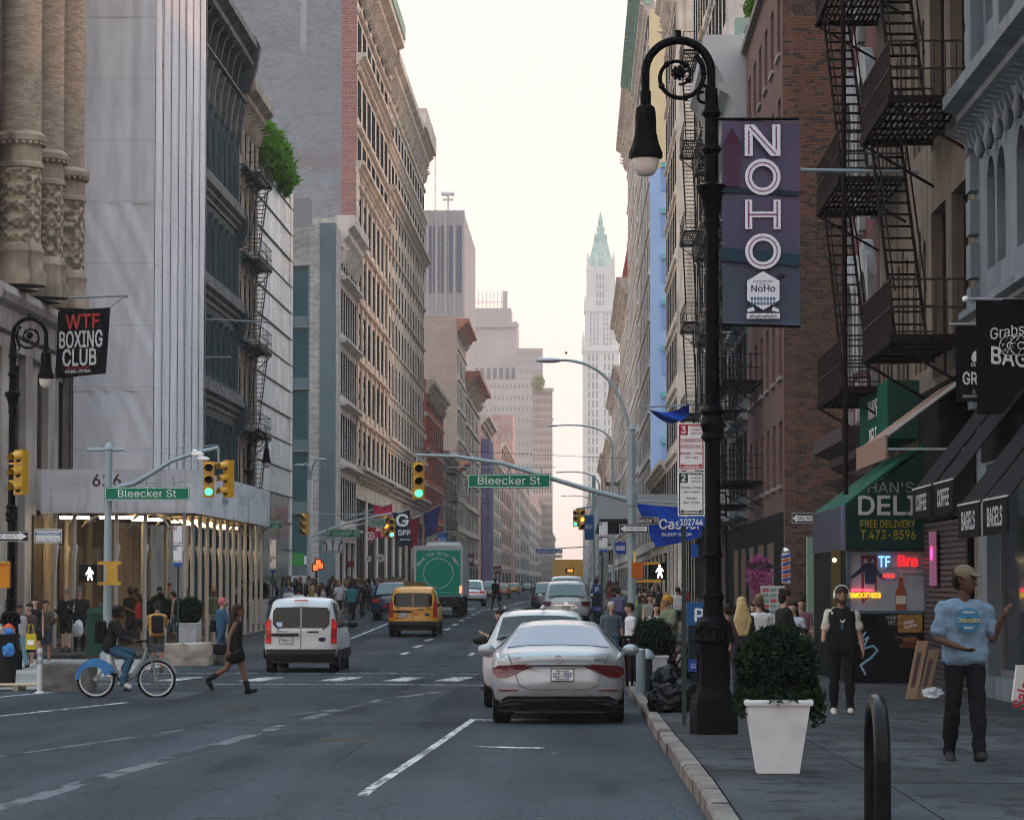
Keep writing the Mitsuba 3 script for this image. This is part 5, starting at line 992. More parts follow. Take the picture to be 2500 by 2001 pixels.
for l, xx, y, h in (('white flexible post at the front edge of the plaza', 84, 59.2, .85), ('white flexible post behind the cyclist', 229, 76, .85)):
    z = gz(y); x = A(xx, 1400, y)[0]; t = thing('delineator_post', l, 'delineator post', 'white flexible posts'); MB().lathe([(.1, 0), (.1, .03), (.05, .05), (.048, h), (.03, h + .02), (0, h + .02)], (x, y, z), 12).put('tube', mat((.50, .51, .52), .5), t, 40); MB().lathe([(.052, h - .28), (.052, h - .2)], (x, y, z), 12).put('reflective_band', mat((.25, .27, .28), .3), t); MB().lathe([(.052, h - .14), (.052, h - .06)], (x, y, z), 12).put('reflective_band', mat((.25, .27, .28), .3), t)
t = thing('utility_cabinet', 'dark green utility cabinet behind the left signal pole', 'cabinet'); c = A(203, 1300, 88); z = gz(88) + .1; MB().box(c[0] - .28, c[0] + .26, 88, 88.5, z, z + 1.2).put('case', mat((.015, .05, .035), .5), t); MB().prism([(c[0] - .3, z + 1.2), (c[0] + .28, z + 1.2), (c[0] + .15, z + 1.38), (c[0] - .17, z + 1.38)], 87.95, 88.55, 'xz').put('lid', mat((.02, .07, .05), .5), t)
t = thing('trash_can', 'black trash can with orange and blue bags at the left edge', 'trash can'); x, y = A(8, 1400, 64)[0], 64; z = gz(64); MB().lathe([(.24, 0), (.3, 1.0), (.33, 1.02), (.33, 1.1), (.28, 1.1)], (x, y, z), 16).put('can', mat((.02, .018, .018), .5), t, 30)
for c, o in (((.5, .08, .02), (.1, 0, 1.15)), ((.04, .16, .4), (.12, -.1, 1.08)), ((.05, .2, .5), (.14, -.25, .75)), ((.4, .35, .3), (-.1, -.1, 1.12))): v, f = lumpy(np.array((x, y, z)) + o, .13, (1, .8, 1.2), int(o[2] * 9)); put('litter', (v, f), mat(c, .4), t, True)
t = thing('pallet', 'wooden pallet lying at the left kerb by the dark boulder', 'pallet'); x, y = A(40, 1440, 61.5)[0], 61.5; z = gz(61.5)
for k in range(5): MB().box(x - .6, x + .65, y - .4 + k * .2, y - .4 + k * .2 + .12, z + .10, z + .125).put('slat', mat((.36, .29, .2), .8), t)
for k in range(3): MB().box(x - .6 + k * .55, x - .5 + k * .55, y - .4, y + .52, z + .0, z + .098).put('bearer', mat((.3, .24, .17), .8), t)
# cardboard boxes and bag by the deli
card = mat((.26, .175, .115), .8)
for l, xx, yb_, h, lean, m in (('tall flattened cardboard box leaning left at the shutter', 1918, 1468, 1.0, .22, card), ('darker flattened cardboard box leaning beside the tall one', 1942, 1465, .86, .26, mat((.19, .135, .095), .8))):
    Y = 51.8; c = A(xx, yb_, Y); z = gz(Y) + .135; t = thing('cardboard_box', l, 'cardboard box', 'cardboard boxes'); F = np.eye(4); F[:3, 0] = [1, 0, 0]; F[:3, 2] = np.array([lean, .12, 1]) / np.linalg.norm([lean, .12, 1]); F[:3, 1] = np.cross(F[:3, 2], F[:3, 0]); F[:3, 3] = [c[0], Y, z]; MB(F).box(-.09, .09, -.04, .04, 0, h).put('carton', m, t); MB(F).box(-.05, .02, -.043, -.04, .2, .8 * h).put('tape', mat((.08, .05, .06)), t)
t = thing('plastic_bag', 'crumpled white plastic bag on the pavement by the cardboard', 'bag'); c = A(1966, 1455, 51.5); v, f = lumpy((c[0], 51.5, gz(51.5) + .23), .15, (1.15, 1, .75), 4, .5); put('bag', (v, f), mat((.42, .47, .50), .5), t, 20)
# ================================================================ deli, awnings, banners and flags
AW = mat((.007, .03, .024), .8); AWB = mat((.005, .062, .043), .7); BK = mat((.007, .007, .008), .85); YLT = mat((.34, .27, .015), .6)
t = thing('deli_awning', 'dark green deli awning with white and yellow lettering on its end', 'awning')
Yd, Ye = 62.0, 70.6; xo = A(1780, 1100, Yd)[0]; zo0, zo1 = A(1780, 1156, Yd)[2], A(1780, 1062, Yd)[2]; zw = A(1945, 930, Yd)[2]
end = [(xo, zo0), (XR + .2, zo0), (XR + .2, zw), (xo, zo1)]
MB().prism(end, Yd - .03, Yd, 'xz').put('end_panel', AW, t)
MB().raw([[xo, Yd, zo1], [XR, Yd, zw - .05], [XR, Ye, zw - .05], [xo, Ye, zo1]], [[0, 1, 2, 3]]).put('slope', AWB, t)
MB().raw([[xo, Yd, zo0], [xo, Ye, zo0], [xo, Ye, zo1], [xo, Yd, zo1]], [[0, 1, 2, 3]]).put('valance', pmat('awning_valance', lambda p, n, uv: mix((.022, .028, .045), (.09, .075, .24), sst(.60, .75, noi(p.y * .7, 3)) * sst(2.0, 3.4, p.z)), .6), t)
MB().bar((xo, Yd - .02, zo1), (XR, Yd - .02, zw), .05).put('edge_piping', AWB, t)
def ztx(y): return A(1860, y, Yd - .05)[2]
put_text("HAN'S", (A(1868, 0, Yd)[0], Yd - .034, ztx(1036)), ztx(1014) - ztx(1036), mat((.20, .20, .19)), t, w=.92); put_text('DELI', (A(1862, 0, Yd)[0], Yd - .034, ztx(1082)), ztx(1043) - ztx(1082), mat((.42, .43, .42)), t, w=1.2, bold=True)
put_text('FREE DELIVERY', (A(1862, 0, Yd)[0], Yd - .034, ztx(1109)), ztx(1094) - ztx(1109), YLT, t, w=1.1); put_text('T.473-8596', (A(1862, 0, Yd)[0], Yd - .034, ztx(1134)), ztx(1115) - ztx(1134), YLT, t, w=1.1)
t = thing('deli', 'small deli shop with poster windows and coloured light signs under the green awning', 'shop'); z = gz(64) + .13
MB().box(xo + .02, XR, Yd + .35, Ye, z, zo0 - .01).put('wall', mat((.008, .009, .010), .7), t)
wx0, wx1 = A(1782, 0, Yd + .3)[0], A(1944, 0, Yd + .3)[0]; wz0, wz1 = A(0, 1284, Yd + .3)[2], A(0, 1160, Yd + .3)[2]
b = MB(); yf = Yd + .3
for q in ((wx0 - .07, wx0, z, zo0), (wx1, wx1 + .09, z, zo0), (wx0, wx1, wz0 - .06, wz0), (wx0, wx1, wz1, zo0)): b.box(q[0], q[1], yf - .04, yf + .06, q[2], q[3])
b.put('window_frame', mat((.06, .10, .14), .4), t)
def _po(p, n, uv): return mix((.21, .25, .32), (.30, .34, .40), noi(p.x * 2, 0, p.z * 2)) * (.8 + .2 * mikit.smoothstep(5.4, 5.8, p.x))
MB().box(wx0, wx1, yf + .02, yf + .05, wz0, wz1).put('poster', pmat('poster_print', _po, .3), t)
def PX(x, y): q = A(x, y, yf); return q[0], q[2]
def pp(pts, m, dy=.0, name='poster_figure'): MB().prism(Polygon([PX(*q) for q in pts]).buffer(.004), yf + .008 + dy, yf + .016 + dy, 'xz').put(name, m, t)
nv = mat((.025, .035, .075)); fr = mat((.16, .03, .045))
pp([(1813, 1169), (1846, 1169), (1846, 1268), (1830, 1255), (1815, 1270)], fr, .004); pp([(1819, 1176), (1840, 1176), (1840, 1258), (1830, 1247), (1820, 1260)], mat((.30, .33, .38)), .002)
pp([(1822, 1184), (1838, 1184), (1846, 1197), (1862, 1215), (1858, 1219), (1843, 1206), (1841, 1228), (1822, 1228), (1820, 1200), (1794, 1217), (1790, 1214), (1812, 1194)], nv, -.005); pp([(1826, 1168), (1834, 1168), (1836, 1180), (1830, 1184), (1825, 1180)], mat((.10, .06, .05)), -.006); pp([(1822, 1228), (1841, 1228), (1848, 1284), (1838, 1284), (1832, 1245), (1828, 1245)], mat((.25, .27, .33)), -.004)
br = mat((.24, .075, .03)); pp([(1893, 1213), (1901, 1213), (1902, 1233), (1908, 1244), (1908, 1283), (1886, 1283), (1886, 1244), (1892, 1233)], br, -.004); pp([(1887, 1253), (1907, 1253), (1907, 1270), (1887, 1270)], mat((.5, .48, .42)), -.008); pp([(1893, 1208), (1901, 1208), (1901, 1214), (1893, 1214)], mat((.5, .45, .3)), -.008)
q = A(1905, 1197, yf); put_text('SUPERIOR', (q[0], yf + .006, q[2]), .045, mat((.10, .11, .15)), t, w=.72); q = A(1918, 1210, yf); put_text('LIGHT BEER', (q[0], yf + .006, q[2]), .045, mat((.10, .11, .15)), t, w=.5)
# lower panels: menu boards and a painted tag
mz = z
MB().box(wx0, wx0 + .55, yf + .0, yf + .05, mz + .05, wz0 - .08).put('lower_panel', mat((.006, .006, .007), .7), t); MB().box(wx0 + .56, wx1, yf - .01, yf + .05, mz + .05, wz0 - .08).put('menu_board', mat((.007, .007, .008), .7), t)
x = A(1872, 0, yf)[0]; zt = A(0, 1302, yf)[2]
put_text("HAN'S", (x, yf - .012, zt), .075, mat((.32, .33, .34)), t, w=.3); put_text('DELI', (x, yf - .012, zt - .10), .075, mat((.32, .33, .34)), t, w=.22); put_text('food', (x + .1, yf - .012, zt - .38), .05, mat((.2, .2, .2)), t)
a = PX(1890, 1292); c = PX(1942, 1330); MB().box(a[0], c[0], yf - .02, yf - .011, c[1], a[1]).put('food_photo', pmat('food_print', lambda p, n, uv: mix((.16, .07, .02), (.34, .20, .05), noi(p.x * 14, 0, p.z * 14)), .4), t); q = PX(1914, 1313); put_text('Keep', (q[0], yf - .024, q[1] + .02), .06, LW, t, bold=True, u=(1, 0, .25)); put_text('Smiling', (q[0] + .02, yf - .024, q[1] - .06), .055, LW, t, bold=True, u=(1, 0, .25))
a = PX(1895, 1338); c = PX(1940, 1368); b = MB(); b.sph(((a[0] + c[0]) / 2, yf - .02, (a[1] + c[1]) / 2 + .07), .17, 2, (1, .1, .4)).put('bread_print', mat((.14, .07, .035), .6), t, True); MB().box(a[0], c[0], yf - .025, yf - .012, c[1] + .05, (a[1] + c[1]) / 2).put('filling_print', mat((.10, .03, .02), .6), t)
tag = [PX(*q) for q in ((1822, 1330), (1808, 1352), (1828, 1340), (1816, 1365), (1838, 1358), (1848, 1368), (1832, 1384), (1812, 1398), (1822, 1418), (1812, 1400), (1836, 1382))]
MB().prism(LineString(tag).buffer(.018), yf - .006, yf - .001, 'xz').put('spray_tag', mat((.20, .36, .46)), t)
# light signs in the window
def neon(txt, x, y, h, col, k, w, name='neon_letters'):
    q = A(x, y, yf - .05); m = mat(tuple(.4 * c for c in col)); kk = put_text(txt, (q[0], yf - .06, q[2]), h, m, t, w=w, bold=True, name=name); scene[kk]['emitter'] = glow(col, k); scene[kk]['bsdf'] = {'type': 'ref', 'id': m}
neon('TF', 1862, 1192, .21, (.2, .5, 1), .22, .24); neon('Bre', 1912, 1191, .21, (1, .01, .015), .3, .40); neon('ATM', 1870, 1215, .075, (1, .03, .03), .25, .24)
q = A(1870, 1210, yf); P = [(q[0] + .20 * math.cos(a), yf - .05, q[2] + .10 * math.sin(a)) for a in np.linspace(0, 2 * math.pi, 30)]; k = MB().tube(P, .008, 5, False).put('neon_ring', mat((.1, .15, .5)), t); scene[k]['emitter'] = glow((.12, .2, 1), .8)
q = A(1826, 1256, yf)
k = None; neon('SMOOTHIES', 1822, 1257, .10, (1, .55, .02), .22, .62)
k = MB().bar(A(1792, 1241, yf - .05), A(1838, 1241, yf - .05), .035).put('neon_bar', mat((.5, .03, .05)), t); scene[k]['emitter'] = glow((1, .03, .06), .5)
b = MB(); c = A(1752, 1182, 64.5); k = MB().sph(A(1757, 1178, Yd + .25), .035, 1).put('bulb', mat(.8), t); scene[k]['emitter'] = glow((1, .75, .35), 8)
MB().box(A(1722, 0, 66)[0], xo, 63.2, 63.3, wz0 - .1, zo0).put('side_window', mat((.10, .075, .03), .2), t)
t2 = thing('hanging_cloth', 'pink lit cloth strip hanging on the roller shutter', 'cloth'); a, c = A(1973, 1118, 60), A(1999, 1232, 60); MB().box(XR - .12, XR - .10, 59.2, 60.4, c[2], a[2]).put('strip', mat((.30, .12, .22), .7), t2); k = MB().sph((XR - .14, 59.8, (a[2] + c[2]) / 2 + .1), .2, 2, (.1, 1, .7)).put('glowing_sign', mat((.6, .05, .2)), t2, True); scene[k]['emitter'] = glow((1, .05, .25), .25)
# upper green sign box, tan awning
t = thing('shop_sign', 'green box sign with white letters above the deli awning', 'sign'); MB().box(6.35, XR, 63, 69.2, 4.75, 5.95).put('box', AWB, t); put_text("HAN'S", (6.345, 66.1, 5.35), .36, LW, t, u=(0, -1, 0), w=2.0, bold=True); put_text('DELI', (6.345, 66.1, 4.75), .36, LW, t, u=(0, -1, 0), w=1.6, bold=True)
MB().box(6.36, XR, 62.95, 62.998, 4.76, 5.94).put('dark_end', mat((.012, .05, .035), .7), t)
t = thing('tan_awning', 'long tan sloping awning with a striped valance above the shutter', 'awning'); ya, yb2, xo2 = 53.8, 59.5, 5.42
tanm = pmat('tan_canvas', lambda p, n, uv: mix((.17, .112, .085), (.11, .07, .053), sst(.35, .5, dr.abs(p.y * 3.2 - dr.floor(p.y * 3.2) - .5)) * .4), .8)
MB().raw([[xo2, ya, 4.38], [XR, ya, 5.55], [XR, yb2, 5.55], [xo2, yb2, 4.38], [xo2, ya, 4.34], [XR, ya, 5.50], [XR, yb2, 5.50], [xo2, yb2, 4.34]], [[0, 1, 2, 3], [7, 6, 5, 4], [0, 4, 5, 1], [3, 2, 6, 7]]).put('canvas', tanm, t); MB().box(xo2 - .03, xo2, ya, yb2, 3.98, 4.40).put('valance', tanm, t); MB().bar((xo2, ya - .02, 4.40), (XR, ya - .02, 5.57), .05).put('pale_edge', mat((.42, .45, .44)), t); MB().bar((xo2, ya, 4.15), (XR, ya, 4.15), .04).put('rail', STEEL, t)
put_text('cafe', (xo2 - .032, 57.6, 4.1), .2, mat((.4, .33, .28)), t, u=(0, -1, 0), w=1.2) if False else None
for k, (y0, y1, zo, tx, l) in enumerate(((48.9, 51.5, 3.36, 'COFFEE', 'farthest black awning left of the bagel banner'), (46.0, 48.4, 3.36, 'COFFEE', 'second black awning left of the bagel banner'), (43.0, 45.4, 2.95, 'BAGELS', 'lower black awning under the bagel banner'), (40.2, 42.6, 2.95, 'BAGELS', 'nearest low black awning at the right edge'))):
    t = thing('shop_awning', l, 'awning', 'black shop awnings'); X0 = 5.62
    MB().raw([[X0, y0, zo], [XR, y0, zo + 1.75], [XR, y1, zo + 1.75], [X0, y1, zo], [X0, y0, zo - .03], [XR, y0, zo + 1.7], [XR, y1, zo + 1.7], [X0, y1, zo - .03]], [[0, 1, 2, 3], [7, 6, 5, 4], [0, 4, 5, 1], [3, 2, 6, 7]]).put('canvas', mat((.008, .009, .0105), .85), t)
    MB().box(X0 - .02, X0, y0, y1, zo - .48, zo).put('valance', BK, t); put_text(tx, (X0 - .023, (y0 + y1) / 2, zo - .36), .25, mat((.30, .31, .32)), t, u=(0, -1, 0), w=1.5, bold=True); MB().bar((X0 - .015, y0, zo + .01), (X0 - .015, y1, zo + .01), .025).put('piping', mat((.38, .38, .38)), t)
# black blade banners at the right edge
t = thing('shop_banner', 'black banner with script letters, two ring rolls and white capitals at the right edge', 'banner'); Y = 46.5; a, c = A(2055, 629, Y), A(2215, 871, Y)
sheet(lambda u, v: np.stack([a[0] + u * (c[0] - a[0]), Y + .04 * np.sin(u * 5 + v * 2), c[2] + v * (a[2] - c[2])], -1), 12, 12, 'cloth', BK, t); MB().cyl((a[0] - .15, Y, a[2]), (XR + .2, Y, a[2] - .02), .025).put('pole', mat((.4, .4, .42), .3, .6), t); MB().sph((a[0] - .16, Y, a[2]), .05, 1).put('pole_end', WHITE, t, True)
def at2(x, y): q = A(x, y, Y - .08); return q
put_text('Grabstein', at2(2143, 705), .17, LW, t, u=(1, 0, .16), w=.84, depth=.006); put_text("BAGELS", at2(2160, 772), .25, LW, t, u=(1, 0, -.12), w=1.05, bold=True)
for x in (2125, 2147):
    q = at2(x, 727); rr = .155; g = Point(q[0], q[2]).buffer(rr, 16); flat(g, q[1] + (.0 if x < 2140 else -.02), BK, 'roll_back', t); flat(g.difference(Point(q[0], q[2]).buffer(rr * .92, 16)), q[1] - (.004 if x < 2140 else .024), LW, 'roll_ring', t); flat(Point(q[0] + .02, q[2]).buffer(.06, 10).difference(Point(q[0] + .02, q[2]).buffer(.045, 10)), q[1] - (.004 if x < 2140 else .024), LW, 'roll_ring', t)
    for k in range(18): aa = rnd.uniform(0, 6.28); r_ = rnd.uniform(.085, .13); s_ = rnd.uniform(0, 3); flat(LineString([(q[0] + r_ * math.cos(aa), q[2] + r_ * math.sin(aa)), (q[0] + r_ * math.cos(aa) + .02 * math.cos(s_), q[2] + r_ * math.sin(aa) + .02 * math.sin(s_))]).buffer(.005), q[1] - (.004 if x < 2140 else .024), LW, 'seed', t)
t = thing('shop_banner', 'narrow black coffee banner with white letters behind the bagel banner', 'banner'); Y = 49.5; a, c = A(2012, 682, Y), A(2125, 845, Y); MB().box(a[0], c[0], Y, Y + .02, c[2], a[2]).put('cloth', BK, t); MB().cyl((a[0] - .1, Y + .01, a[2]), (XR, Y + .01, a[2]), .025).put('pole', mat((.4, .4, .42), .3, .6), t); MB().cyl((a[0] + .1, Y - .02, c[2] + .08), (XR, Y - .02, c[2] + .08), .03).put('pole', mat((.25, .25, .27), .3, .6), t)
q = A(2027, 808, Y - .01); put_text('GREGORYS', q, .19, LW, t, center=False, w=.95, bold=True); q = A(2048, 828, Y - .01); put_text('C O F F E E', q, .055, LW, t, center=False)
q = A(2051, 752, Y); flat(Polygon([(q[0] - .05, q[2] - .02), (q[0] - .02, q[2] + .08), (q[0] + .06, q[2] + .13), (q[0] + .06, q[2] - .06), (q[0] - .01, q[2] - .07)]), Y - .001, LW, 'face_mark', t); flat(outline(sbox(q[0] - .05, q[2] - .14, q[0] + .02, q[2] - .09), .01), Y - .001, LW, 'face_mark', t)
# flag on the left building
t = thing('club_flag', 'black boxing club flag with red and white letters hanging on the left', 'flag'); Y = 95.0; P0, P1 = A(-20, 632, Y), A(266, 622, Y); b = MB(); b.cyl(P0, P1, .035); b.sph(P1, .07, 1); b.put('pole', STEEL, t)
a, c, d_, e = A(122, 655, Y), A(232, 646, Y), A(223, 786, Y), A(116, 796, Y)
def wtf(u, v):
    P = (a * ((1 - u) * v)[..., None] + c * (u * v)[..., None] + d_ * (u * (1 - v))[..., None] + e * ((1 - u) * (1 - v))[..., None]); P[..., 1] += .05 * np.sin(u * 6 + v * 2) ; return P
sheet(wtf, 16, 12, 'cloth', BK, t)
for s, x, y, h, w, m in (('WTF', 174, 690, 29, 72, mat((.55, .06, .05))), ('BOXING', 170, 730, 34, 92, LW), ('CLUB', 167, 768, 34, 72, LW), ('BOXING + FITNESS', 164, 784, 6, 55, LW), ('FIGHT TRAIN FIGHT', 164, 776, 5, 48, mat((.4, .05, .05)))): put_text(s, A(x, y, Y - .12), h / 68.2, m, t, w=w / 68.2, bold=True, u=(1, 0, .045), depth=.006)
MB().cyl(A(232, 646, Y), A(262, 624, Y), .008, n=4).put('cord', BLACK, t)
# flagpoles without flags
for l, q, w in (('thin pale flagpole on the iron building above the fire escapes', ((424, 671), (560, 677)), 139), ('short pale flagpole on the iron building', ((424, 751), (482, 751)), 139), ('grey flagpole reaching out behind the purple banner', ((1680, 357), (1935, 362)), 60.5)):
    t = thing('flagpole', l, 'flagpole', 'bare flagpoles'); b = MB(); b.cyl(A(*q[0], w), A(*q[1], w), .04, n=6); b.sph(A(*q[1] if w > 100 else q[0], w), .07, 1); b.put('pole', STEEL, t)
# blue mattress shop flag and others on the right
def flag(label, pts, Y, m, texts=(), pole=None, cat='flag', wav=.08):
    t = thing('flag', label, cat); P = [A(x, y, Y) for x, y in pts]
    def f(u, v): Q = P[0] * ((1 - u) * v)[..., None] + P[1] * (u * v)[..., None] + P[2] * (u * (1 - v))[..., None] + P[3] * ((1 - u) * (1 - v))[..., None]; Q[..., 1] += wav * np.sin(u * 7 + v * 4); Q[..., 2] -= wav * .7 * np.sin(u * math.pi); return Q
    sheet(f, 14, 10, 'cloth', m, t); s = FD / Y
    for tx, x, y, h, w, mm in texts: put_text(tx, A(x, y, Y - .16), h / s, mm, t, w=w / s, bold=True)
    if pole: b = MB(); b.cyl(A(*pole[0], Y), A(*pole[1], Y), .035, n=6); b.put('pole', STEEL, t)
    return t
royal = mat((.008, .05, .36), .6)
flag('large blue shop flag with white letters on the right', ((1338, 1058), (1478, 1066), (1478, 1128), (1380, 1150)), 108, royal, (('Casper', 1432, 1112, 20, 88, LW), ('SLEEP SHOP', 1425, 1127, 6, 64, LW)), ((1318, 1052), (1500, 1062)))
flag('bunched blue flag wrapped on its pole high on the right', ((1365, 862), (1450, 850), (1452, 872), (1395, 885)), 112, royal, (), ((1352, 856), (1460, 852)), wav=.25)
sfl = Y
for l, pts, m, tx in (('red shop flag over the far left crowd', ((787, 1062), (826, 1060), (826, 1128), (788, 1130)), mat((.30, .012, .05)), (('AGEN', 807, 1117, 8, 32, LW),)), ('dark flag with a large white emblem over the far left crowd', ((826, 1078), (862, 1072), (872, 1142), (838, 1150)), mat((.012, .018, .04)), (('G', 847, 1106, 24, 26, LW), ('GFP', 851, 1126, 11, 26, LW), ('NEW YORK', 853, 1136, 3, 22, LW))), ('maroon flag behind the white emblem flag', ((862, 1090), (884, 1086), (880, 1148), (858, 1154)), mat((.12, .01, .02)), ()), ('navy flag hanging slanted by the moving truck', ((892, 1080), (928, 1062), (920, 1108), (896, 1150)), mat((.02, .03, .14)), (('ARC', 909, 1140, 12, 24, mat((.5, .5, .35))),)), ('bright blue hanging sign behind the moving truck', ((920, 1120), (941, 1118), (941, 1152), (921, 1154)), mat((.02, .14, .40)), (('BOX', 931, 1140, 8, 17, LW),))):
    x, y = pts[0]; flag(l, pts, 214 if x < 880 else 240, m, tx, ((x - 60, y + 28), (pts[1][0] + 2, pts[1][1] - 2)))
flag('slim blue street banner beside the far right signals', ((1230, 1083), (1250, 1083), (1250, 1135), (1231, 1135)), 165, mat((.02, .10, .25)), (('NEXT', 1240, 1112, 8, 16, LW),), wav=.02)
# ---- far crossing: signals, signs, second lamp pole
t = thing('traffic_signal', 'far signal pole with a lamp and long mast arm over the crowd', 'traffic signal', 'signal poles with mast arms'); Y = 182.; z0 = gz(Y) + .12; p = A(652, 1100, Y); zt = A(652, 1080, Y)[2]
MB().cyl((p[0], Y, z0), (p[0], Y, A(652, 1010, Y)[2]), .17).put('pole', mat((.55, .57, .58), .5), t); MB().tube([A(656, 1128, Y), A(710, 1107, Y), A(760, 1092, Y), A(825, 1079, Y)], [.09, .08, .07, .06], 6).put('mast_arm', mat((.55, .57, .58), .5), t); MB().tube([A(656, 1142, Y), A(710, 1118, Y), A(780, 1096, Y)], .05, 6).put('mast_arm', mat((.5, .52, .53), .5), t); MB().cyl(A(632, 1082, Y), A(800, 1082, Y), .03).put('span_wire', STEEL, t)
signal_head(t, A(639, 1102, Y - .4), None, -.5, 1.3); signal_head(t, A(640, 1128, Y - .4), 'amber', .3, .8, 6) if False else None
signal_head(t, A(812, 1106, Y - .4), 'amber', .6, 1.2, .25); signal_head(t, A(825, 1110, Y - .4), 'green', 0, 1.15, .25); cobra(t, A(652, 1012, Y), A(652, 968, Y), A(640, 978, Y), .09); cobra(t, A(653, 1012, Y), A(658, 970, Y), A(668, 966, Y), .06)
street_sign('far green street sign under the long mast arm', 687, 758, 1113, 1130, 181.5, 'E Houston St'); street_sign('small green bridge direction sign on the far mast arm', 776, 812, 1090, 1109, 181.5, ['WILLIAMSBURG', 'BRIDGE'], th=.7); street_sign('small green road sign at the end of the sidewalk shed', 566, 596, 1094, 1112, 150, ['BROADWAY', 'ONE'], th=.7)
t = thing('lane_sign', 'white turn lane sign with three arrows before the white iron building', 'road sign', 'turn lane signs'); a, c = A(679, 1133, 176), A(723, 1163, 176); cc = (a + c) / 2; board(t, cc, c[0] - a[0], a[2] - c[2], mat((.58, .59, .6)), d=.03, border=LB); s = FD / 176
def arrow(t, x, y, Y, s, kind, h=18):
    q = A(x, y, Y); k = h / 18 / s; g = [LineString([(0, -8), (0, 6)]).buffer(1.3), Polygon([(-4, 5), (4, 5), (0, 10)])]
    if kind: g = [LineString([(0, -8), (0, 0), (kind * 5, 6)]).buffer(1.3), Polygon([(kind * 3, 8.5), (kind * 8, 9), (kind * 7, 4)])]
    flat(affinity.translate(affinity.scale(unary_union(g), k, k, origin=(0, 0)), q[0], q[2]), Y - .006, LB, 'arrow', t)
for x, k in ((688, -1), (701, 0), (714, 1)): arrow(t, x, 1146, 176 - .02, s, k); put_text('ONLY', A(x, 1160, 175.95), 4 / s, LB, t, w=9 / s)
t = thing('lane_sign', 'white turn lane sign with two arrows on the right', 'road sign', 'turn lane signs'); a, c = A(1261, 1156, 150), A(1291, 1187, 150); cc = (a + c) / 2; board(t, cc, c[0] - a[0], a[2] - c[2], mat((.58, .59, .6)), d=.03, border=LB); MB().cyl((cc[0], 150.1, gz(150)), (cc[0], 150.1, a[2]), .05).put('post', STEEL, t); s = FD / 150
for x, k in ((1269, -1), (1283, 0)): arrow(t, x, 1170, 149.98, s, k); put_text('ONLY', A(x, 1183, 149.95), 4 / s, LB, t, w=9 / s)
t = thing('traffic_signal', 'far pair of signal heads over the school bus', 'traffic signal'); Y = 186.; signal_head(t, A(1212, 1090, Y), 'green', -.2, 1.0, .22); signal_head(t, A(1226, 1092, Y), 'amber', .2, 1.25, .25); b = MB(); b.cyl(A(1212, 1071, Y), A(1252, 1064, Y), .06); b.cyl(A(1250, 1000, Y), (A(1250, 1000, Y)[0], Y, gz(Y)), .12); b.put('pole', STEEL, t)
t = thing('overhead_sign', 'small blue bus lane sign over a white board above the far road', 'road sign'); a, c = A(1128, 1155, 260), A(1184, 1164, 260); cc = (a + c) / 2; board(t, cc, c[0] - a[0], a[2] - c[2], mat((.02, .10, .3)), d=.05); put_text('BROADWAY BUS LANE', cc + [0, -.01, -.12], .2, LW, t, w=2.0); a, c = A(1131, 1166, 260), A(1184, 1174, 260); cc = (a + c) / 2; board(t, cc, c[0] - a[0], a[2] - c[2], mat(.5), d=.05); put_text('BUSES ONLY', cc + [.2, -.01, -.1], .18, LB, t, w=1.2); MB().cyl(A(1150, 1155, 260), A(1260, 1148, 260), .05).put('gantry', STEEL, t)
for x, y, hx_, hy, Y, l in ((1290, 1050, 1172, 895, 205, 'second tall street light on the right with its arm to the left'), (1262, 1080, 1183, 993, 300, 'third street light on the right farther down'), (1250, 1100, 1190, 1043, 420, 'fourth tiny street light on the right'), (935, 1180, 1010, 1043, 330, 'street light on the far left reaching over the road')):
    t = thing('street_light', l, 'street light', 'plain street lights'); p = A(x, y, Y); q = A(hx_, hy, Y); zt = q[2] - 1.3 if Y < 400 else q[2] - 1.2; MB().cyl((p[0], Y, gz(Y)), (p[0], Y, zt), .1).put('pole', STEEL, t); cobra(t, (p[0], Y, zt), (p[0] - np.sign(p[0] - q[0]) * .3, Y, q[2] + .25), tuple(q), .07)
# pedestrian signals with a red hand at the far crossing, as lit boxes
t = thing('walk_signal', 'pair of red lit pedestrian signals before the far crowd', 'pedestrian signal')
for x, y in ((670, 1183), (664, 1194), (675, 1190)): q = A(x, y, 172); MB().box(q[0] - .2, q[0] + .2, 172, 172.2, q[2] - .22, q[2] + .22).put('signal_box', mat((.3, .12, .03)), t); k = MB().box(q[0] - .12, q[0] + .12, 171.97, 171.99, q[2] - .15, q[2] + .15).put('lit_hand', mat((.8, .1, .03)), t); scene[k]['emitter'] = glow((1, .10, .03), .25)
MB().cyl((A(670, 0, 172)[0], 172.1, gz(172)), (A(670, 0, 172)[0], 172.1, A(0, 1180, 172)[2]), .06).put('post', IRON, t)
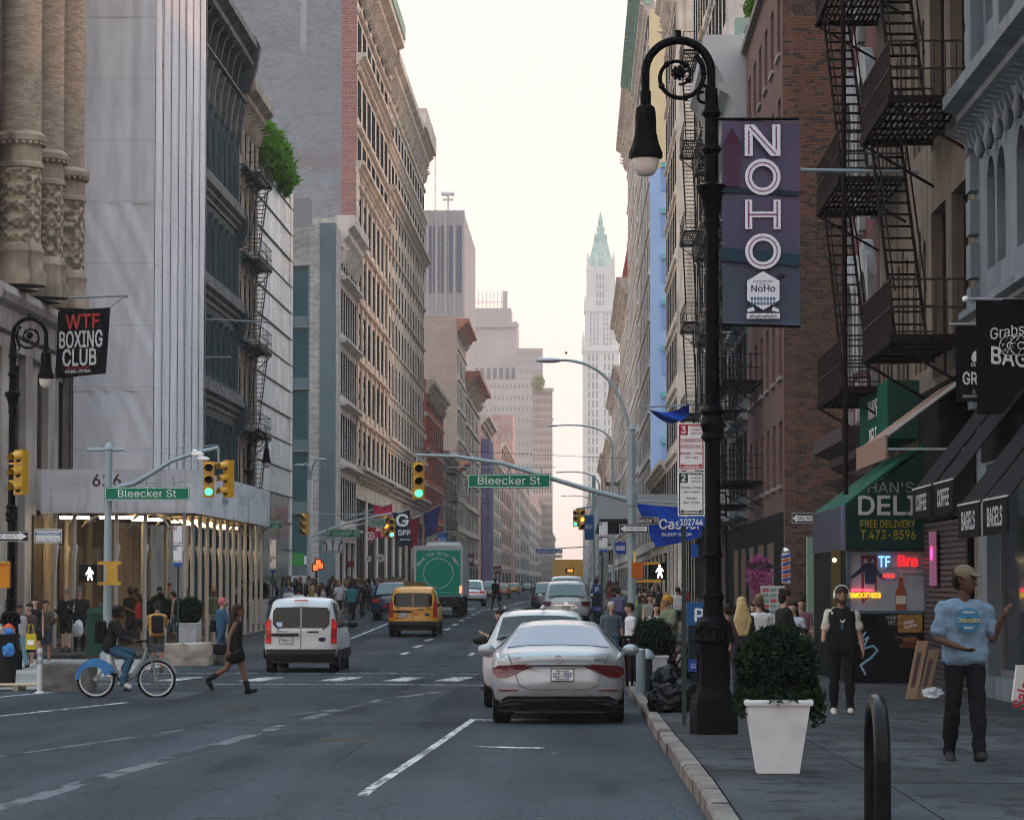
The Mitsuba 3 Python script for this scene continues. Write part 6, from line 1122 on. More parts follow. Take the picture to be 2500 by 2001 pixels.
# far shop signs
for l, x0, x1, y0, y1, Y, m, tx in (('red blade sign with a white target ring', 774, 786, 1108, 1140, 225, mat((.30, .02, .02)), None), ('small red shop sign below the lane sign', 732, 746, 1180, 1192, 230, mat((.2, .02, .03)), None), ('white square shop sign with a red mark', 769, 781, 1170, 1181, 230, mat(.55), 'W'), ('dark red uniform shop sign right of the moving truck', 980, 998, 1165, 1190, 330, mat((.10, .02, .025)), 'UNI'), ('small dark red sign low beside the white hatchback', 1040, 1056, 1190, 1206, 340, mat((.14, .02, .03)), 'SALE'), ('green shop band lit beside the grey corner block', 608, 640, 1163, 1190, 214, mat((.05, .22, .06)), None), ('blue lit shop sign under the far right shed', 1455, 1470, 1145, 1172, 120, mat((.02, .12, .5)), None), ('blue street light banner on the far right post', 1296, 1318, 1140, 1165, 100, mat((.02, .05, .22)), 'M1 M55')):
    t = thing('shop_sign', l, 'sign'); a, c = A(x0, y0, Y), A(x1, y1, Y); cc = (a + c) / 2; board(t, cc, c[0] - a[0], a[2] - c[2], m, d=.12)
    if tx: put_text(tx, cc + [0, -.01, -(a[2] - c[2]) * .2], (a[2] - c[2]) * .4, LB if tx == 'W' else LW, t, w=(c[0] - a[0]) * .8, bold=True)
    if 'target' in l:
        for r0, r1 in ((.30, .2), (.1, 0)): g = Point(cc[0], cc[2] - .1).buffer(r0); g = g.difference(Point(cc[0], cc[2] - .1).buffer(r1)) if r1 else g; flat(g, Y - .005, LW, 'ring', t)
t = thing('round_sign', 'round white spoked shop sign over the far crowd', 'sign'); q = A(801, 1174, 225); flat(Point(q[0], q[2]).buffer(.30, 16), 225, mat(.5), 'disc', t)
for k in range(6): flat(LineString([(q[0], q[2]), (q[0] + .22 * math.cos(k * 1.05), q[2] + .22 * math.sin(k * 1.05))]).buffer(.025), 224.99, LB, 'spoke', t)
# sidewalk shed on the right
t = thing('sidewalk_shed', 'white boarded sidewalk shed over the far right pavement', 'sidewalk shed'); MB().box(1.05, 6.9, 144, 181, 4.75, 5.9).put('boarding', mat((.50, .51, .53), .6), t); MB().box(1.1, 6.85, 144.1, 180.9, 4.6, 4.748).put('deck', mat((.06, .05, .045)), t)
for y in np.linspace(144.3, 180, 10): MB().cyl((1.4, y, gz(y)), (1.4, y, 4.6), .07, n=6).put('post', pw, t); MB().cyl((6.3, y, gz(y)), (6.3, y, 4.6), .07, n=6).put('post', pw, t)
tf = thing('street_shop', 'dark right hand shop front with warm windows beyond the side street', 'shop'); 
for k in range(5): kk = MB().box(XR - .06, XR - .04, 109 + k * 6, 112.5 + k * 6, .8, 3.2).put('window', mat((.16, .11, .06), .2), tf)
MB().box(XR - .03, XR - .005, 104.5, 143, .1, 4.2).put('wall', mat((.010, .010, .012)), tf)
t = thing('barber_pole', 'striped barber pole glowing on the brown brick wall', 'barber pole'); q = A(1655, 1195, 103.2); 
for k in range(7): MB().prism([(q[0] - .14, q[2] - .45 + k * .13), (q[0] + .14, q[2] - .38 + k * .13), (q[0] + .14, q[2] - .30 + k * .13), (q[0] - .14, q[2] - .37 + k * .13)], 103.0, 103.02, 'xz').put('stripe', mat((.5, .10, .04)) if k % 2 else mat((.03, .05, .25)), t)
MB().cyl((q[0], 103.2, q[2] - .5), (q[0], 103.2, q[2] + .5), .15).put('cylinder', mat((.62, .6, .58), .3), t); MB().sph((q[0], 103.2, q[2] + .56), .14, 1).put('cap', mat(.6, .2, .8), t, True)
t = thing('flower_display', 'hanging pink flower display by the brown brick wall', 'flowers'); leaves('blossoms', t, A(1600, 1212, 101), (.45, .3, .75), 2600, .05, mat((.36, .08, .22), .7), 4, .2); leaves('greenery', t, A(1600, 1190, 101), (.45, .3, .2), 400, .06, 'leaf_mid', 4, .2)
t = thing('menu_stand', 'white sidewalk menu stand crowded with small print', 'stand'); a, c = A(1602, 1232, 96), A(1652, 1295, 96); MB().box(a[0], c[0], 96, 96.2, gz(96) + .1, a[2]).put('case', mat((.42, .44, .44)), t)
for k in range(5):
    for j in range(3): MB().box(a[0] + .05 + j * .24, a[0] + .24 + j * .24, 95.98, 95.999, a[2] - .18 - k * .17, a[2] - .07 - k * .17).put('card', mat((.18, .25, .22)) if (k + j) % 3 else mat((.35, .08, .07)), t)
# roof planting
t = thing('roof_tree', 'bright green feathery tree on the glass building roof terrace', 'tree'); 
for k, (y, r, h) in enumerate(((163.6, 1.0, 1.5), (167, 1.2, 1.6), (170.5, 1.2, 1.5), (174, 1.2, 1.3), (177.5, 1.0, 1.1))):
    MB().tube([(XL - .3, y, 25.2), (XL - .1, y + .2, 26.4), (XL - .2, y - .1, 26.4)], [.12, .08, .03], 6).put('trunk', mat((.06, .045, .03)), t); leaves('crown', t, (XL - .25, y, 24.7 + h * .55), (r * .95, r * 1.5, h * 1.0), 3600, .2, 'leaf_bright', 20 + k, .15, 1.6, .6); leaves('crown_shade', t, (XL - .5, y, 24.6 + h * .4), (r * .7, r * 1.2, h * .7), 1200, .22, 'leaf_mid', 40 + k, .1, 1.3)
t = thing('roof_shrub', 'green shrub in a roof box beside the brown brick building', 'shrub'); leaves('foliage', t, A(1592, 5, 128), (.5, .5, 1.2), 1200, .13, 'leaf_bright', 5, .1, 1.4); q = A(1592, 40, 128); MB().box(q[0] - .9, q[0] + .7, 127.6, 128.4, q[2] - 1.2, q[2]).put('box', mat((.25, .33, .28)), t)
t = thing('roof_shrub', 'yellow tree on top of the narrow tan tower', 'tree'); leaves('foliage', t, A(1133, 805, 1490), (3, 3, 4), 900, 1.1, 'leaf_yellow', 6, .1)
# ================================================================ vehicles
CG = mat((.004, .005, .006), .06, spec=.35); TYRE = mat((.008, .008, .008), .8, spec=.15); RIM = mat((.30, .31, .32), .3, .7); TRIM = mat((.008, .009, .010), .45, spec=.25); CHROME = mat((.6, .6, .62), .15, 1.0)
REDL = mat((.075, .004, .008), .12, spec=.7, cc=.6); PLATE = mat((.50, .51, .50), .5)
def paint(c, metal=.0): return mat(tuple(q * .88 for q in c), .22, metal, .5, 1.0)
def lerp(tab, v): return np.interp(v, [a for a, _ in tab], [b for _, b in tab])
class Car:
    def __init__(s, label, cat, x, y, ang=0., zoff=0., group=None, name=None):
        s.t = thing(name or 'car', label, cat, group); s.F = rotz(ang, (x, y, gz(y) + zoff)); pitch_ = (gz(y + 3) - gz(y)) / 3; s.F[2, 1] = pitch_
    def shape(s, L, W, top, belt, zb, wmax, tr, rear, curve, m, ycuts):
        s.L, s.W, s.top, s.belt, s.zb, s.wm, s.tr, s.rear, s.curve = L, W, top, belt, zb, wmax, tr, rear, curve
        secs = []
        def sec(y):
            w = W / 2 * lerp(wmax, y); tp = lerp(top, y); be = min(lerp(belt, y), tp - .09); r = lerp(tr, y); wr = w * r; zq = lerp(zb, y)
            return np.array([(0, zq), (.84 * w, zq), (.965 * w, zq + .10), (w, zq + .32), (.995 * w, be - .14), (.965 * w, be), (.5 * (.96 * w + wr), (be + tp - .1) / 2 + .01), (wr, tp - .10), (.9 * wr, tp - .035), (.55 * wr, tp - .004), (0, tp + .008)])
        def full(h): return np.vstack([h, (h * [-1, 1])[-2:0:-1]])
        rings, n = [], 20
        for t in (0., .25, .5, .75, .92, 1.0):
            h = full(sec(0)); zc = (h[:, 1].min() + h[:, 1].max()) / 2; q = (h - [0, zc]) * (t if t else 1e-4) + [0, zc]; rings.append(np.stack([q[:, 0], np.array([s.R(a, b) for a, b in q]) + (.05 if t == 1 else .008 if t == .92 else 0), q[:, 1]], 1))
        for y in [.10] + list(ycuts):
            h = full(sec(y)); f = max(0, 1 - y / .8); rings.append(np.stack([h[:, 0], y + f * np.array([s.R(a, b) for a, b in h]), h[:, 1]], 1))
        h = full(sec(L))
        for t, o in ((.96, .05), (.7, .12), (1e-4, .14)): zc = (h[:, 1].min() + h[:, 1].max()) / 2; q = (h - [0, zc]) * t + [0, zc]; rings.append(np.stack([q[:, 0], L + o - .5 * np.abs(q[:, 0] / W * 2) ** 3 * .3, q[:, 1]], 1))
        V = np.vstack(rings); k = len(rings); i, j = np.meshgrid(np.arange(k - 1), np.arange(n), indexing='ij'); q = np.stack([i*n+j, (i+1)*n+j, (i+1)*n+(j+1)%n, i*n+(j+1)%n], -1).reshape(-1, 4)
        s.sec = sec; b = MB(s.F); b.raw(V, q[:, ::-1]); return b.put('body', m, s.t, 38)
    def R(s, x, z): return lerp(s.rear, z) + s.curve * min(1, abs(x) / (s.W / 2)) ** 3
    def patch(s, poly, name, m, lift=.006, th=.006, parent=None, ref=.07, mirror=False, emit=None):
        poly = poly if hasattr(poly, 'geom_type') else Polygon(poly)
        outs = []
        for g in ([poly, affinity.scale(poly, -1, 1, origin=(0, 0))] if mirror else [poly]):
            g = g if g.exterior.is_ccw else Polygon(list(g.exterior.coords)[::-1])
            M = m3.Manifold.extrude(m3.CrossSection([list(g.exterior.coords)[:-1]]), .02 + th).refine_to_length(ref).to_mesh(); v = np.array(M.vert_properties[:, :3]); f = np.array(M.tri_verts)
            w = np.stack([v[:, 0], np.array([s.R(a, b) for a, b in v[:, :2]]) - lift - v[:, 2] + .02, v[:, 1]], 1)
            b = MB(s.F); b.raw(w, f[:, ::-1]); k = b.put(name, m, parent or s.t)
            if emit: scene[k]['emitter'] = glow(*emit)
            outs.append(k)
        return outs
    def roofpatch(s, pts, name, m, lift=.01, parent=None):   # polygon in (x, y), laid on the top surface
        M = m3.Manifold.extrude(m3.CrossSection([pts]), .02).refine_to_length(.12).to_mesh(); v = np.array(M.vert_properties[:, :3]); f = np.array(M.tri_verts); z = []
        for x, y, q in v: h = s.sec(y); z.append(np.interp(abs(x), h[:6:-1, 0], h[:6:-1, 1]) + lift + q - .02)
        b = MB(s.F); b.raw(np.stack([v[:, 0], v[:, 1], z], 1), f); return b.put(name, m, parent or s.t, 30)
    def sideglass(s, y0, y1, m=None, zt=.13, sl0=0, sl1=0):
        for sg in (-1, 1):
            yy = np.linspace(y0, y1, 8); v = []
            for k, y in enumerate(yy):
                h = s.sec(y); a, c = h[5] + [0, .04], h[7]; t0 = max(0, min(1, (k / 7) / sl0)) if sl0 else 1; t1 = max(0, min(1, (1 - k / 7) / sl1)) if sl1 else 1; c = a + (c - a) * min(t0, t1, 1) * .95
                v += [[sg * (a[0] + .012), y, a[1]], [sg * ((a[0] + c[0]) / 2 + .02), y, (a[1] + c[1]) / 2], [sg * (c[0] + .012), y, c[1]]]
            i = np.arange(7) * 3; f = np.vstack([np.stack([i, i + 1, i + 4, i + 3], 1), np.stack([i + 1, i + 2, i + 5, i + 4], 1)]); MB(s.F).raw(v, f).put('side_window', m or CG, s.t)
    def wheels(s, ys, r=.33, w=.23, inset=.02, simple=False):
        for y in ys:
            for sg in (-1, 1):
                xo = sg * (s.W / 2 - inset); b = MB(s.F); a = np.linspace(0, 2 * math.pi, 25)[:-1]; prof = [(r * .62, 0), (r * .92, 0), (r, .03), (r, w - .03), (r * .92, w), (r * .62, w)]
                v = np.array([[xo - sg * o, y + q * math.cos(k), r + q * math.sin(k)] for q, o in prof for k in a]); i, j = np.meshgrid(np.arange(5), np.arange(24), indexing='ij'); b.raw(v, np.stack([i*24+j, i*24+(j+1)%24, (i+1)*24+(j+1)%24, (i+1)*24+j], -1).reshape(-1, 4)); k_ = b.put('wheel', TYRE, s.t, 40)
                b = MB(s.F); b.tube([(xo - sg * .03, y, r), (xo - sg * .10, y, r)], r * .62, 20)
                if not simple: [b.bar((xo - sg * .015, y, r), (xo - sg * .015, y + r * .6 * math.cos(q), r + r * .6 * math.sin(q)), .045, .03) for q in np.arange(10) * .628]
                b.put('rim', RIM, k_)
    def text(s, txt, x, z, h, m, w=None, parent=None, lift=.014): 
        p = s.F @ np.array([x, s.R(x, z) - lift, z, 1]); put_text(txt, p[:3], h, m, parent or s.t, u=s.F[:3, 0], w=w, bold=True)
    def plate(s, x, z, txt, w=.31, h=.155, edge=TRIM, lift=.012, extra=None):
        k = s.patch(sbox(x - w / 2, z - h / 2, x + w / 2, z + h / 2), 'number_plate', PLATE, lift + .006)[0]; s.text(txt, x, z - h * .22, h * .42, mat((.05, .07, .16)), w * .86, k, lift + .016)
        if extra: s.text(extra, x, z + h * .27, h * .13, mat((.05, .07, .16)), w * .6, k, lift + .016); s.text('EMPIRE STATE', x, z - h * .43, h * .12, mat((.05, .07, .16)), w * .6, k, lift + .016)
        q = s.patch(outline(sbox(x - w / 2 - .012, z - h / 2 - .012, x + w / 2 + .012, z + h / 2 + .012), .012).buffer(0) if False else sbox(x - w / 2 - .014, z - h / 2 - .014, x + w / 2 + .014, z + h / 2 + .014), 'plate_frame', edge, lift)
    def mirror(s, y, z, sg, m, r=.12):
        h = s.sec(y); b = MB(s.F); b.sph((sg * (h[5][0] + .16), y, z), 1, 2, (.13, .07, .09)); b.bar((sg * (h[5][0] - .02), y, z - .05), (sg * (h[5][0] + .10), y, z - .03), .05); b.put('mirror', m, s.t, 50)
SILV = paint((.33, .37, .395), .25)
# --- silver-white sedan, nearest
c = Car('silver white sedan parked at the kerb with red tail lamps and number plate', 'car', -.27, 44.0, .004, group='cars parked at the right kerb')
c.shape(5.2, 1.94, [(0, 1.0), (.05, 1.03), (.5, 1.08), (.72, 1.10), (1.55, 1.41), (2.2, 1.485), (3.0, 1.47), (4.0, 1.08), (5.2, .85)], [(0, .92), (.6, 1.0), (3.9, .98), (5.2, .75)], [(0, .27), (5, .22)], [(0, .93), (.25, .97), (.7, 1.0), (4.6, 1.0), (5.2, .9)], [(0, .90), (.72, .88), (1.5, .66), (2.2, .63), (3.2, .64), (4, .9), (5.2, .9)], [(.2, .16), (.42, .03), (.6, .0), (.78, .05), (.9, .03), (1.0, .015), (1.1, .05)], .30, SILV, [.25, .5, .68, .74, .9, 1.1, 1.3, 1.5, 1.7, 2.0, 2.6, 3.1, 3.5, 4.0, 4.5, 5.0])
c.roofpatch([(-.74, .76), (.74, .76), (.57, 1.50), (-.57, 1.50)], 'rear_window', mat((.075, .10, .155), .04, spec=.9)); c.sideglass(1.2, 3.9, None, sl0=.25, sl1=.3)
lamp_poly = [(.34, .83), (.44, .855), (.86, .835), (.945, .79), (.945, .72), (.86, .66), (.72, .675), (.50, .77)]
c.patch(lamp_poly, 'tail_lamp', REDL, .012, mirror=True)
for q in ([(.40, .815), (.62, .79), (.85, .745), (.85, .72), (.70, .73), (.5, .78)],): c.patch(q, 'lamp_core', mat((.05, .004, .006), .1, spec=.7), .02, mirror=True)
c.patch(sbox(-.46, .828, .46, .85), 'chrome_bar', CHROME, .018)
c.plate(.06, .705, 'CLC-7057', extra='NEW YORK')
st_ = unary_union([outline(Point(0, .935).buffer(.052, 20), .008)] + [LineString([(0, .935), (.048 * math.sin(q), .935 + .048 * math.cos(q))]).buffer(.005) for q in (0, 2.094, 4.189)])
p = c.F @ np.array([0, c.R(0, .93) - .012, 0, 1]); MB().prism(affinity.translate(st_, p[0], p[2]), p[1] - .008, p[1] + .004, 'xz').put('badge', CHROME, c.t)
c.text('S 580', -.62, .925, .04, CHROME, .2); c.text('4MATIC', .60, .90, .035, mat((.1, .1, .1)), .19)
c.patch(sbox(.58, .475, .86, .492), 'reflector', mat((.16, .03, .04), .2), .012, mirror=True)
c.patch([(-.80, .36), (-.72, .40), (.72, .40), (.80, .36), (.9, .22), (-.9, .22)], 'diffuser', TRIM, .012); c.patch(LineString([(-.84, .30), (-.68, .345), (.68, .345), (.84, .30)]).buffer(.010), 'chrome_trim', CHROME, .022); c.patch(outline(Polygon([(.52, .30), (.80, .27), (.78, .315), (.54, .335)]).buffer(.01), .008).buffer(.001) if False else Polygon([(.52, .29), (.80, .265), (.78, .285), (.54, .305)]), 'exhaust_trim', CHROME, .024, mirror=True)
c.patch([(-.95, .27), (.95, .27), (.85, .17), (-.85, .17)], 'underside', TRIM, -.04)
c.wheels((.95, 4.15), .36, .26); c.mirror(3.05, 1.02, -1, SILV); c.mirror(3.05, 1.02, 1, SILV)
for l in ([(-.72, .995), (-.56, .56), (-.42, .50), (.42, .50), (.56, .56), (.72, .995)],): c.patch(LineString(l).buffer(.0045), 'boot_seam', mat((.12, .13, .14)), .004)
# --- white crossover in front of it
c = Car('white crossover parked in front of the silver sedan, mostly hidden by it', 'car', -.62, 51.0, group='cars parked at the right kerb')
c.shape(4.8, 1.92, [(0, 1.1), (.3, 1.25), (.7, 1.55), (1.2, 1.62), (2.6, 1.63), (3.8, 1.12), (4.8, .95)], [(0, .98), (3.8, 1.02), (4.8, .8)], [(0, .3), (4.8, .25)], [(0, .93), (.4, 1.0), (4.3, 1.0), (4.8, .9)], [(0, .85), (.7, .72), (2.6, .70), (3.8, .9), (4.8, .9)], [(.3, .1), (.6, 0), (.9, .05), (1.2, .1)], .2, paint((.42, .435, .445)), [.3, .5, .7, 1.0, 1.4, 2.0, 2.6, 3.2, 3.8, 4.4])
c.roofpatch([(-.72, .2), (.72, .2), (.62, .66), (-.62, .66)], 'rear_window', CG); c.sideglass(.8, 3.7, None, sl1=.35); c.wheels((.9, 3.9), .36, .25); c.mirror(3.2, 1.1, -1, TRIM); c.mirror(3.2, 1.1, 1, TRIM); c.patch([(.55, .95), (.93, .97), (.93, .85), (.6, .87)], 'tail_lamp', REDL, .012, mirror=True)
for sg in (-1, 1): MB(c.F).bar((sg * .6, .9, 1.665), (sg * .6, 2.7, 1.67), .035).put('roof_rail', CHROME, c.t)
MB(c.F).sph((.05, .9, 1.66), 1, 1, (.05, .1, .05)).put('antenna', SILV, c.t)
# --- pale SUV farther along the kerb
c = Car('pale large SUV with dark red lamps parked beyond the crossover', 'car', -.45, 127, group='cars parked at the right kerb'); gold = paint((.46, .47, .475), .1)
def suv(c, m, W=1.97, H=1.9, L=5.0):
    c.shape(L, W, [(0, H * .60), (.12, H * .66), (.55, H * .95), (.9, H * .985), (2.8, H), (3.9, H * .65), (L, H * .55)], [(0, H * .56), (L * .8, H * .6), (L, H * .48)], [(0, .4), (L, .35)], [(0, .95), (.4, 1.0), (L - .5, 1.0), (L, .9)], [(0, .92), (.5, .80), (2.8, .78), (3.9, .9), (L, .9)], [(.4, .08), (.65, 0), (.9, .06), (H * .6, .1)], .15, m, [.2, .4, .55, .8, 1.2, 2.0, 2.8, 3.4, 3.9, 4.5])
    c.roofpatch([(-.74, .16), (.74, .16), (.66, .52), (-.66, .52)], 'rear_window', mat((.02, .06, .07), .06, spec=.8)); c.sideglass(.7, 3.7, None, sl1=.3); c.wheels((.95, L - .95), .38, .25, simple=True)
    c.patch([(-.85, .5), (.85, .5), (.8, .36), (-.8, .36)], 'bumper_trim', TRIM, .012)
suv(c, gold); c.patch([(.60, 1.07), (.95, 1.07), (.95, .88), (.66, .88)], 'tail_lamp', REDL, .014, mirror=True); c.plate(0, .80, 'GHT 2156'); c.patch(sbox(-.5, .90, .5, .94), 'chrome_bar', CHROME, .014); c.mirror(3.4, 1.25, -1, gold); c.mirror(3.4, 1.25, 1, gold); c.patch(outline(affinity.scale(Point(0, 1.0).buffer(.06), 1.2, .9), .012).convex_hull, 'badge', CHROME, .012)
c = Car('dark blue car ahead of the pale parked SUV', 'car', -1.25, 146, group='cars parked at the right kerb'); suv(c, paint((.03, .04, .06)), 1.9, 1.7, 4.6); c.patch([(.60, 1.0), (.92, 1.0), (.92, .86), (.66, .86)], 'tail_lamp', REDL, .014, mirror=True)
c = Car('white SUV roof showing over the pale parked SUV', 'car', -.5, 152, group='cars parked at the right kerb'); suv(c, paint((.5, .51, .52)), 1.95, 1.95, 4.8)
# --- vans (white and yellow)
def van(label, x, y, m, cat, plate, lit, taxi=False):
    c = Car(label, cat, x, y, name='van' if not taxi else 'taxi')
    c.shape(4.6, 1.835, [(0, 1.70), (.10, 1.76), (.3, 1.82), (1.2, 1.85), (2.6, 1.80), (3.5, 1.25), (3.7, 1.12), (4.6, .95)], [(0, 1.05), (3.4, 1.08), (4.6, .8)], [(0, .34), (4.6, .25)], [(0, .97), (.2, 1.0), (4.2, 1.0), (4.6, .9)], [(0, .80), (.4, .79), (2.6, .76), (3.6, .88), (4.6, .9)], [(.3, .05), (.45, -.03), (.62, 0), (1.05, .0), (1.75, .14)], .10, m, [.2, .3, .6, 1.2, 1.9, 2.6, 3.1, 3.5, 3.7, 4.2])
    dark = mat((.012, .012, .013), .6, spec=.2)
    c.patch([(-.86, .58), (.86, .58), (.84, .34), (-.84, .34)], 'bumper', dark, .02, .03); c.patch([(-.80, .35), (.80, .35), (.74, .24), (-.74, .24)], 'underside', TRIM, -.03)
    gp = [(.02, 1.10), (.62, 1.10), (.70, 1.20), (.70, 1.50), (.62, 1.60), (.02, 1.62)]
    c.patch(gp, 'rear_window', CG, .010, mirror=True); c.patch(LineString([(0, .60), (0, 1.66)]).buffer(.008), 'door_seam', TRIM, .006)
    for sg in (-1, 1): c.patch(LineString([(sg * .55, 1.06), (sg * .62, 1.2)]).buffer(.012), 'wiper', TRIM, .022)
    c.patch([(.735, .72), (.875, .72), (.885, 1.2), (.80, 1.34), (.745, 1.30)], 'tail_lamp', mat((.30, .012, .012), .15, spec=.6), .014, mirror=True)
    if lit:
        c.patch([(.77, 1.10), (.86, 1.10), (.86, 1.26), (.78, 1.26)], 'brake_light', mat((.6, .03, .02)), .022, mirror=True, emit=((1, .10, .05), 1.1)); c.patch([(.76, .74), (.86, .74), (.86, .83), (.76, .83)], 'brake_light', mat((.6, .03, .02)), .022, mirror=True, emit=((1, .05, .03), .6)); c.patch(sbox(-.17, 1.755, .17, 1.79), 'brake_light', mat((.6, .1, .03)), .01, emit=((1, .14, .05), .7))
    c.patch(LineString([(-.70, .935), (-.08, .935)]).buffer(.035), 'door_handle', TRIM, .02, .02); c.patch(LineString([(.18, 1.005), (.42, 1.005)]).buffer(.02), 'lock_handle', TRIM, .014)
    c.plate(-.36, .80, plate); c.text('TRANSIT', -.45, 1.0, .035, mat((.2, .22, .24)), .32); c.patch(affinity.scale(Point(.52, .82).buffer(.07), 1.3, .75), 'badge', mat((.02, .03, .06), .3), .012); c.text('XLT', .62, .63, .03, mat((.3, .3, .3)), .1)
    c.sideglass(.5, 1.5); c.sideglass(1.6, 2.5); c.sideglass(2.6, 3.4, sl1=.6); c.wheels((.75, 3.75), .33, .24); c.mirror(3.1, 1.15, 1, TRIM); c.mirror(3.1, 1.15, -1, TRIM)
    for sg in (-1, 1): b = MB(c.F); h = c.sec(1.5); b.box(sg * (h[3][0] - .01), sg * (h[3][0] + .012), .1, 4.2, .34, .56); b.put('side_cladding', dark, c.t)
    if taxi: MB(c.F).box(-.42, .42, 1.2, 1.5, 1.86, 2.0).put('roof_sign', mat((.10, .08, .05)), c.t); c.text('NYC TAXI', -.5, .66, .05, TRIM, .3); c.text('TAXI', .6, 1.0, .05, TRIM, .2); c.patch(Point(.12, .83).buffer(.06), 'sticker', mat((.5, .12, .03)), .012)
    else: c.patch(sbox(-.60, 1.13, -.46, 1.24), 'sticker', mat((.35, .45, .55)), .02)
    return c
van('white delivery van with lit red brake lights seen from behind', -6.78, 75.6, paint((.50, .52, .535)), 'van', 'T742461C', True)
van('yellow taxi van with dark rear windows', -6.02, 113, paint((.60, .27, .012)), 'taxi', 'T638215C', False, True)
# --- box truck
c = Car('box truck with a green rear door lettered in an arc', 'truck', -6.62, 147, name='truck'); c.W = 2.35; W = 1.18; grn = mat((.018, .30, .19), .5)
b = MB(c.F); b.box(-W, W, .04, 6.2, .98, 3.42); b.put('box_body', mat((.58, .59, .60), .5), c.t)
MB(c.F).box(-W + .12, W - .12, 0, .038, 1.02, 3.2).put('rear_door', grn, c.t)
for q in ((-W, -W + .12, .0, .04, .98, 3.42), (W - .12, W, .0, .04, .98, 3.42), (-W + .12, W - .12, -.01, .04, 3.2, 3.42)): MB(c.F).box(*q).put('door_frame', mat((.52, .53, .54), .5), c.t)
for k, ch in enumerate('Move The Otter Way!'):
    a = math.pi * (.86 - .72 * k / 18); p = c.F @ np.array([.98 * math.cos(a), -.004, 2.12 + .86 * math.sin(a), 1])
    if ch != ' ': put_text(ch, p[:3], .15, LW, c.t, u=(math.sin(a), 0, -math.cos(a)), up=(math.cos(a), 0, math.sin(a)), bold=True)
p = c.F @ np.array([0, -.003, 2.1, 1]); flat(outline(Point(p[0], p[2]).buffer(.72, 32), .03), p[1], LW, 'ring', c.t); p = c.F @ np.array([.45, -.003, 1.15, 1]); put_text('otterway.com', p[:3], .09, mat((.3, .6, .5)), c.t, w=.9)
MB(c.F).prism([(-.9, 3.42), (.9, 3.42), (.8, 3.62), (-.8, 3.62)], 5.6, 6.4, 'xz').put('wind_deflector', mat((.62, .63, .64), .4), c.t); MB(c.F).box(-W, W, 6.3, 8.0, .9, 2.6).put('cab', mat((.55, .56, .57), .4), c.t)
MB(c.F).box(-1.0, 1.0, .1, 6, .6, .97).put('chassis', TRIM, c.t); MB(c.F).box(-1.1, 1.1, .02, .12, .5, .72).put('bumper', TRIM, c.t); c.wheels((1.4,), .48, .5, .05, True); c.wheels((7.2,), .48, .3, .05, True)
for sg in (-1, 1): k = MB(c.F).box(sg * 1.06 - .06, sg * 1.06 + .06, -.03, -.011, 1.15, 1.5).put('tail_lamp', mat((.5, .03, .02)), c.t); scene[k]['emitter'] = glow((1, .10, .05), .5 if sg > 0 else .25)
MB(c.F).bar((-W - .02, 6.9, 2.0), (-W - .35, 6.8, 2.0), .05).box(-W - .42, -W - .22, 6.7, 6.78, 1.5, 2.3).put('mirror', TRIM, c.t)
# --- yellow bus
c = Car('yellow school bus far along the right kerb', 'bus', -.75, 252, name='bus'); ybus = paint((.66, .34, .02)); c.W = 2.5
MB(c.F).prism(sbox(-1.25, .45, 1.25, 3.45).buffer(-.15).buffer(.15), 0, 11, 'xz').put('body', ybus, c.t, 40); MB(c.F).box(-.2, .5, -.03, -.001, 2.35, 2.75).put('destination_sign', mat((.03, .02, .02)), c.t); k = MB(c.F).box(-.02, .42, -.04, -.031, 2.45, 2.65).put('lit_sign', mat((.5, .1, .02)), c.t); scene[k]['emitter'] = glow((1, .25, .05), .2)
for x in (-.8, 0, .8): k = MB(c.F).box(x - .2, x + .2, -.03, -.001, 1.35, 1.5).put('brake_light', mat((.5, .1, .04)), c.t); scene[k]['emitter'] = glow((1, .25, .1), .18)
MB(c.F).box(-1.2, 1.2, -.06, -.001, .45, .7).put('bumper', TRIM, c.t); c.wheels((2.5, 8.8), .5, .4, .05, True); MB(c.F).box(-1.0, 1.0, -.02, -.001, 1.75, 2.2).put('rear_panel_line', mat((.4, .19, .01), .4), c.t)
# --- traffic farther off
def small(label, xc, Y, m, H=1.6, W=1.86, lit=True, cat='car', name='car'):
    x = A(xc, 1250, Y)[0]; c = Car(label, cat, x, Y, group='cars in the far traffic', name=name); suv(c, m, W, H, 4.5)
    if lit: c.patch([(.60, .98), (.90, .98), (.90, .84), (.62, .84)], 'tail_lamp', mat((.5, .03, .02), .2), .014, mirror=True)
    return c
c = small('white hatchback right of the moving truck', 990, 197, paint((.62, .63, .64)), 1.7, 1.9); k = c.patch(sbox(-.5, .86, .5, .93), 'light_bar', mat((.5, .05, .03)), .02, emit=((1, .08, .04), .3))
c = small('dark SUV with red lamps behind the white hatchback', 1031, 258, paint((.02, .02, .025)), 1.75); c.plate(0, .8, 'KFD 4471')
c = small('orange taxi beside the dark far SUV', 1056, 330, paint((.40, .10, .02)), 1.65, cat='taxi', name='taxi'); small('small yellow taxi at the far end of the road', 1081, 460, paint((.50, .22, .012)), 1.75, cat='taxi', name='taxi'); small('dark car parked at the far left kerb', 1110, 520, paint((.03, .03, .035)))
small('tiny grey car in the far right lane', 1140, 430, paint((.1, .11, .12))); small('yellow taxi roof showing left of the moving truck', 848, 158, paint((.48, .21, .012)), 1.62, cat='taxi', name='taxi'); c = small('dark blue pickup left of the yellow taxi van', 826, 139, paint((.015, .03, .06)), 1.75, 1.9)
k = c.patch(sbox(-.4, .62, .4, .70), 'brake_light', mat((.5, .03, .02)), .02, emit=((1, .05, .03), .4))
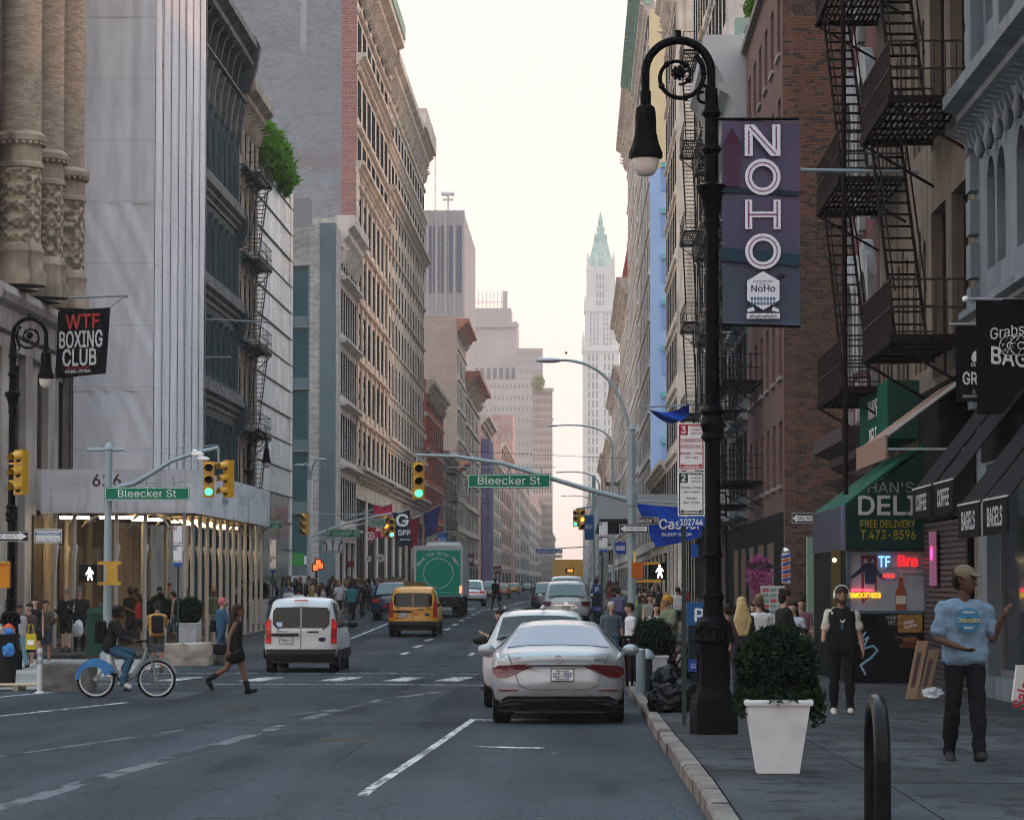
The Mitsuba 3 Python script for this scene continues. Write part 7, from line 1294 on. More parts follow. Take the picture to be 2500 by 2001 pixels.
# --- blue and grey rental bicycle
def wheel(t, F, cx, r=.335, name='wheel'):
    a = np.linspace(0, 2 * math.pi, 41)[:-1]; b = MB(F); P = [(cx + r * math.cos(q), 0, r + r * math.sin(q)) for q in np.append(a, 0)]; b.tube(P, .024, 8, False); w = b.put(name, TYRE, t, True)
    b = MB(F); b.tube([(cx + (r - .035) * math.cos(q), 0, r + (r - .035) * math.sin(q)) for q in np.append(a, 0)], .017, 8, False); b.put('rim', mat((.50, .50, .50), .4), w, True)
    b = MB(F); b.cyl((cx, -.05, r), (cx, .05, r), .035)
    for k in range(18): q = k * .349; b.bar((cx, .02 * (-1) ** k, r), (cx + (r - .04) * math.cos(q), 0, r + (r - .04) * math.sin(q)), .003)
    b.put('spokes', mat((.3, .3, .3), .4, .6), w)
def bicycle(label, x, y, ang, main=True):
    t = thing('bicycle', label, 'bicycle'); F = rotz(ang, (x, y, gz(y))); wheel(t, F, -.56); wheel(t, F, .56); g = mat((.20, .235, .25), .4)
    b = MB(F); b.tube([(-.56, .04, .335), (-.35, .05, .33), (-.08, .06, .30)], .055, 8); b.tube([(-.10, 0, .29), (.15, 0, .42), (.34, 0, .72), (.40, 0, .92)], [.06, .055, .05, .04], 8); b.tube([(-.12, 0, .30), (-.24, 0, .62), (-.28, 0, .84)], [.045, .03, .022], 8); b.tube([(-.56, 0, .36), (-.40, 0, .52), (-.22, 0, .58)], .025, 6); b.put('frame', g, t, 40)
    b = MB(F); b.tube([(.40, .06, .90), (.47, .06, .70), (.56, .06, .335)], .022, 6); b.tube([(.40, -.06, .90), (.47, -.06, .70), (.56, -.06, .335)], .022, 6); b.put('fork', g, t, 40)
    b = MB(F)
    for sg in (-1, 1): b.tube([(.39, 0, 1.02), (.36, sg * .14, 1.05), (.24, sg * .28, 1.03), (.12, sg * .30, 1.0)], .016, 6)
    b.cyl((.40, 0, .9), (.385, 0, 1.04), .02); b.put('handlebar', IRON, t, 40); MB(F).sph((-.30, 0, .88), 1, 2, (.14, .08, .05)).put('saddle', IRON, t, True)
    bl = pmat('bike_blue', lambda p, n, uv: mix((.012, .10, .30), (.03, .20, .46), noi(p.x * 4, p.y * 4, p.z * 5)), .35)
    a = np.linspace(.12 * math.pi, 1.0 * math.pi, 14); poly = [(-.56 + .385 * math.cos(q), .335 + .385 * math.sin(q)) for q in a] + [(-.56 + r__ * math.cos(q), .335 + r__ * math.sin(q)) for q, r__ in zip(a[::-1], np.linspace(.31, .17, 14))]
    MB(F).prism(poly, -.05, .05, 'xz').put('rear_fender', bl, t); p = F @ np.array([-.62, -.052, .52, 1]); put_text('bike share', p[:3], .05, LW, t, u=F[:3, 0], w=.22) if False else None
    a = np.linspace(.1 * math.pi, .9 * math.pi, 12); b = MB(F); b.tube([(.56 + .37 * math.cos(q), 0, .335 + .37 * math.sin(q)) for q in a], .028, 6); b.put('front_fender', g, t, 40)
    b = MB(F)
    for k in range(6): b.tube([(.40, -.17, .86 + k * .022), (.66, -.15, .88 + k * .022), (.70, 0, .88 + k * .022), (.66, .15, .88 + k * .022), (.40, .17, .86 + k * .022)], .007, 4)
    b.box(.40, .68, -.14, .14, .84, .86); b.box(.42, .44, -.16, .16, .85, 1.0); b.put('basket', mat((.06, .065, .07)), t)
    b = MB(F); b.bar((-.10, .09, .29), (.0, .10, .13), .03); b.box(-.06, .08, .1, .2, .11, .14); b.bar((-.10, -.09, .29), (-.2, -.10, .43), .03); b.box(-.28, -.14, -.2, -.1, .42, .45); b.put('cranks', IRON, t); return F
q = A(266, 1400, 57); BIKE = bicycle('blue and grey rental bicycle ridden across the foreground left', q[0], 57.0, 0.03)
# ================================================================ people
SK = {'light': (.40, .25, .19), 'tan': (.26, .15, .10), 'dark': (.075, .042, .03), 'mid': (.17, .095, .065)}
def _hull(pts, seg): # [(centre, radius)]
    return m3.Manifold.batch_hull([m3.Manifold.sphere(r, seg).translate([float(q) for q in c]) for c, r in pts])
def _solid(groups, seg, fine, wrinkle=0., seed=0, it=8):
    M = m3.Manifold.batch_boolean([_hull(g, seg) for g in groups], m3.OpType.Add)
    if fine: M = M.refine_to_length(fine)
    q = M.to_mesh(); m = trimesh.Trimesh(np.array(q.vert_properties[:, :3]), np.array(q.tri_verts), process=True)
    if fine: trimesh.smoothing.filter_taubin(m, iterations=it)
    if wrinkle: v = np.array(m.vertices); n = np.array(m.vertex_normals); m.vertices = v + n * (wrinkle * (meshkit.fbm(v * [7, 7, 13] + seed, 3, seed) - .5) + wrinkle * .8 * (meshkit.fbm(v * [15, 15, 6] + seed, 2, seed + 3) - .5))[:, None]
    return np.array(m.vertices), np.array(m.faces)
def limb(o, L1, L2, a, k, side, out=0.):   # swing a forward, knee bend k (shin goes back), out = sideways angle
    d1 = np.array([side * math.sin(out), math.sin(a) * math.cos(out), -math.cos(a) * math.cos(out)]); j = o + d1 * L1; b = a - k
    d2 = np.array([side * math.sin(out) * .6, math.sin(b), -math.cos(b)]); d2 /= np.linalg.norm(d2); return j, j + d2 * L2
def person(label, x, y, ang, H=1.72, skin='light', top=(.1, .1, .1), bottom=(.03, .03, .04), shoes=(.03, .03, .03), hair=(.02, .015, .012), sleeve='short', low='pants', hs='short', legs=((.3, .1), (-.3, .25)), arms=((-.3, .25, .1), (.3, .3, .1)), lean=0., det=0, wide=1.0, z=None, group=None, female=False, hat=None, head_turn=0., joints=None, ground=.14, vest=None, parent_label=True, loose=0.0):
    t = thing('person', label, 'person', group); s = H / 1.76; seg = (8, 12, 20)[det]; fine = (None, .035, .018)[det]; zg = (gz(y) + ground) if z is None else z
    hipw, shw = (.085, .165) if female else (.088, .19); shw *= wide; sl, cl = math.sin(lean), math.cos(lean)
    def up(h, dx=0, dy=0): return np.array([dx, (h - .93) * sl + dy * cl, .93 + (h - .93) * cl - dy * sl])
    J = {}
    for i, sd in enumerate((-1, 1)):
        hip = np.array([sd * hipw, 0, .92]); J['hip', i] = hip; J['kn', i], J['an', i] = limb(hip, .43, .41, *legs[i], sd, .03)
        sh = up(1.400, sd * shw); J['sh', i] = sh; ar = arms[i]; J['el', i], J['wr', i] = limb(sh, .285, .25, ar[0] + lean, -ar[1], sd, ar[2])
        if len(ar) > 3: J['wr', i] = J['el', i] + np.array(ar[3]) / np.linalg.norm(ar[3]) * .25
    if joints: J.update(joints)
    lowest = min(J['an', 0][2], J['an', 1][2]) - .085
    if joints is None: J = {k: v - [0, 0, lowest] for k, v in J.items()}; dz = -lowest
    else: dz = 0
    P = lambda h, dx=0, dy=0: (joints['up'](h, dx, dy) if joints and 'up' in joints else up(h, dx, dy) + [0, 0, dz])
    F = rotz(ang, (x, y, zg)); F[:3, :3] *= s
    def out(name, vf, m, parent=t, sm=True): return put(name, (vf[0] @ F[:3, :3].T + F[:3, 3], vf[1]), m, parent, sm)
    sk = mat(SK[skin] if isinstance(skin, str) else skin, .55); r_ = wide
    ft = {}
    for i in (0, 1):
        d = J['an', i] - J['kn', i]; d = d / np.linalg.norm(d); fwd = np.array([0, -d[2], d[1]]); fwd = fwd / np.linalg.norm(fwd); ft[i] = fwd if fwd[1] > 0 else -fwd
    # body
    G = [[(P(1.36, -.10 * r_), .085), (P(1.36, .10 * r_), .085), (P(1.16, -.08), .09), (P(1.16, .08), .09)], [(P(1.16, -.08), .09), (P(1.16, .08), .09), (P(.96, -.075), .10), (P(.96, .075), .10)], [(P(1.40), .06), (P(1.55, 0, .015), .052)]]
    for i in (0, 1):
        G += [[(J['sh', i], .052), (P(1.38, (-.08, .08)[i]), .06)], [(J['sh', i], .052), (J['el', i], .038)], [(J['el', i], .038), (J['wr', i], .026)], [(J['hip', i], .085), (J['kn', i], .052)], [(J['kn', i], .05), (J['kn', i] * .6 + J['an', i] * .4 - [0, .012, 0], .05)], [(J['kn', i] * .6 + J['an', i] * .4 - [0, .012, 0], .05), (J['an', i], .034)], [(J['an', i] - [0, 0, .03], .036), (J['an', i] - [0, 0, .05] + ft[i] * .13, .03)]]
        h = J['wr', i] - J['el', i]; h = h / np.linalg.norm(h); sd = (-1, 1)[i]
        if det < 2: G.append([(J['wr', i], .025), (J['wr', i] + h * .09, .03), (J['wr', i] + h * .14, .018)])
        else:
            e = np.cross(h, [0, 1, 0]); e = e / (np.linalg.norm(e) + 1e-9); g = np.cross(e, h); pm = J['wr', i] + h * .075
            G.append([(J['wr', i], .024), (pm - g * .032, .014), (pm + g * .032, .014)])
            for q, (o, L) in enumerate(((-.030, .062), (-.011, .075), (.010, .07), (.028, .055))): b0 = pm + g * o; b1 = b0 + h * L * .5 - sd * e * .008; b2 = b1 + (h * .8 - sd * e * .55) * L * .5; G += [[(b0, .0105), (b1, .0095)], [(b1, .0095), (b2, .008)]]
            b0 = J['wr', i] + h * .03 + g * .028; b1 = b0 + (h * .6 + g * .75) * .04; G += [[(b0, .013), (b1, .011)], [(b1, .011), (b1 + h * .032, .009)]]
    hd = P(1.655, 0, .03); ct, st = math.cos(head_turn), math.sin(head_turn)
    HT = lambda dx, dy, dz_: hd + [dx * ct - dy * st, dx * st + dy * ct, dz_]
    G.append([(HT(0, -.012, .028), .086), (HT(0, .025, .015), .078), (HT(0, .045, -.055), .05), (HT(0, .055, -.085), .03), (HT(0, -.03, -.03), .065)])
    if det:
        G += [[(HT(0, .095, .01), .010), (HT(0, .118, -.028), .013)], [(HT(-.03, .088, .02), .014), (HT(.03, .088, .02), .014)], [(HT(-.02, .088, -.058), .011), (HT(.02, .088, -.058), .011)]]
        for sd in (-1, 1): G.append([(HT(sd * .084, -.005, .02), .014), (HT(sd * .08, 0, -.02), .010)])
    out('body', _solid(G, seg, fine, it=6), sk)
    if det == 2:
        for sd in (-1, 1):
            b = MB(); b.sph(HT(sd * .033, .099, .014), .0105, 1); out('eye', b.arrays(), mat((.05, .04, .04), .2)); b = MB(); b.bar(HT(sd * .018, .104, .036), HT(sd * .05, .094, .036), .007); out('eyebrow', b.arrays(), mat(hair, .8))
        b = MB(); b.bar(HT(-.022, .099, -.058), HT(.022, .099, -.058), .006); out('mouth', b.arrays(), mat((.12, .05, .045), .5))
    # clothes
    mt, mb_ = mat(top, .85, spec=.15), mat(bottom, .85, spec=.02); lo = .014 + loose
    hem = .88 if low != 'dress' else .95
    T_ = [[(P(1.375, -.10 * r_), .092 + lo), (P(1.375, .10 * r_), .092 + lo), (P(1.16, -.085 * r_), .095 + lo), (P(1.16, .085 * r_), .095 + lo)], [(P(1.16, -.085 * r_), .095 + lo), (P(1.16, .085 * r_), .095 + lo), (P(hem + .09, -.085 * r_), .10 + lo * 1.2), (P(hem + .09, .085 * r_), .10 + lo * 1.2)]]
    if sleeve != 'tank': T_.append([(P(1.43, -.06), .045), (P(1.43, .06), .045), (J['sh', 0] , .046 + lo), (J['sh', 1], .046 + lo), (P(1.3), .09)])
    for i in (0, 1):
        if sleeve == 'short': e = J['sh', i] + (J['el', i] - J['sh', i]) * (.72 + 3 * loose); T_.append([(J['sh', i], .045 + lo), (e, .046 + lo + loose)])
        if sleeve == 'long': T_ += [[(J['sh', i], .058 + lo), (J['el', i], .045 + lo)], [(J['el', i], .045 + lo), (J['wr', i], .034 + lo * .6)]]
    if low == 'dress':
        hp = (J['hip', 0] + J['hip', 1]) / 2; T_.append([(P(1.02, -.08), .10), (P(1.02, .08), .10), (J['hip', 0] * .55 + J['kn', 0] * .45, .115), (J['hip', 1] * .55 + J['kn', 1] * .45, .115)])
    out('shirt' if low != 'dress' else 'dress', _solid(T_, seg, fine, (0, .02, .045)[det], 3), mt)
    if low != 'dress':
        B = [[(P(1.0, -.075), .105), (P(1.0, .075), .105), (J['hip', 0], .10), (J['hip', 1], .10)]]
        for i in (0, 1):
            K, An = J['kn', i], J['an', i]
            if low == 'pants': B += [[(J['hip', i], .10 + loose * .5), (K, .068 + loose)], [(K, .068 + loose), (An - [0, 0, .03], .055 + loose)]]
            elif low == 'shorts': B += [[(J['hip', i], .105), (J['hip', i] * .2 + K * .8, .082)]]
        if low == 'skirt': B.append([(J['hip', 0], .11), (J['hip', 1], .11), (J['kn', 0] * .9 + J['hip', 0] * .1, .12), (J['kn', 1] * .9 + J['hip', 1] * .1, .12)])
        out('trousers' if low == 'pants' else low, _solid(B, seg, fine, (0, .016, .040)[det], 9), mb_)
    for i in (0, 1):
        a = J['an', i]; f = ft[i]; S = [[(a - [0, 0, .035], .048), (a - [0, 0, .05] + f * .15, .038)], [(a - [0, 0, .035] - f * .03, .042), (a + [0, 0, .01], .046)]]
        if low == 'dress' and det: S.append([(a, .05), (a * .62 + J['kn', i] * .38, .058)])
        out('shoe', _solid(S, seg, None), mat(shoes, .6))
    # hair, hats
    mh_ = mat(hair, .6)
    Hh = [[(HT(0, -.022, .04), .096), (HT(0, .01, .05), .090)], [(HT(0, -.04, .0), .086), (HT(0, -.03, .05), .09)]]
    if hs == 'long': Hh += [[(HT(0, -.05, .0), .085), (P(1.38, -.05, -.10), .06), (P(1.38, .05, -.10), .06)], [(P(1.38, -.05, -.10), .06), (P(1.38, .05, -.10), .06), (P(1.18, 0, -.12), .045)]]
    if hs == 'curly': Hh += [[(HT(sd * .07, -.02, q), .05)] * 2 for sd in (-1, 1) for q in (-.02, .05)] + [[(HT(0, -.06, -.04), .07), (HT(0, -.05, .05), .09)]]
    if hs == 'bun': Hh += [[(HT(0, -.06, .11), .055), (HT(0, -.03, .09), .06)], [(HT(0, -.06, -.05), .06), (HT(0, -.04, .0), .08)]]
    if hs != 'bald': out('hair', _solid(Hh, seg, fine, (0, .01, .016)[det], 5), mh_)
    if hat: 
        out('cap', _solid([[(HT(0, -.01, .062), .096), (HT(0, .012, .06), .092)]] + ([[(HT(-.05, .10, .06), .010), (HT(.05, .10, .06), .010), (HT(-.045, .145, .045), .008), (HT(.045, .145, .045), .008)]] if hat[1] else []), seg, None), mat(hat[0], .8))
    person.J, person.P, person.F, person.HT, person.t = J, P, F, HT, t
    return t
def bag_on(label, F, c, h, m, cat='backpack', name='backpack', rounded=True):
    b = m3.Manifold.batch_hull([m3.Manifold.sphere(.05, 10).translate([c[0] + a * (h[0] - .05), c[1] + b_ * max(0, h[1] - .05), c[2] + d * (h[2] - .05)]) for a in (-1, 1) for b_ in (-1, 1) for d in (-1, 1)]); t = thing(name, label, cat); q = b.to_mesh(); v = np.array(q.vert_properties[:, :3]) @ F[:3, :3].T + F[:3, 3]; put('body', (v, np.array(q.tri_verts)), m, t, 40); return t
PI = math.pi; N_, D_ = (.015, .016, .02), (.012, .012, .014)
def px2x(xd, Y): return A(xd, 1300, Y)[0]
walk = ((.38, .08), (-.36, .35)); walk2 = ((-.34, .4), (.36, .06)); stand = ((.04, .02), (-.03, .05)); still = ((.02, .12, .12), (-.02, .15, .12)); swing = ((-.35, .3, .12), (.35, .4, .12)); phone = ((.35, 1.7, .05), (.3, 1.6, .05))
# --- man in blue T-shirt
Y = 30.2; x = px2x(2030, Y)
person('man in a pale blue T-shirt and tan cap walking towards the camera on the right', x, Y, PI + .12, 1.86, 'dark', (.105, .165, .23), (.010, .010, .013), (.02, .02, .022), (.012, .009, .008), legs=((.16, .05), (-.12, .22)), arms=((.08, .0, .20, (-.24, .40, .72)), (.18, .0, .20, (-.55, .55, -.24))), det=2, wide=1.08, hs='short', hat=((.11, .09, .065), True), head_turn=.85, loose=.006)
p = person.F @ np.array([0, .155, 1.30 + .0, 1]); fu = -person.F[:3, 0] / np.linalg.norm(person.F[:3, 0])
F = person.F.copy(); yy = .165
def chest(poly, m, dy=0., name='print'): b = MB(F); 
pr_t = person.t; cb = mat((.03, .14, .25), .8); cw = mat((.45, .47, .48), .8)
def chest_text(txt, z, h, w, m, rot=0): 
    o = person.F @ np.array([-.0, yy, z, 1]); put_text(txt, o[:3], h, m, pr_t, u=fu, w=w, bold=True, depth=.004)
b = MB(F); a = np.linspace(0, 2 * PI, 26)[:-1]
for r0, r1, m, yo in ((.115, .103, cb, .0), (.098, .03, cb, .001)):
    v = [[r * math.cos(q), yy - .004 + yo - 1.2 * (r * math.cos(q)) ** 2, 1.295 + r * math.sin(q)] for r in (r0, r1) for q in a]; i = np.arange(25); b = MB(F); b.raw(v, np.stack([i, (i + 1) % 25, (i + 1) % 25 + 25, i + 25], 1)).put('chest_print', m, pr_t)
chest_text('INTRAMURAL', 1.355, .022, .12, cw); chest_text('SPORTS', 1.215, .022, .09, cw); yy = .172; chest_text('Champion', 1.275, .045, .235, mat((.34, .30, .16), .8)); yy = .165
# --- man in the black vest
Y = 44.4; x = px2x(1772, Y)
person('man in a cream shirt and black vest with headphones walking towards the camera', x, Y, PI, 1.80, 'tan', (.42, .39, .34), D_, (.45, .42, .36), (.03, .022, .016), legs=((.10, .04), (-.10, .16)), arms=((.10, .5, .20), (.30, 1.05, .22)), det=2, hs='short', loose=0)
t = person.t; J, P, F, HT = person.J, person.P, person.F, person.HT
put('vest', (lambda q: (q[0] @ F[:3, :3].T + F[:3, 3], q[1]))(_solid([[(P(1.375, -.085), .122), (P(1.375, .085), .122), (P(1.16, -.085), .130), (P(1.16, .085), .130)], [(P(1.16, -.085), .130), (P(1.16, .085), .130), (P(.93, -.085), .138), (P(.93, .085), .138)]], 20, .02, .016, 4)), mat(D_, .8), t, True)
v = [HT(sd * .02 + dx, .0, -.17 + dz_) for sd, dx, dz_ in ()]; ax = MB(F)
ax.raw([P(1.46, -.055, .075), P(1.46, .055, .075), P(1.25, .0, .142), P(1.30, -.03, .14), P(1.30, .03, .14)], [[0, 3, 2], [0, 2, 1], [1, 2, 4]]).put('shirt_front', mat((.42, .39, .34), .85), t)
b = MB(F); b.bar(P(1.28, .0, .146), P(1.18, .01, .15), .03); b.put('hanging_sunglasses', mat((.02, .10, .16), .2), t)
b = MB(F); b.tube([HT(math.cos(q) * .105, -.01, .02 + math.sin(q) * .125) for q in np.linspace(0, PI, 14)], .011, 6); [b.sph(HT(sd * .098, -.005, .0), 1, 2, (.024, .042, .05)) for sd in (-1, 1)]; b.put('headphones', mat((.55, .56, .57), .4), t, 40)
put('beard', (lambda q: (q[0] @ F[:3, :3].T + F[:3, 3], q[1]))(_solid([[(HT(-.045, .05, -.06), .03), (HT(.045, .05, -.06), .03), (HT(0, .065, -.092), .036)]], 14, .015)), mat((.05, .035, .025), .9), t, True)
# --- woman in the black dress and boots
Y = 59.; x = px2x(497, Y)
person('woman in a short black dress and black boots striding across the street', x, Y, -PI / 2, 1.72, (.16, .085, .06), D_, D_, (.012, .012, .013), (.03, .018, .012), 'tank', 'dress', 'long', ((.30, .05), (-.42, .62)), ((-.10, .25, .12), (-.45, .35, .15)), .02, 2, .95, female=True, ground=0)
bag_on('black shoulder bag trailing behind the woman in boots', person.F, (-.10, -.32, .88), (.06, .14, .11), mat(D_, .6), 'bag', 'bag')
# --- cyclist
def cup(h, dx=0, dy=0): q = (h - .93); return np.array([dx, -.34 + q * .24 + dy * .95, .90 + q * .92 - dy * .2])
js = {'up': cup, ('hip', 0): np.array([-.085, -.31, .90]), ('hip', 1): np.array([.085, -.31, .90]), ('kn', 0): np.array([-.11, .10, .82]), ('kn', 1): np.array([.11, .08, .72]), ('an', 0): np.array([-.11, -.09, .50]), ('an', 1): np.array([.11, -.06, .29])}
for i, sd in ((0, -1), (1, 1)): js['sh', i] = cup(1.42, sd * .18); js['el', i] = np.array([sd * .24, -.05, 1.10]); js['wr', i] = np.array([sd * .27, .13, 1.04])
Fq = BIKE; person('cyclist in a black top, blue jeans and white shoes on the rental bicycle', Fq[0, 3], Fq[1, 3], .03 - PI / 2, 1.76, 'dark', D_, (.035, .085, .14), (.5, .5, .5), (.012, .01, .009), 'long', 'pants', 'curly', joints=js, det=2, z=gz(57), ground=0)
bag_on('black backpack worn by the cyclist', person.F, cup(1.22, 0, -.22), (.15, .10, .21), mat((.008, .008, .009), .7))
# --- left corner people
def quick(label, xd, Y, ang, H, **k): return person(label, px2x(xd, Y), Y, ang, H, **{'det': 1, **k})
quick('man in an orange T-shirt and shorts with a black backpack seen from behind', 331, 76, .15, 1.72, skin='tan', top=(.36, .20, .06), bottom=(.05, .045, .035), low='shorts', legs=stand, arms=((.5, .9, .15), (.5, .9, .15)), ground=0)
bag_on('black backpack of the man in the orange T-shirt', person.F, (0, -.20, 1.22), (.15, .10, .22), mat(D_, .6))
quick('person with pink hair in a denim jacket and jeans walking right', 466, 85, -PI / 2 + .5, 1.80, top=(.03, .085, .15), bottom=(.035, .075, .13), shoes=(.5, .5, .5), hair=(.42, .12, .14), sleeve='long', legs=((.35, .05), (-.4, .45)), arms=swing, ground=0); bag_on('dark satchel behind the person with pink hair', person.F, (-.24, -.1, .98), (.08, .12, .16), mat(D_, .7), 'bag', 'bag')
quick('man in a black striped track top, shorts and cap at the left corner', 139, 91, PI - .2, 1.80, skin='light', top=D_, bottom=D_, low='shorts', sleeve='long', legs=stand, arms=phone, hat=((.12, .10, .09), True)); b = MB(person.F)
for sd in (-1, 1): b.bar(person.J['sh', 0 if sd < 0 else 1] + [sd * .06, 0, .03], person.J['el', 0 if sd < 0 else 1] + [sd * .062, 0, 0], .016)
b.put('sleeve_stripe', WHITE, person.t)
quick('large man in black with a cap carrying white shopping bags', 167, 92.5, PI + .1, 1.84, skin='light', top=D_, bottom=D_, legs=stand, arms=still, wide=1.18, hat=((.10, .09, .08), True)); v, f = lumpy(person.F[:3, 3] + np.array([.02, -.35, .62]), .26, (.62, .5, 1.1), 6, .3, 3); tb_ = thing('shopping_bag', 'white plastic shopping bags held by the large man in black', 'bag'); put('bag', (v, f), mat((.5, .52, .54), .4), tb_, True)
quick('woman in white print top and pale jeans at the left edge', 40, 78, PI + .6, 1.62, skin='mid', top=(.30, .30, .31), bottom=(.10, .20, .26), legs=walk, arms=still, female=True, hs='long', ground=.05)
quick('woman in a dark jacket and long black dress carrying a yellow tote', 62, 78.5, PI - .4, 1.60, skin='light', top=(.05, .035, .03), bottom=D_, low='skirt', sleeve='long', legs=stand, arms=((.1, .7, .1), (.2, .9, .1)), female=True, shoes=(.45, .45, .45), hs='bun', ground=.05)
tt = thing('tote_bag', 'yellow tote bag with a white print held at the left corner', 'bag'); q = A(69, 1330, 78); MB().box(q[0] - .13, q[0] + .13, 77.7, 77.78, gz(78) + .52, gz(78) + .92).put('pouch', mat((.46, .38, .03), .8), tt); b = MB(); b.tube([(q[0] - .08, 77.74, gz(78) + .92), (q[0] - .05, 77.74, gz(78) + 1.15), (q[0] + .04, 77.74, gz(78) + 1.15), (q[0] + .08, 77.74, gz(78) + .92)], .012, 5); b.put('handle', mat((.46, .38, .03), .8), tt); MB().box(q[0] - .08, q[0] + .08, 77.69, 77.699, gz(78) + .64, gz(78) + .76).put('print', WHITE, tt)
quick('woman in a black sleeveless dress with long dark hair at the left corner', 74, 81, PI, 1.74, skin='light', top=D_, low='dress', sleeve='tank', hs='long', legs=stand, arms=still, female=True, ground=.05)
quick('young woman in a brown jacket and dark shorts looking at her phone', 96, 82, PI + .5, 1.66, skin='tan', top=(.06, .045, .035), bottom=(.04, .05, .07), low='shorts', sleeve='long', legs=stand, arms=phone, female=True, ground=.05)
quick('woman in a checked shirt and blue jeans beside the green cabinet', 218, 97, PI - .3, 1.72, skin='mid', top=(.06, .07, .09), bottom=(.05, .12, .18), legs=walk, arms=still, female=True, hs='long')
quick('woman in a bright red printed shirt under the shed', 292, 99, PI / 2, 1.66, skin='mid', top=(.32, .03, .04), legs=walk, arms=phone, female=True, hs='long'); quick('man in black standing under the shed left of the red shirt', 276, 101, 0.3, 1.76, skin='dark', top=D_, legs=stand, arms=still)
quick('woman in a pink shawl under the far end of the shed', 452, 108, PI, 1.68, skin='tan', top=(.36, .14, .17), legs=walk, arms=still, sleeve='long', female=True); quick('man in a dark jacket and white shirt by the second lamp post', 508, 131, PI, 1.76, top=D_, sleeve='long', legs=walk, arms=still, skin='tan')
# --- on the road
quick('man all in black crossing the road beyond the moving truck', 1043, 174, .6, 1.78, top=D_, sleeve='long', legs=((.25, .05), (-.3, .3)), arms=swing, ground=0, skin='mid')
quick('woman in a black sleeveless top with dark hair left of the white crossover', 1056, 61, PI / 2 - .2, 1.64, skin='light', top=D_, sleeve='tank', hs='long', legs=walk, arms=phone, ground=0, female=True); quick('person with dark hair seen over the white crossover roof', 1119, 64, PI / 2, 1.68, skin='tan', top=(.05, .03, .03), hs='long', ground=0, female=True, legs=walk); quick('second head over the crossover roof right of the dark haired one', 1139, 65, -PI / 2, 1.62, skin='dark', top=(.12, .05, .04), ground=0, legs=walk, hs='curly')
# --- right pavement
quick('grey haired man in a blue checked shirt and jeans beyond the silver sedan', 1287, 72, PI + .2, 1.74, skin='light', top=(.07, .095, .125), bottom=(.05, .11, .16), hair=(.34, .33, .32), legs=stand, arms=still, ground=0, wide=1.08)
quick('young man in a white T-shirt facing left by the litter bin', 1328, 69, PI / 2 + .3, 1.72, skin='light', top=(.52, .52, .53), bottom=(.05, .05, .05), legs=stand, arms=still, ground=0)
quick('person in an olive shirt with a yellow head wrap by the stroller', 1408, 62, PI / 2 + .5, 1.74, skin='tan', top=(.13, .15, .10), bottom=D_, legs=stand, arms=((.3, 1.0, .1), (.3, 1.2, .1)), hair=(.42, .22, .03), loose=.02)
quick('woman with dark hair and a light top beside the head wrap', 1382, 66, PI, 1.58, skin='light', top=(.42, .38, .38), hs='long', legs=stand, arms=still, female=True)
quick('woman in a grey tank top and black shorts walking to the camera', 1368, 92, PI, 1.72, skin='light', top=(.20, .21, .19), bottom=D_, low='shorts', sleeve='tank', hs='long', legs=walk, arms=swing, female=True)
quick('man in a beige shirt with a lime bag near the walk signal', 1352, 104, .2, 1.80, skin='tan', top=(.34, .30, .22), bottom=(.06, .05, .04), legs=walk2, arms=still); bag_on('lime green bag on the man in the beige shirt', person.F, (-.22, -.05, 1.12), (.07, .09, .19), mat((.38, .52, .03), .6), 'bag', 'bag')
quick('man in a grey jacket with a purple backpack before the signal pole', 1301, 99, .1, 1.82, skin='tan', top=(.05, .06, .10), bottom=D_, sleeve='long', legs=stand, arms=still); bag_on('purple grey backpack by the right signal pole', person.F, (-.02, -.19, 1.22), (.15, .1, .22), mat((.10, .09, .16), .7))
quick('woman in a bright pink top behind the large lamp base', 1533, 55, .4, 1.60, skin='tan', top=(.40, .03, .20), legs=walk, arms=still, female=True, sleeve='tank')
quick('woman with long blonde hair in a dark top seen from behind', 1562, 53, .1, 1.68, skin='light', top=(.03, .025, .025), hair=(.40, .30, .14), hs='long', legs=stand, arms=still, female=True)
MBh = _solid([[(person.P(1.62, 0, -.03), .10), (person.P(1.36, -.12, -.09), .05), (person.P(1.36, .12, -.09), .05)], [(person.P(1.36, -.12, -.09), .05), (person.P(1.36, .12, -.09), .05), (person.P(1.12, -.05, -.13), .04), (person.P(1.12, .06, -.13), .04)]], 14, .02, .02, 4); put('hair', (MBh[0] @ person.F[:3, :3].T + person.F[:3, 3], MBh[1]), mat((.40, .30, .14), .6), person.t, True)
quick('person with short brown hair and a white top seen from behind', 1598, 55, .2, 1.70, skin='light', top=(.55, .54, .53), hair=(.10, .06, .04), sleeve='long', legs=stand, arms=still); quick('woman in black with her dark hair pinned up, facing right', 1650, 54, -PI / 2 + .4, 1.80, skin='light', top=D_, bottom=D_, sleeve='long', hs='bun', legs=stand, arms=((.2, .8, .1), (.3, 1.1, .1)), female=True)
quick('woman in a white top and dark shorts behind the pinned up hair', 1671, 57, PI - .3, 1.66, skin='light', top=(.42, .46, .52), bottom=D_, low='shorts', legs=walk, arms=still, female=True, hs='long'); quick('smiling man far behind by the green shop post', 1687, 68, PI, 1.74, skin='light', top=(.2, .1, .12), legs=walk, arms=still)
quick('person in a blue print top cut by the right edge', 2192, 40.5, PI - .2, 1.62, skin='tan', top=(.06, .10, .42), legs=stand, arms=still, female=True)
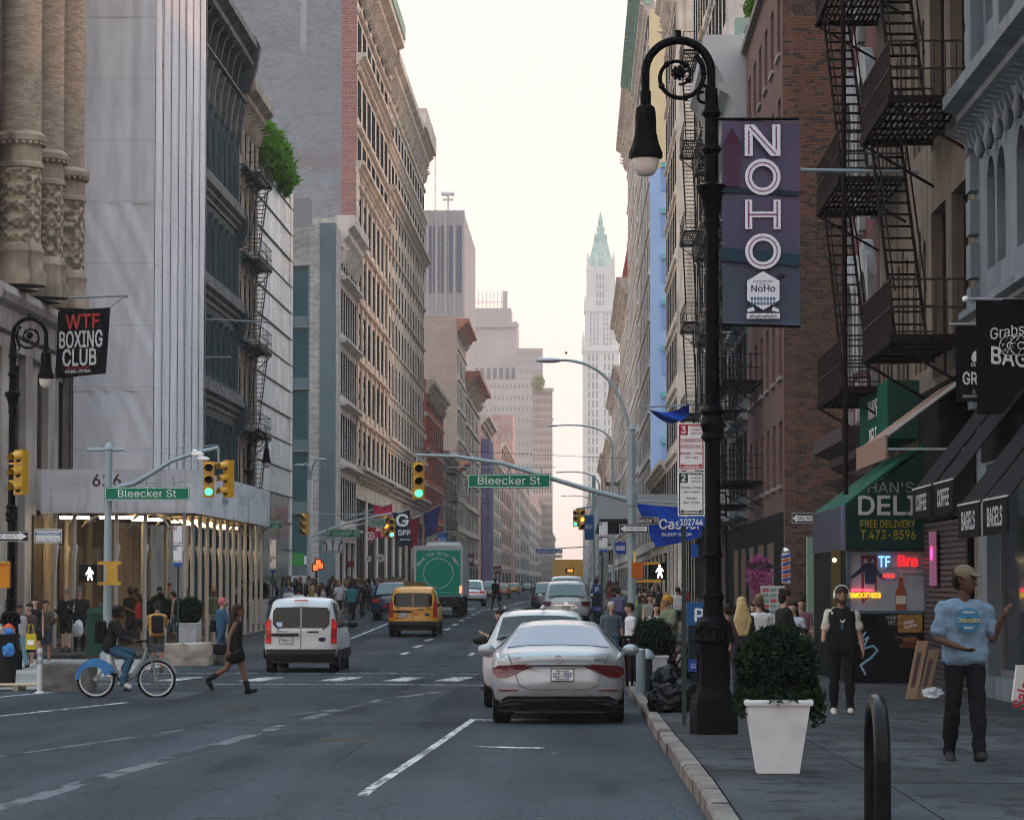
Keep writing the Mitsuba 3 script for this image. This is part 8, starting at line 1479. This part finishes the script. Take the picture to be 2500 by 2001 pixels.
tt = thing('shopping_bag', 'white shopping bag with red letters at the right edge', 'bag'); q = A(2152, 1430, 38); MB().prism([(q[0] - .12, gz(38) + .52), (q[0] + .3, gz(38) + .52), (q[0] + .28, gz(38) + .95), (q[0] - .06, gz(38) + .95)], 38, 38.12, 'xz').put('pouch', mat((.5, .5, .5), .5), tt); put_text('Sale', (q[0] + .07, 37.995, gz(38) + .56), .14, mat((.4, .03, .05)), tt, u=(.35, 0, 1), up=(-1, 0, .35), bold=True, w=.34)
# stroller
t = thing('stroller', 'dark child stroller beside the far white planter', 'stroller'); xs, ysr = px2x(1428, 57), 57.; z = gz(57) + .14
for dx in (-.28, .22): 
    for dy in (-.2, .2): b = MB(); b.tube([(xs + dx + .12 * math.cos(q), ysr + dy, z + .13 + .12 * math.sin(q)) for q in np.linspace(0, 2 * PI, 17)], .02, 6, False); b.put('wheel', TYRE, t, True)
b = MB()
for dy in (-.2, .2): b.cyl((xs - .28, ysr + dy, z + .13), (xs + .3, ysr + dy, z + .95), .015); b.cyl((xs + .22, ysr + dy, z + .13), (xs - .1, ysr + dy, z + .5), .015)
b.cyl((xs + .3, ysr - .2, z + .95), (xs + .3, ysr + .2, z + .95), .018); b.put('frame', IRON, t, 40); put('seat', _solid([[((xs - .22, ysr, z + .40), .10), ((xs + .05, ysr, z + .34), .12), ((xs + .18, ysr, z + .78), .10)]], 14, .03), mat((.02, .018, .022), .8), t, True)
person('small child sitting in the stroller', xs + .02, ysr - .02, PI / 2, .86, 'light', (.40, .33, .32), (.3, .2, .2), hair=(.16, .09, .05), legs=((1.3, .6), (1.2, .6)), arms=((.5, .5, .1), (.5, .5, .1)), det=1, z=z + .12)
# --- the crowds, each its own figure
cols = [((.48, .48, .49), 'white'), (D_, 'black'), ((.05, .06, .09), 'navy'), ((.12, .22, .32), 'blue'), ((.30, .28, .26), 'grey'), ((.32, .16, .06), 'ochre'), ((.40, .10, .24), 'pink'), ((.06, .10, .06), 'green'), ((.28, .05, .05), 'red'), ((.36, .30, .22), 'beige')]
wts = [16, 30, 12, 9, 8, 4, 4, 4, 4, 8]; lows = [((.02, .02, .025), 'dark trousers', 'pants'), ((.05, .09, .14), 'jeans', 'pants'), ((.25, .22, .18), 'pale shorts', 'shorts'), ((.02, .02, .02), 'dark shorts', 'shorts')]
def ORD(n): return f"{n}{'th' if 10 < n % 100 < 14 else {1: 'st', 2: 'nd', 3: 'rd'}.get(n % 10, 'th')}"
def crowd(n, x0, x1, y0, y1, where, seed, gh=.14):
    r = random.Random(seed); P_ = sorted((px2x(r.uniform(x0, x1), q), q) for q in (r.uniform(y0, y1) for _ in range(n))); P_.sort(key=lambda q: proj((q[0], q[1], 1))[0])
    for k, (x, Y) in enumerate(P_):
        c, cn = r.choices(cols, wts)[0]; l, ln, lk = r.choice(lows); f = r.random() < .45
        person(f'person in {cn} top and {ln}, {ORD(k + 1)} from left {where}', x, Y, r.uniform(-PI, PI), r.uniform(1.58, 1.84), r.choice(['light', 'tan', 'light', 'mid', 'dark']), c, l, (.2, .2, .2), r.choice([(.015, .012, .01), (.05, .03, .02), (.2, .13, .06)]), r.choice(['short', 'short', 'long', 'tank']), lk, 'long' if f else 'short', r.choice([walk, walk2, stand]), r.choice([still, swing, phone]), female=f, group='crowd ' + where, ground=gh)
crowd(46, 560, 850, 150, 190, 'in the far left crowd', 5, .10); crowd(26, 690, 850, 135, 172, 'at the far crossing', 15, .06); crowd(12, 575, 700, 112, 140, 'behind the white van', 6); crowd(16, 1345, 1445, 96, 140, 'in the far right crowd', 7); crowd(8, 1240, 1300, 130, 200, 'by the far meter', 8); crowd(9, 250, 480, 99, 117, 'under the shed', 9); crowd(4, 1540, 1640, 62, 72, 'behind the blonde hair', 11)
quick('person in a white printed T-shirt seen over the white van', 628, 112, .1, 1.78, skin='tan', top=(.52, .53, .54), legs=walk, arms=still, ground=.1); quick('person in a teal shirt with a backpack right of the white van', 740, 128, .2, 1.76, skin='dark', top=(.03, .16, .19), bottom=D_, legs=walk2, arms=still); quick('person in a pink outfit in the far crowd', 794, 168, PI, 1.66, skin='light', top=(.50, .12, .30), bottom=(.50, .12, .30), low='shorts', legs=walk, arms=still, female=True)
quick('person in a dark hooded top beside the white van roof', 706, 96, PI / 2, 1.62, skin='dark', top=D_, sleeve='long', legs=walk, arms=still, ground=0)
# ================================================================ the city blocks behind the right hand facades, and the air
for k, (x0, x1, y0, y1, h) in enumerate(((70, 120, 60, 120, 27), (26, 60, 106, 180, 24), (26, 60, 20, 78, 22), (75, 130, 125, 190, 26), (70, 120, 180, 220, 30), (26, 60, 218, 290, 15), (70, 120, 225, 330, 22), (26, 60, 295, 420, 40), (26, 60, 425, 700, 30))):
    b = MB(); b.box(x0, x1, y0, y1, -.3, h); b.put('block_building', mat((.25, .2, .17), .9), label=f'plain brick block behind the street front, {ORD(k + 1)} of those along the right', cat='building', group='blocks behind the street front')
scene['haze'] = dict(type='cube', to_world=T().translate([0, 1900, 149]).scale([900, 2300, 153]), bsdf={'type': 'null'}, interior={'type': 'ref', 'id': 'haze_air'}); labels['haze'] = {'kind': 'stuff'}
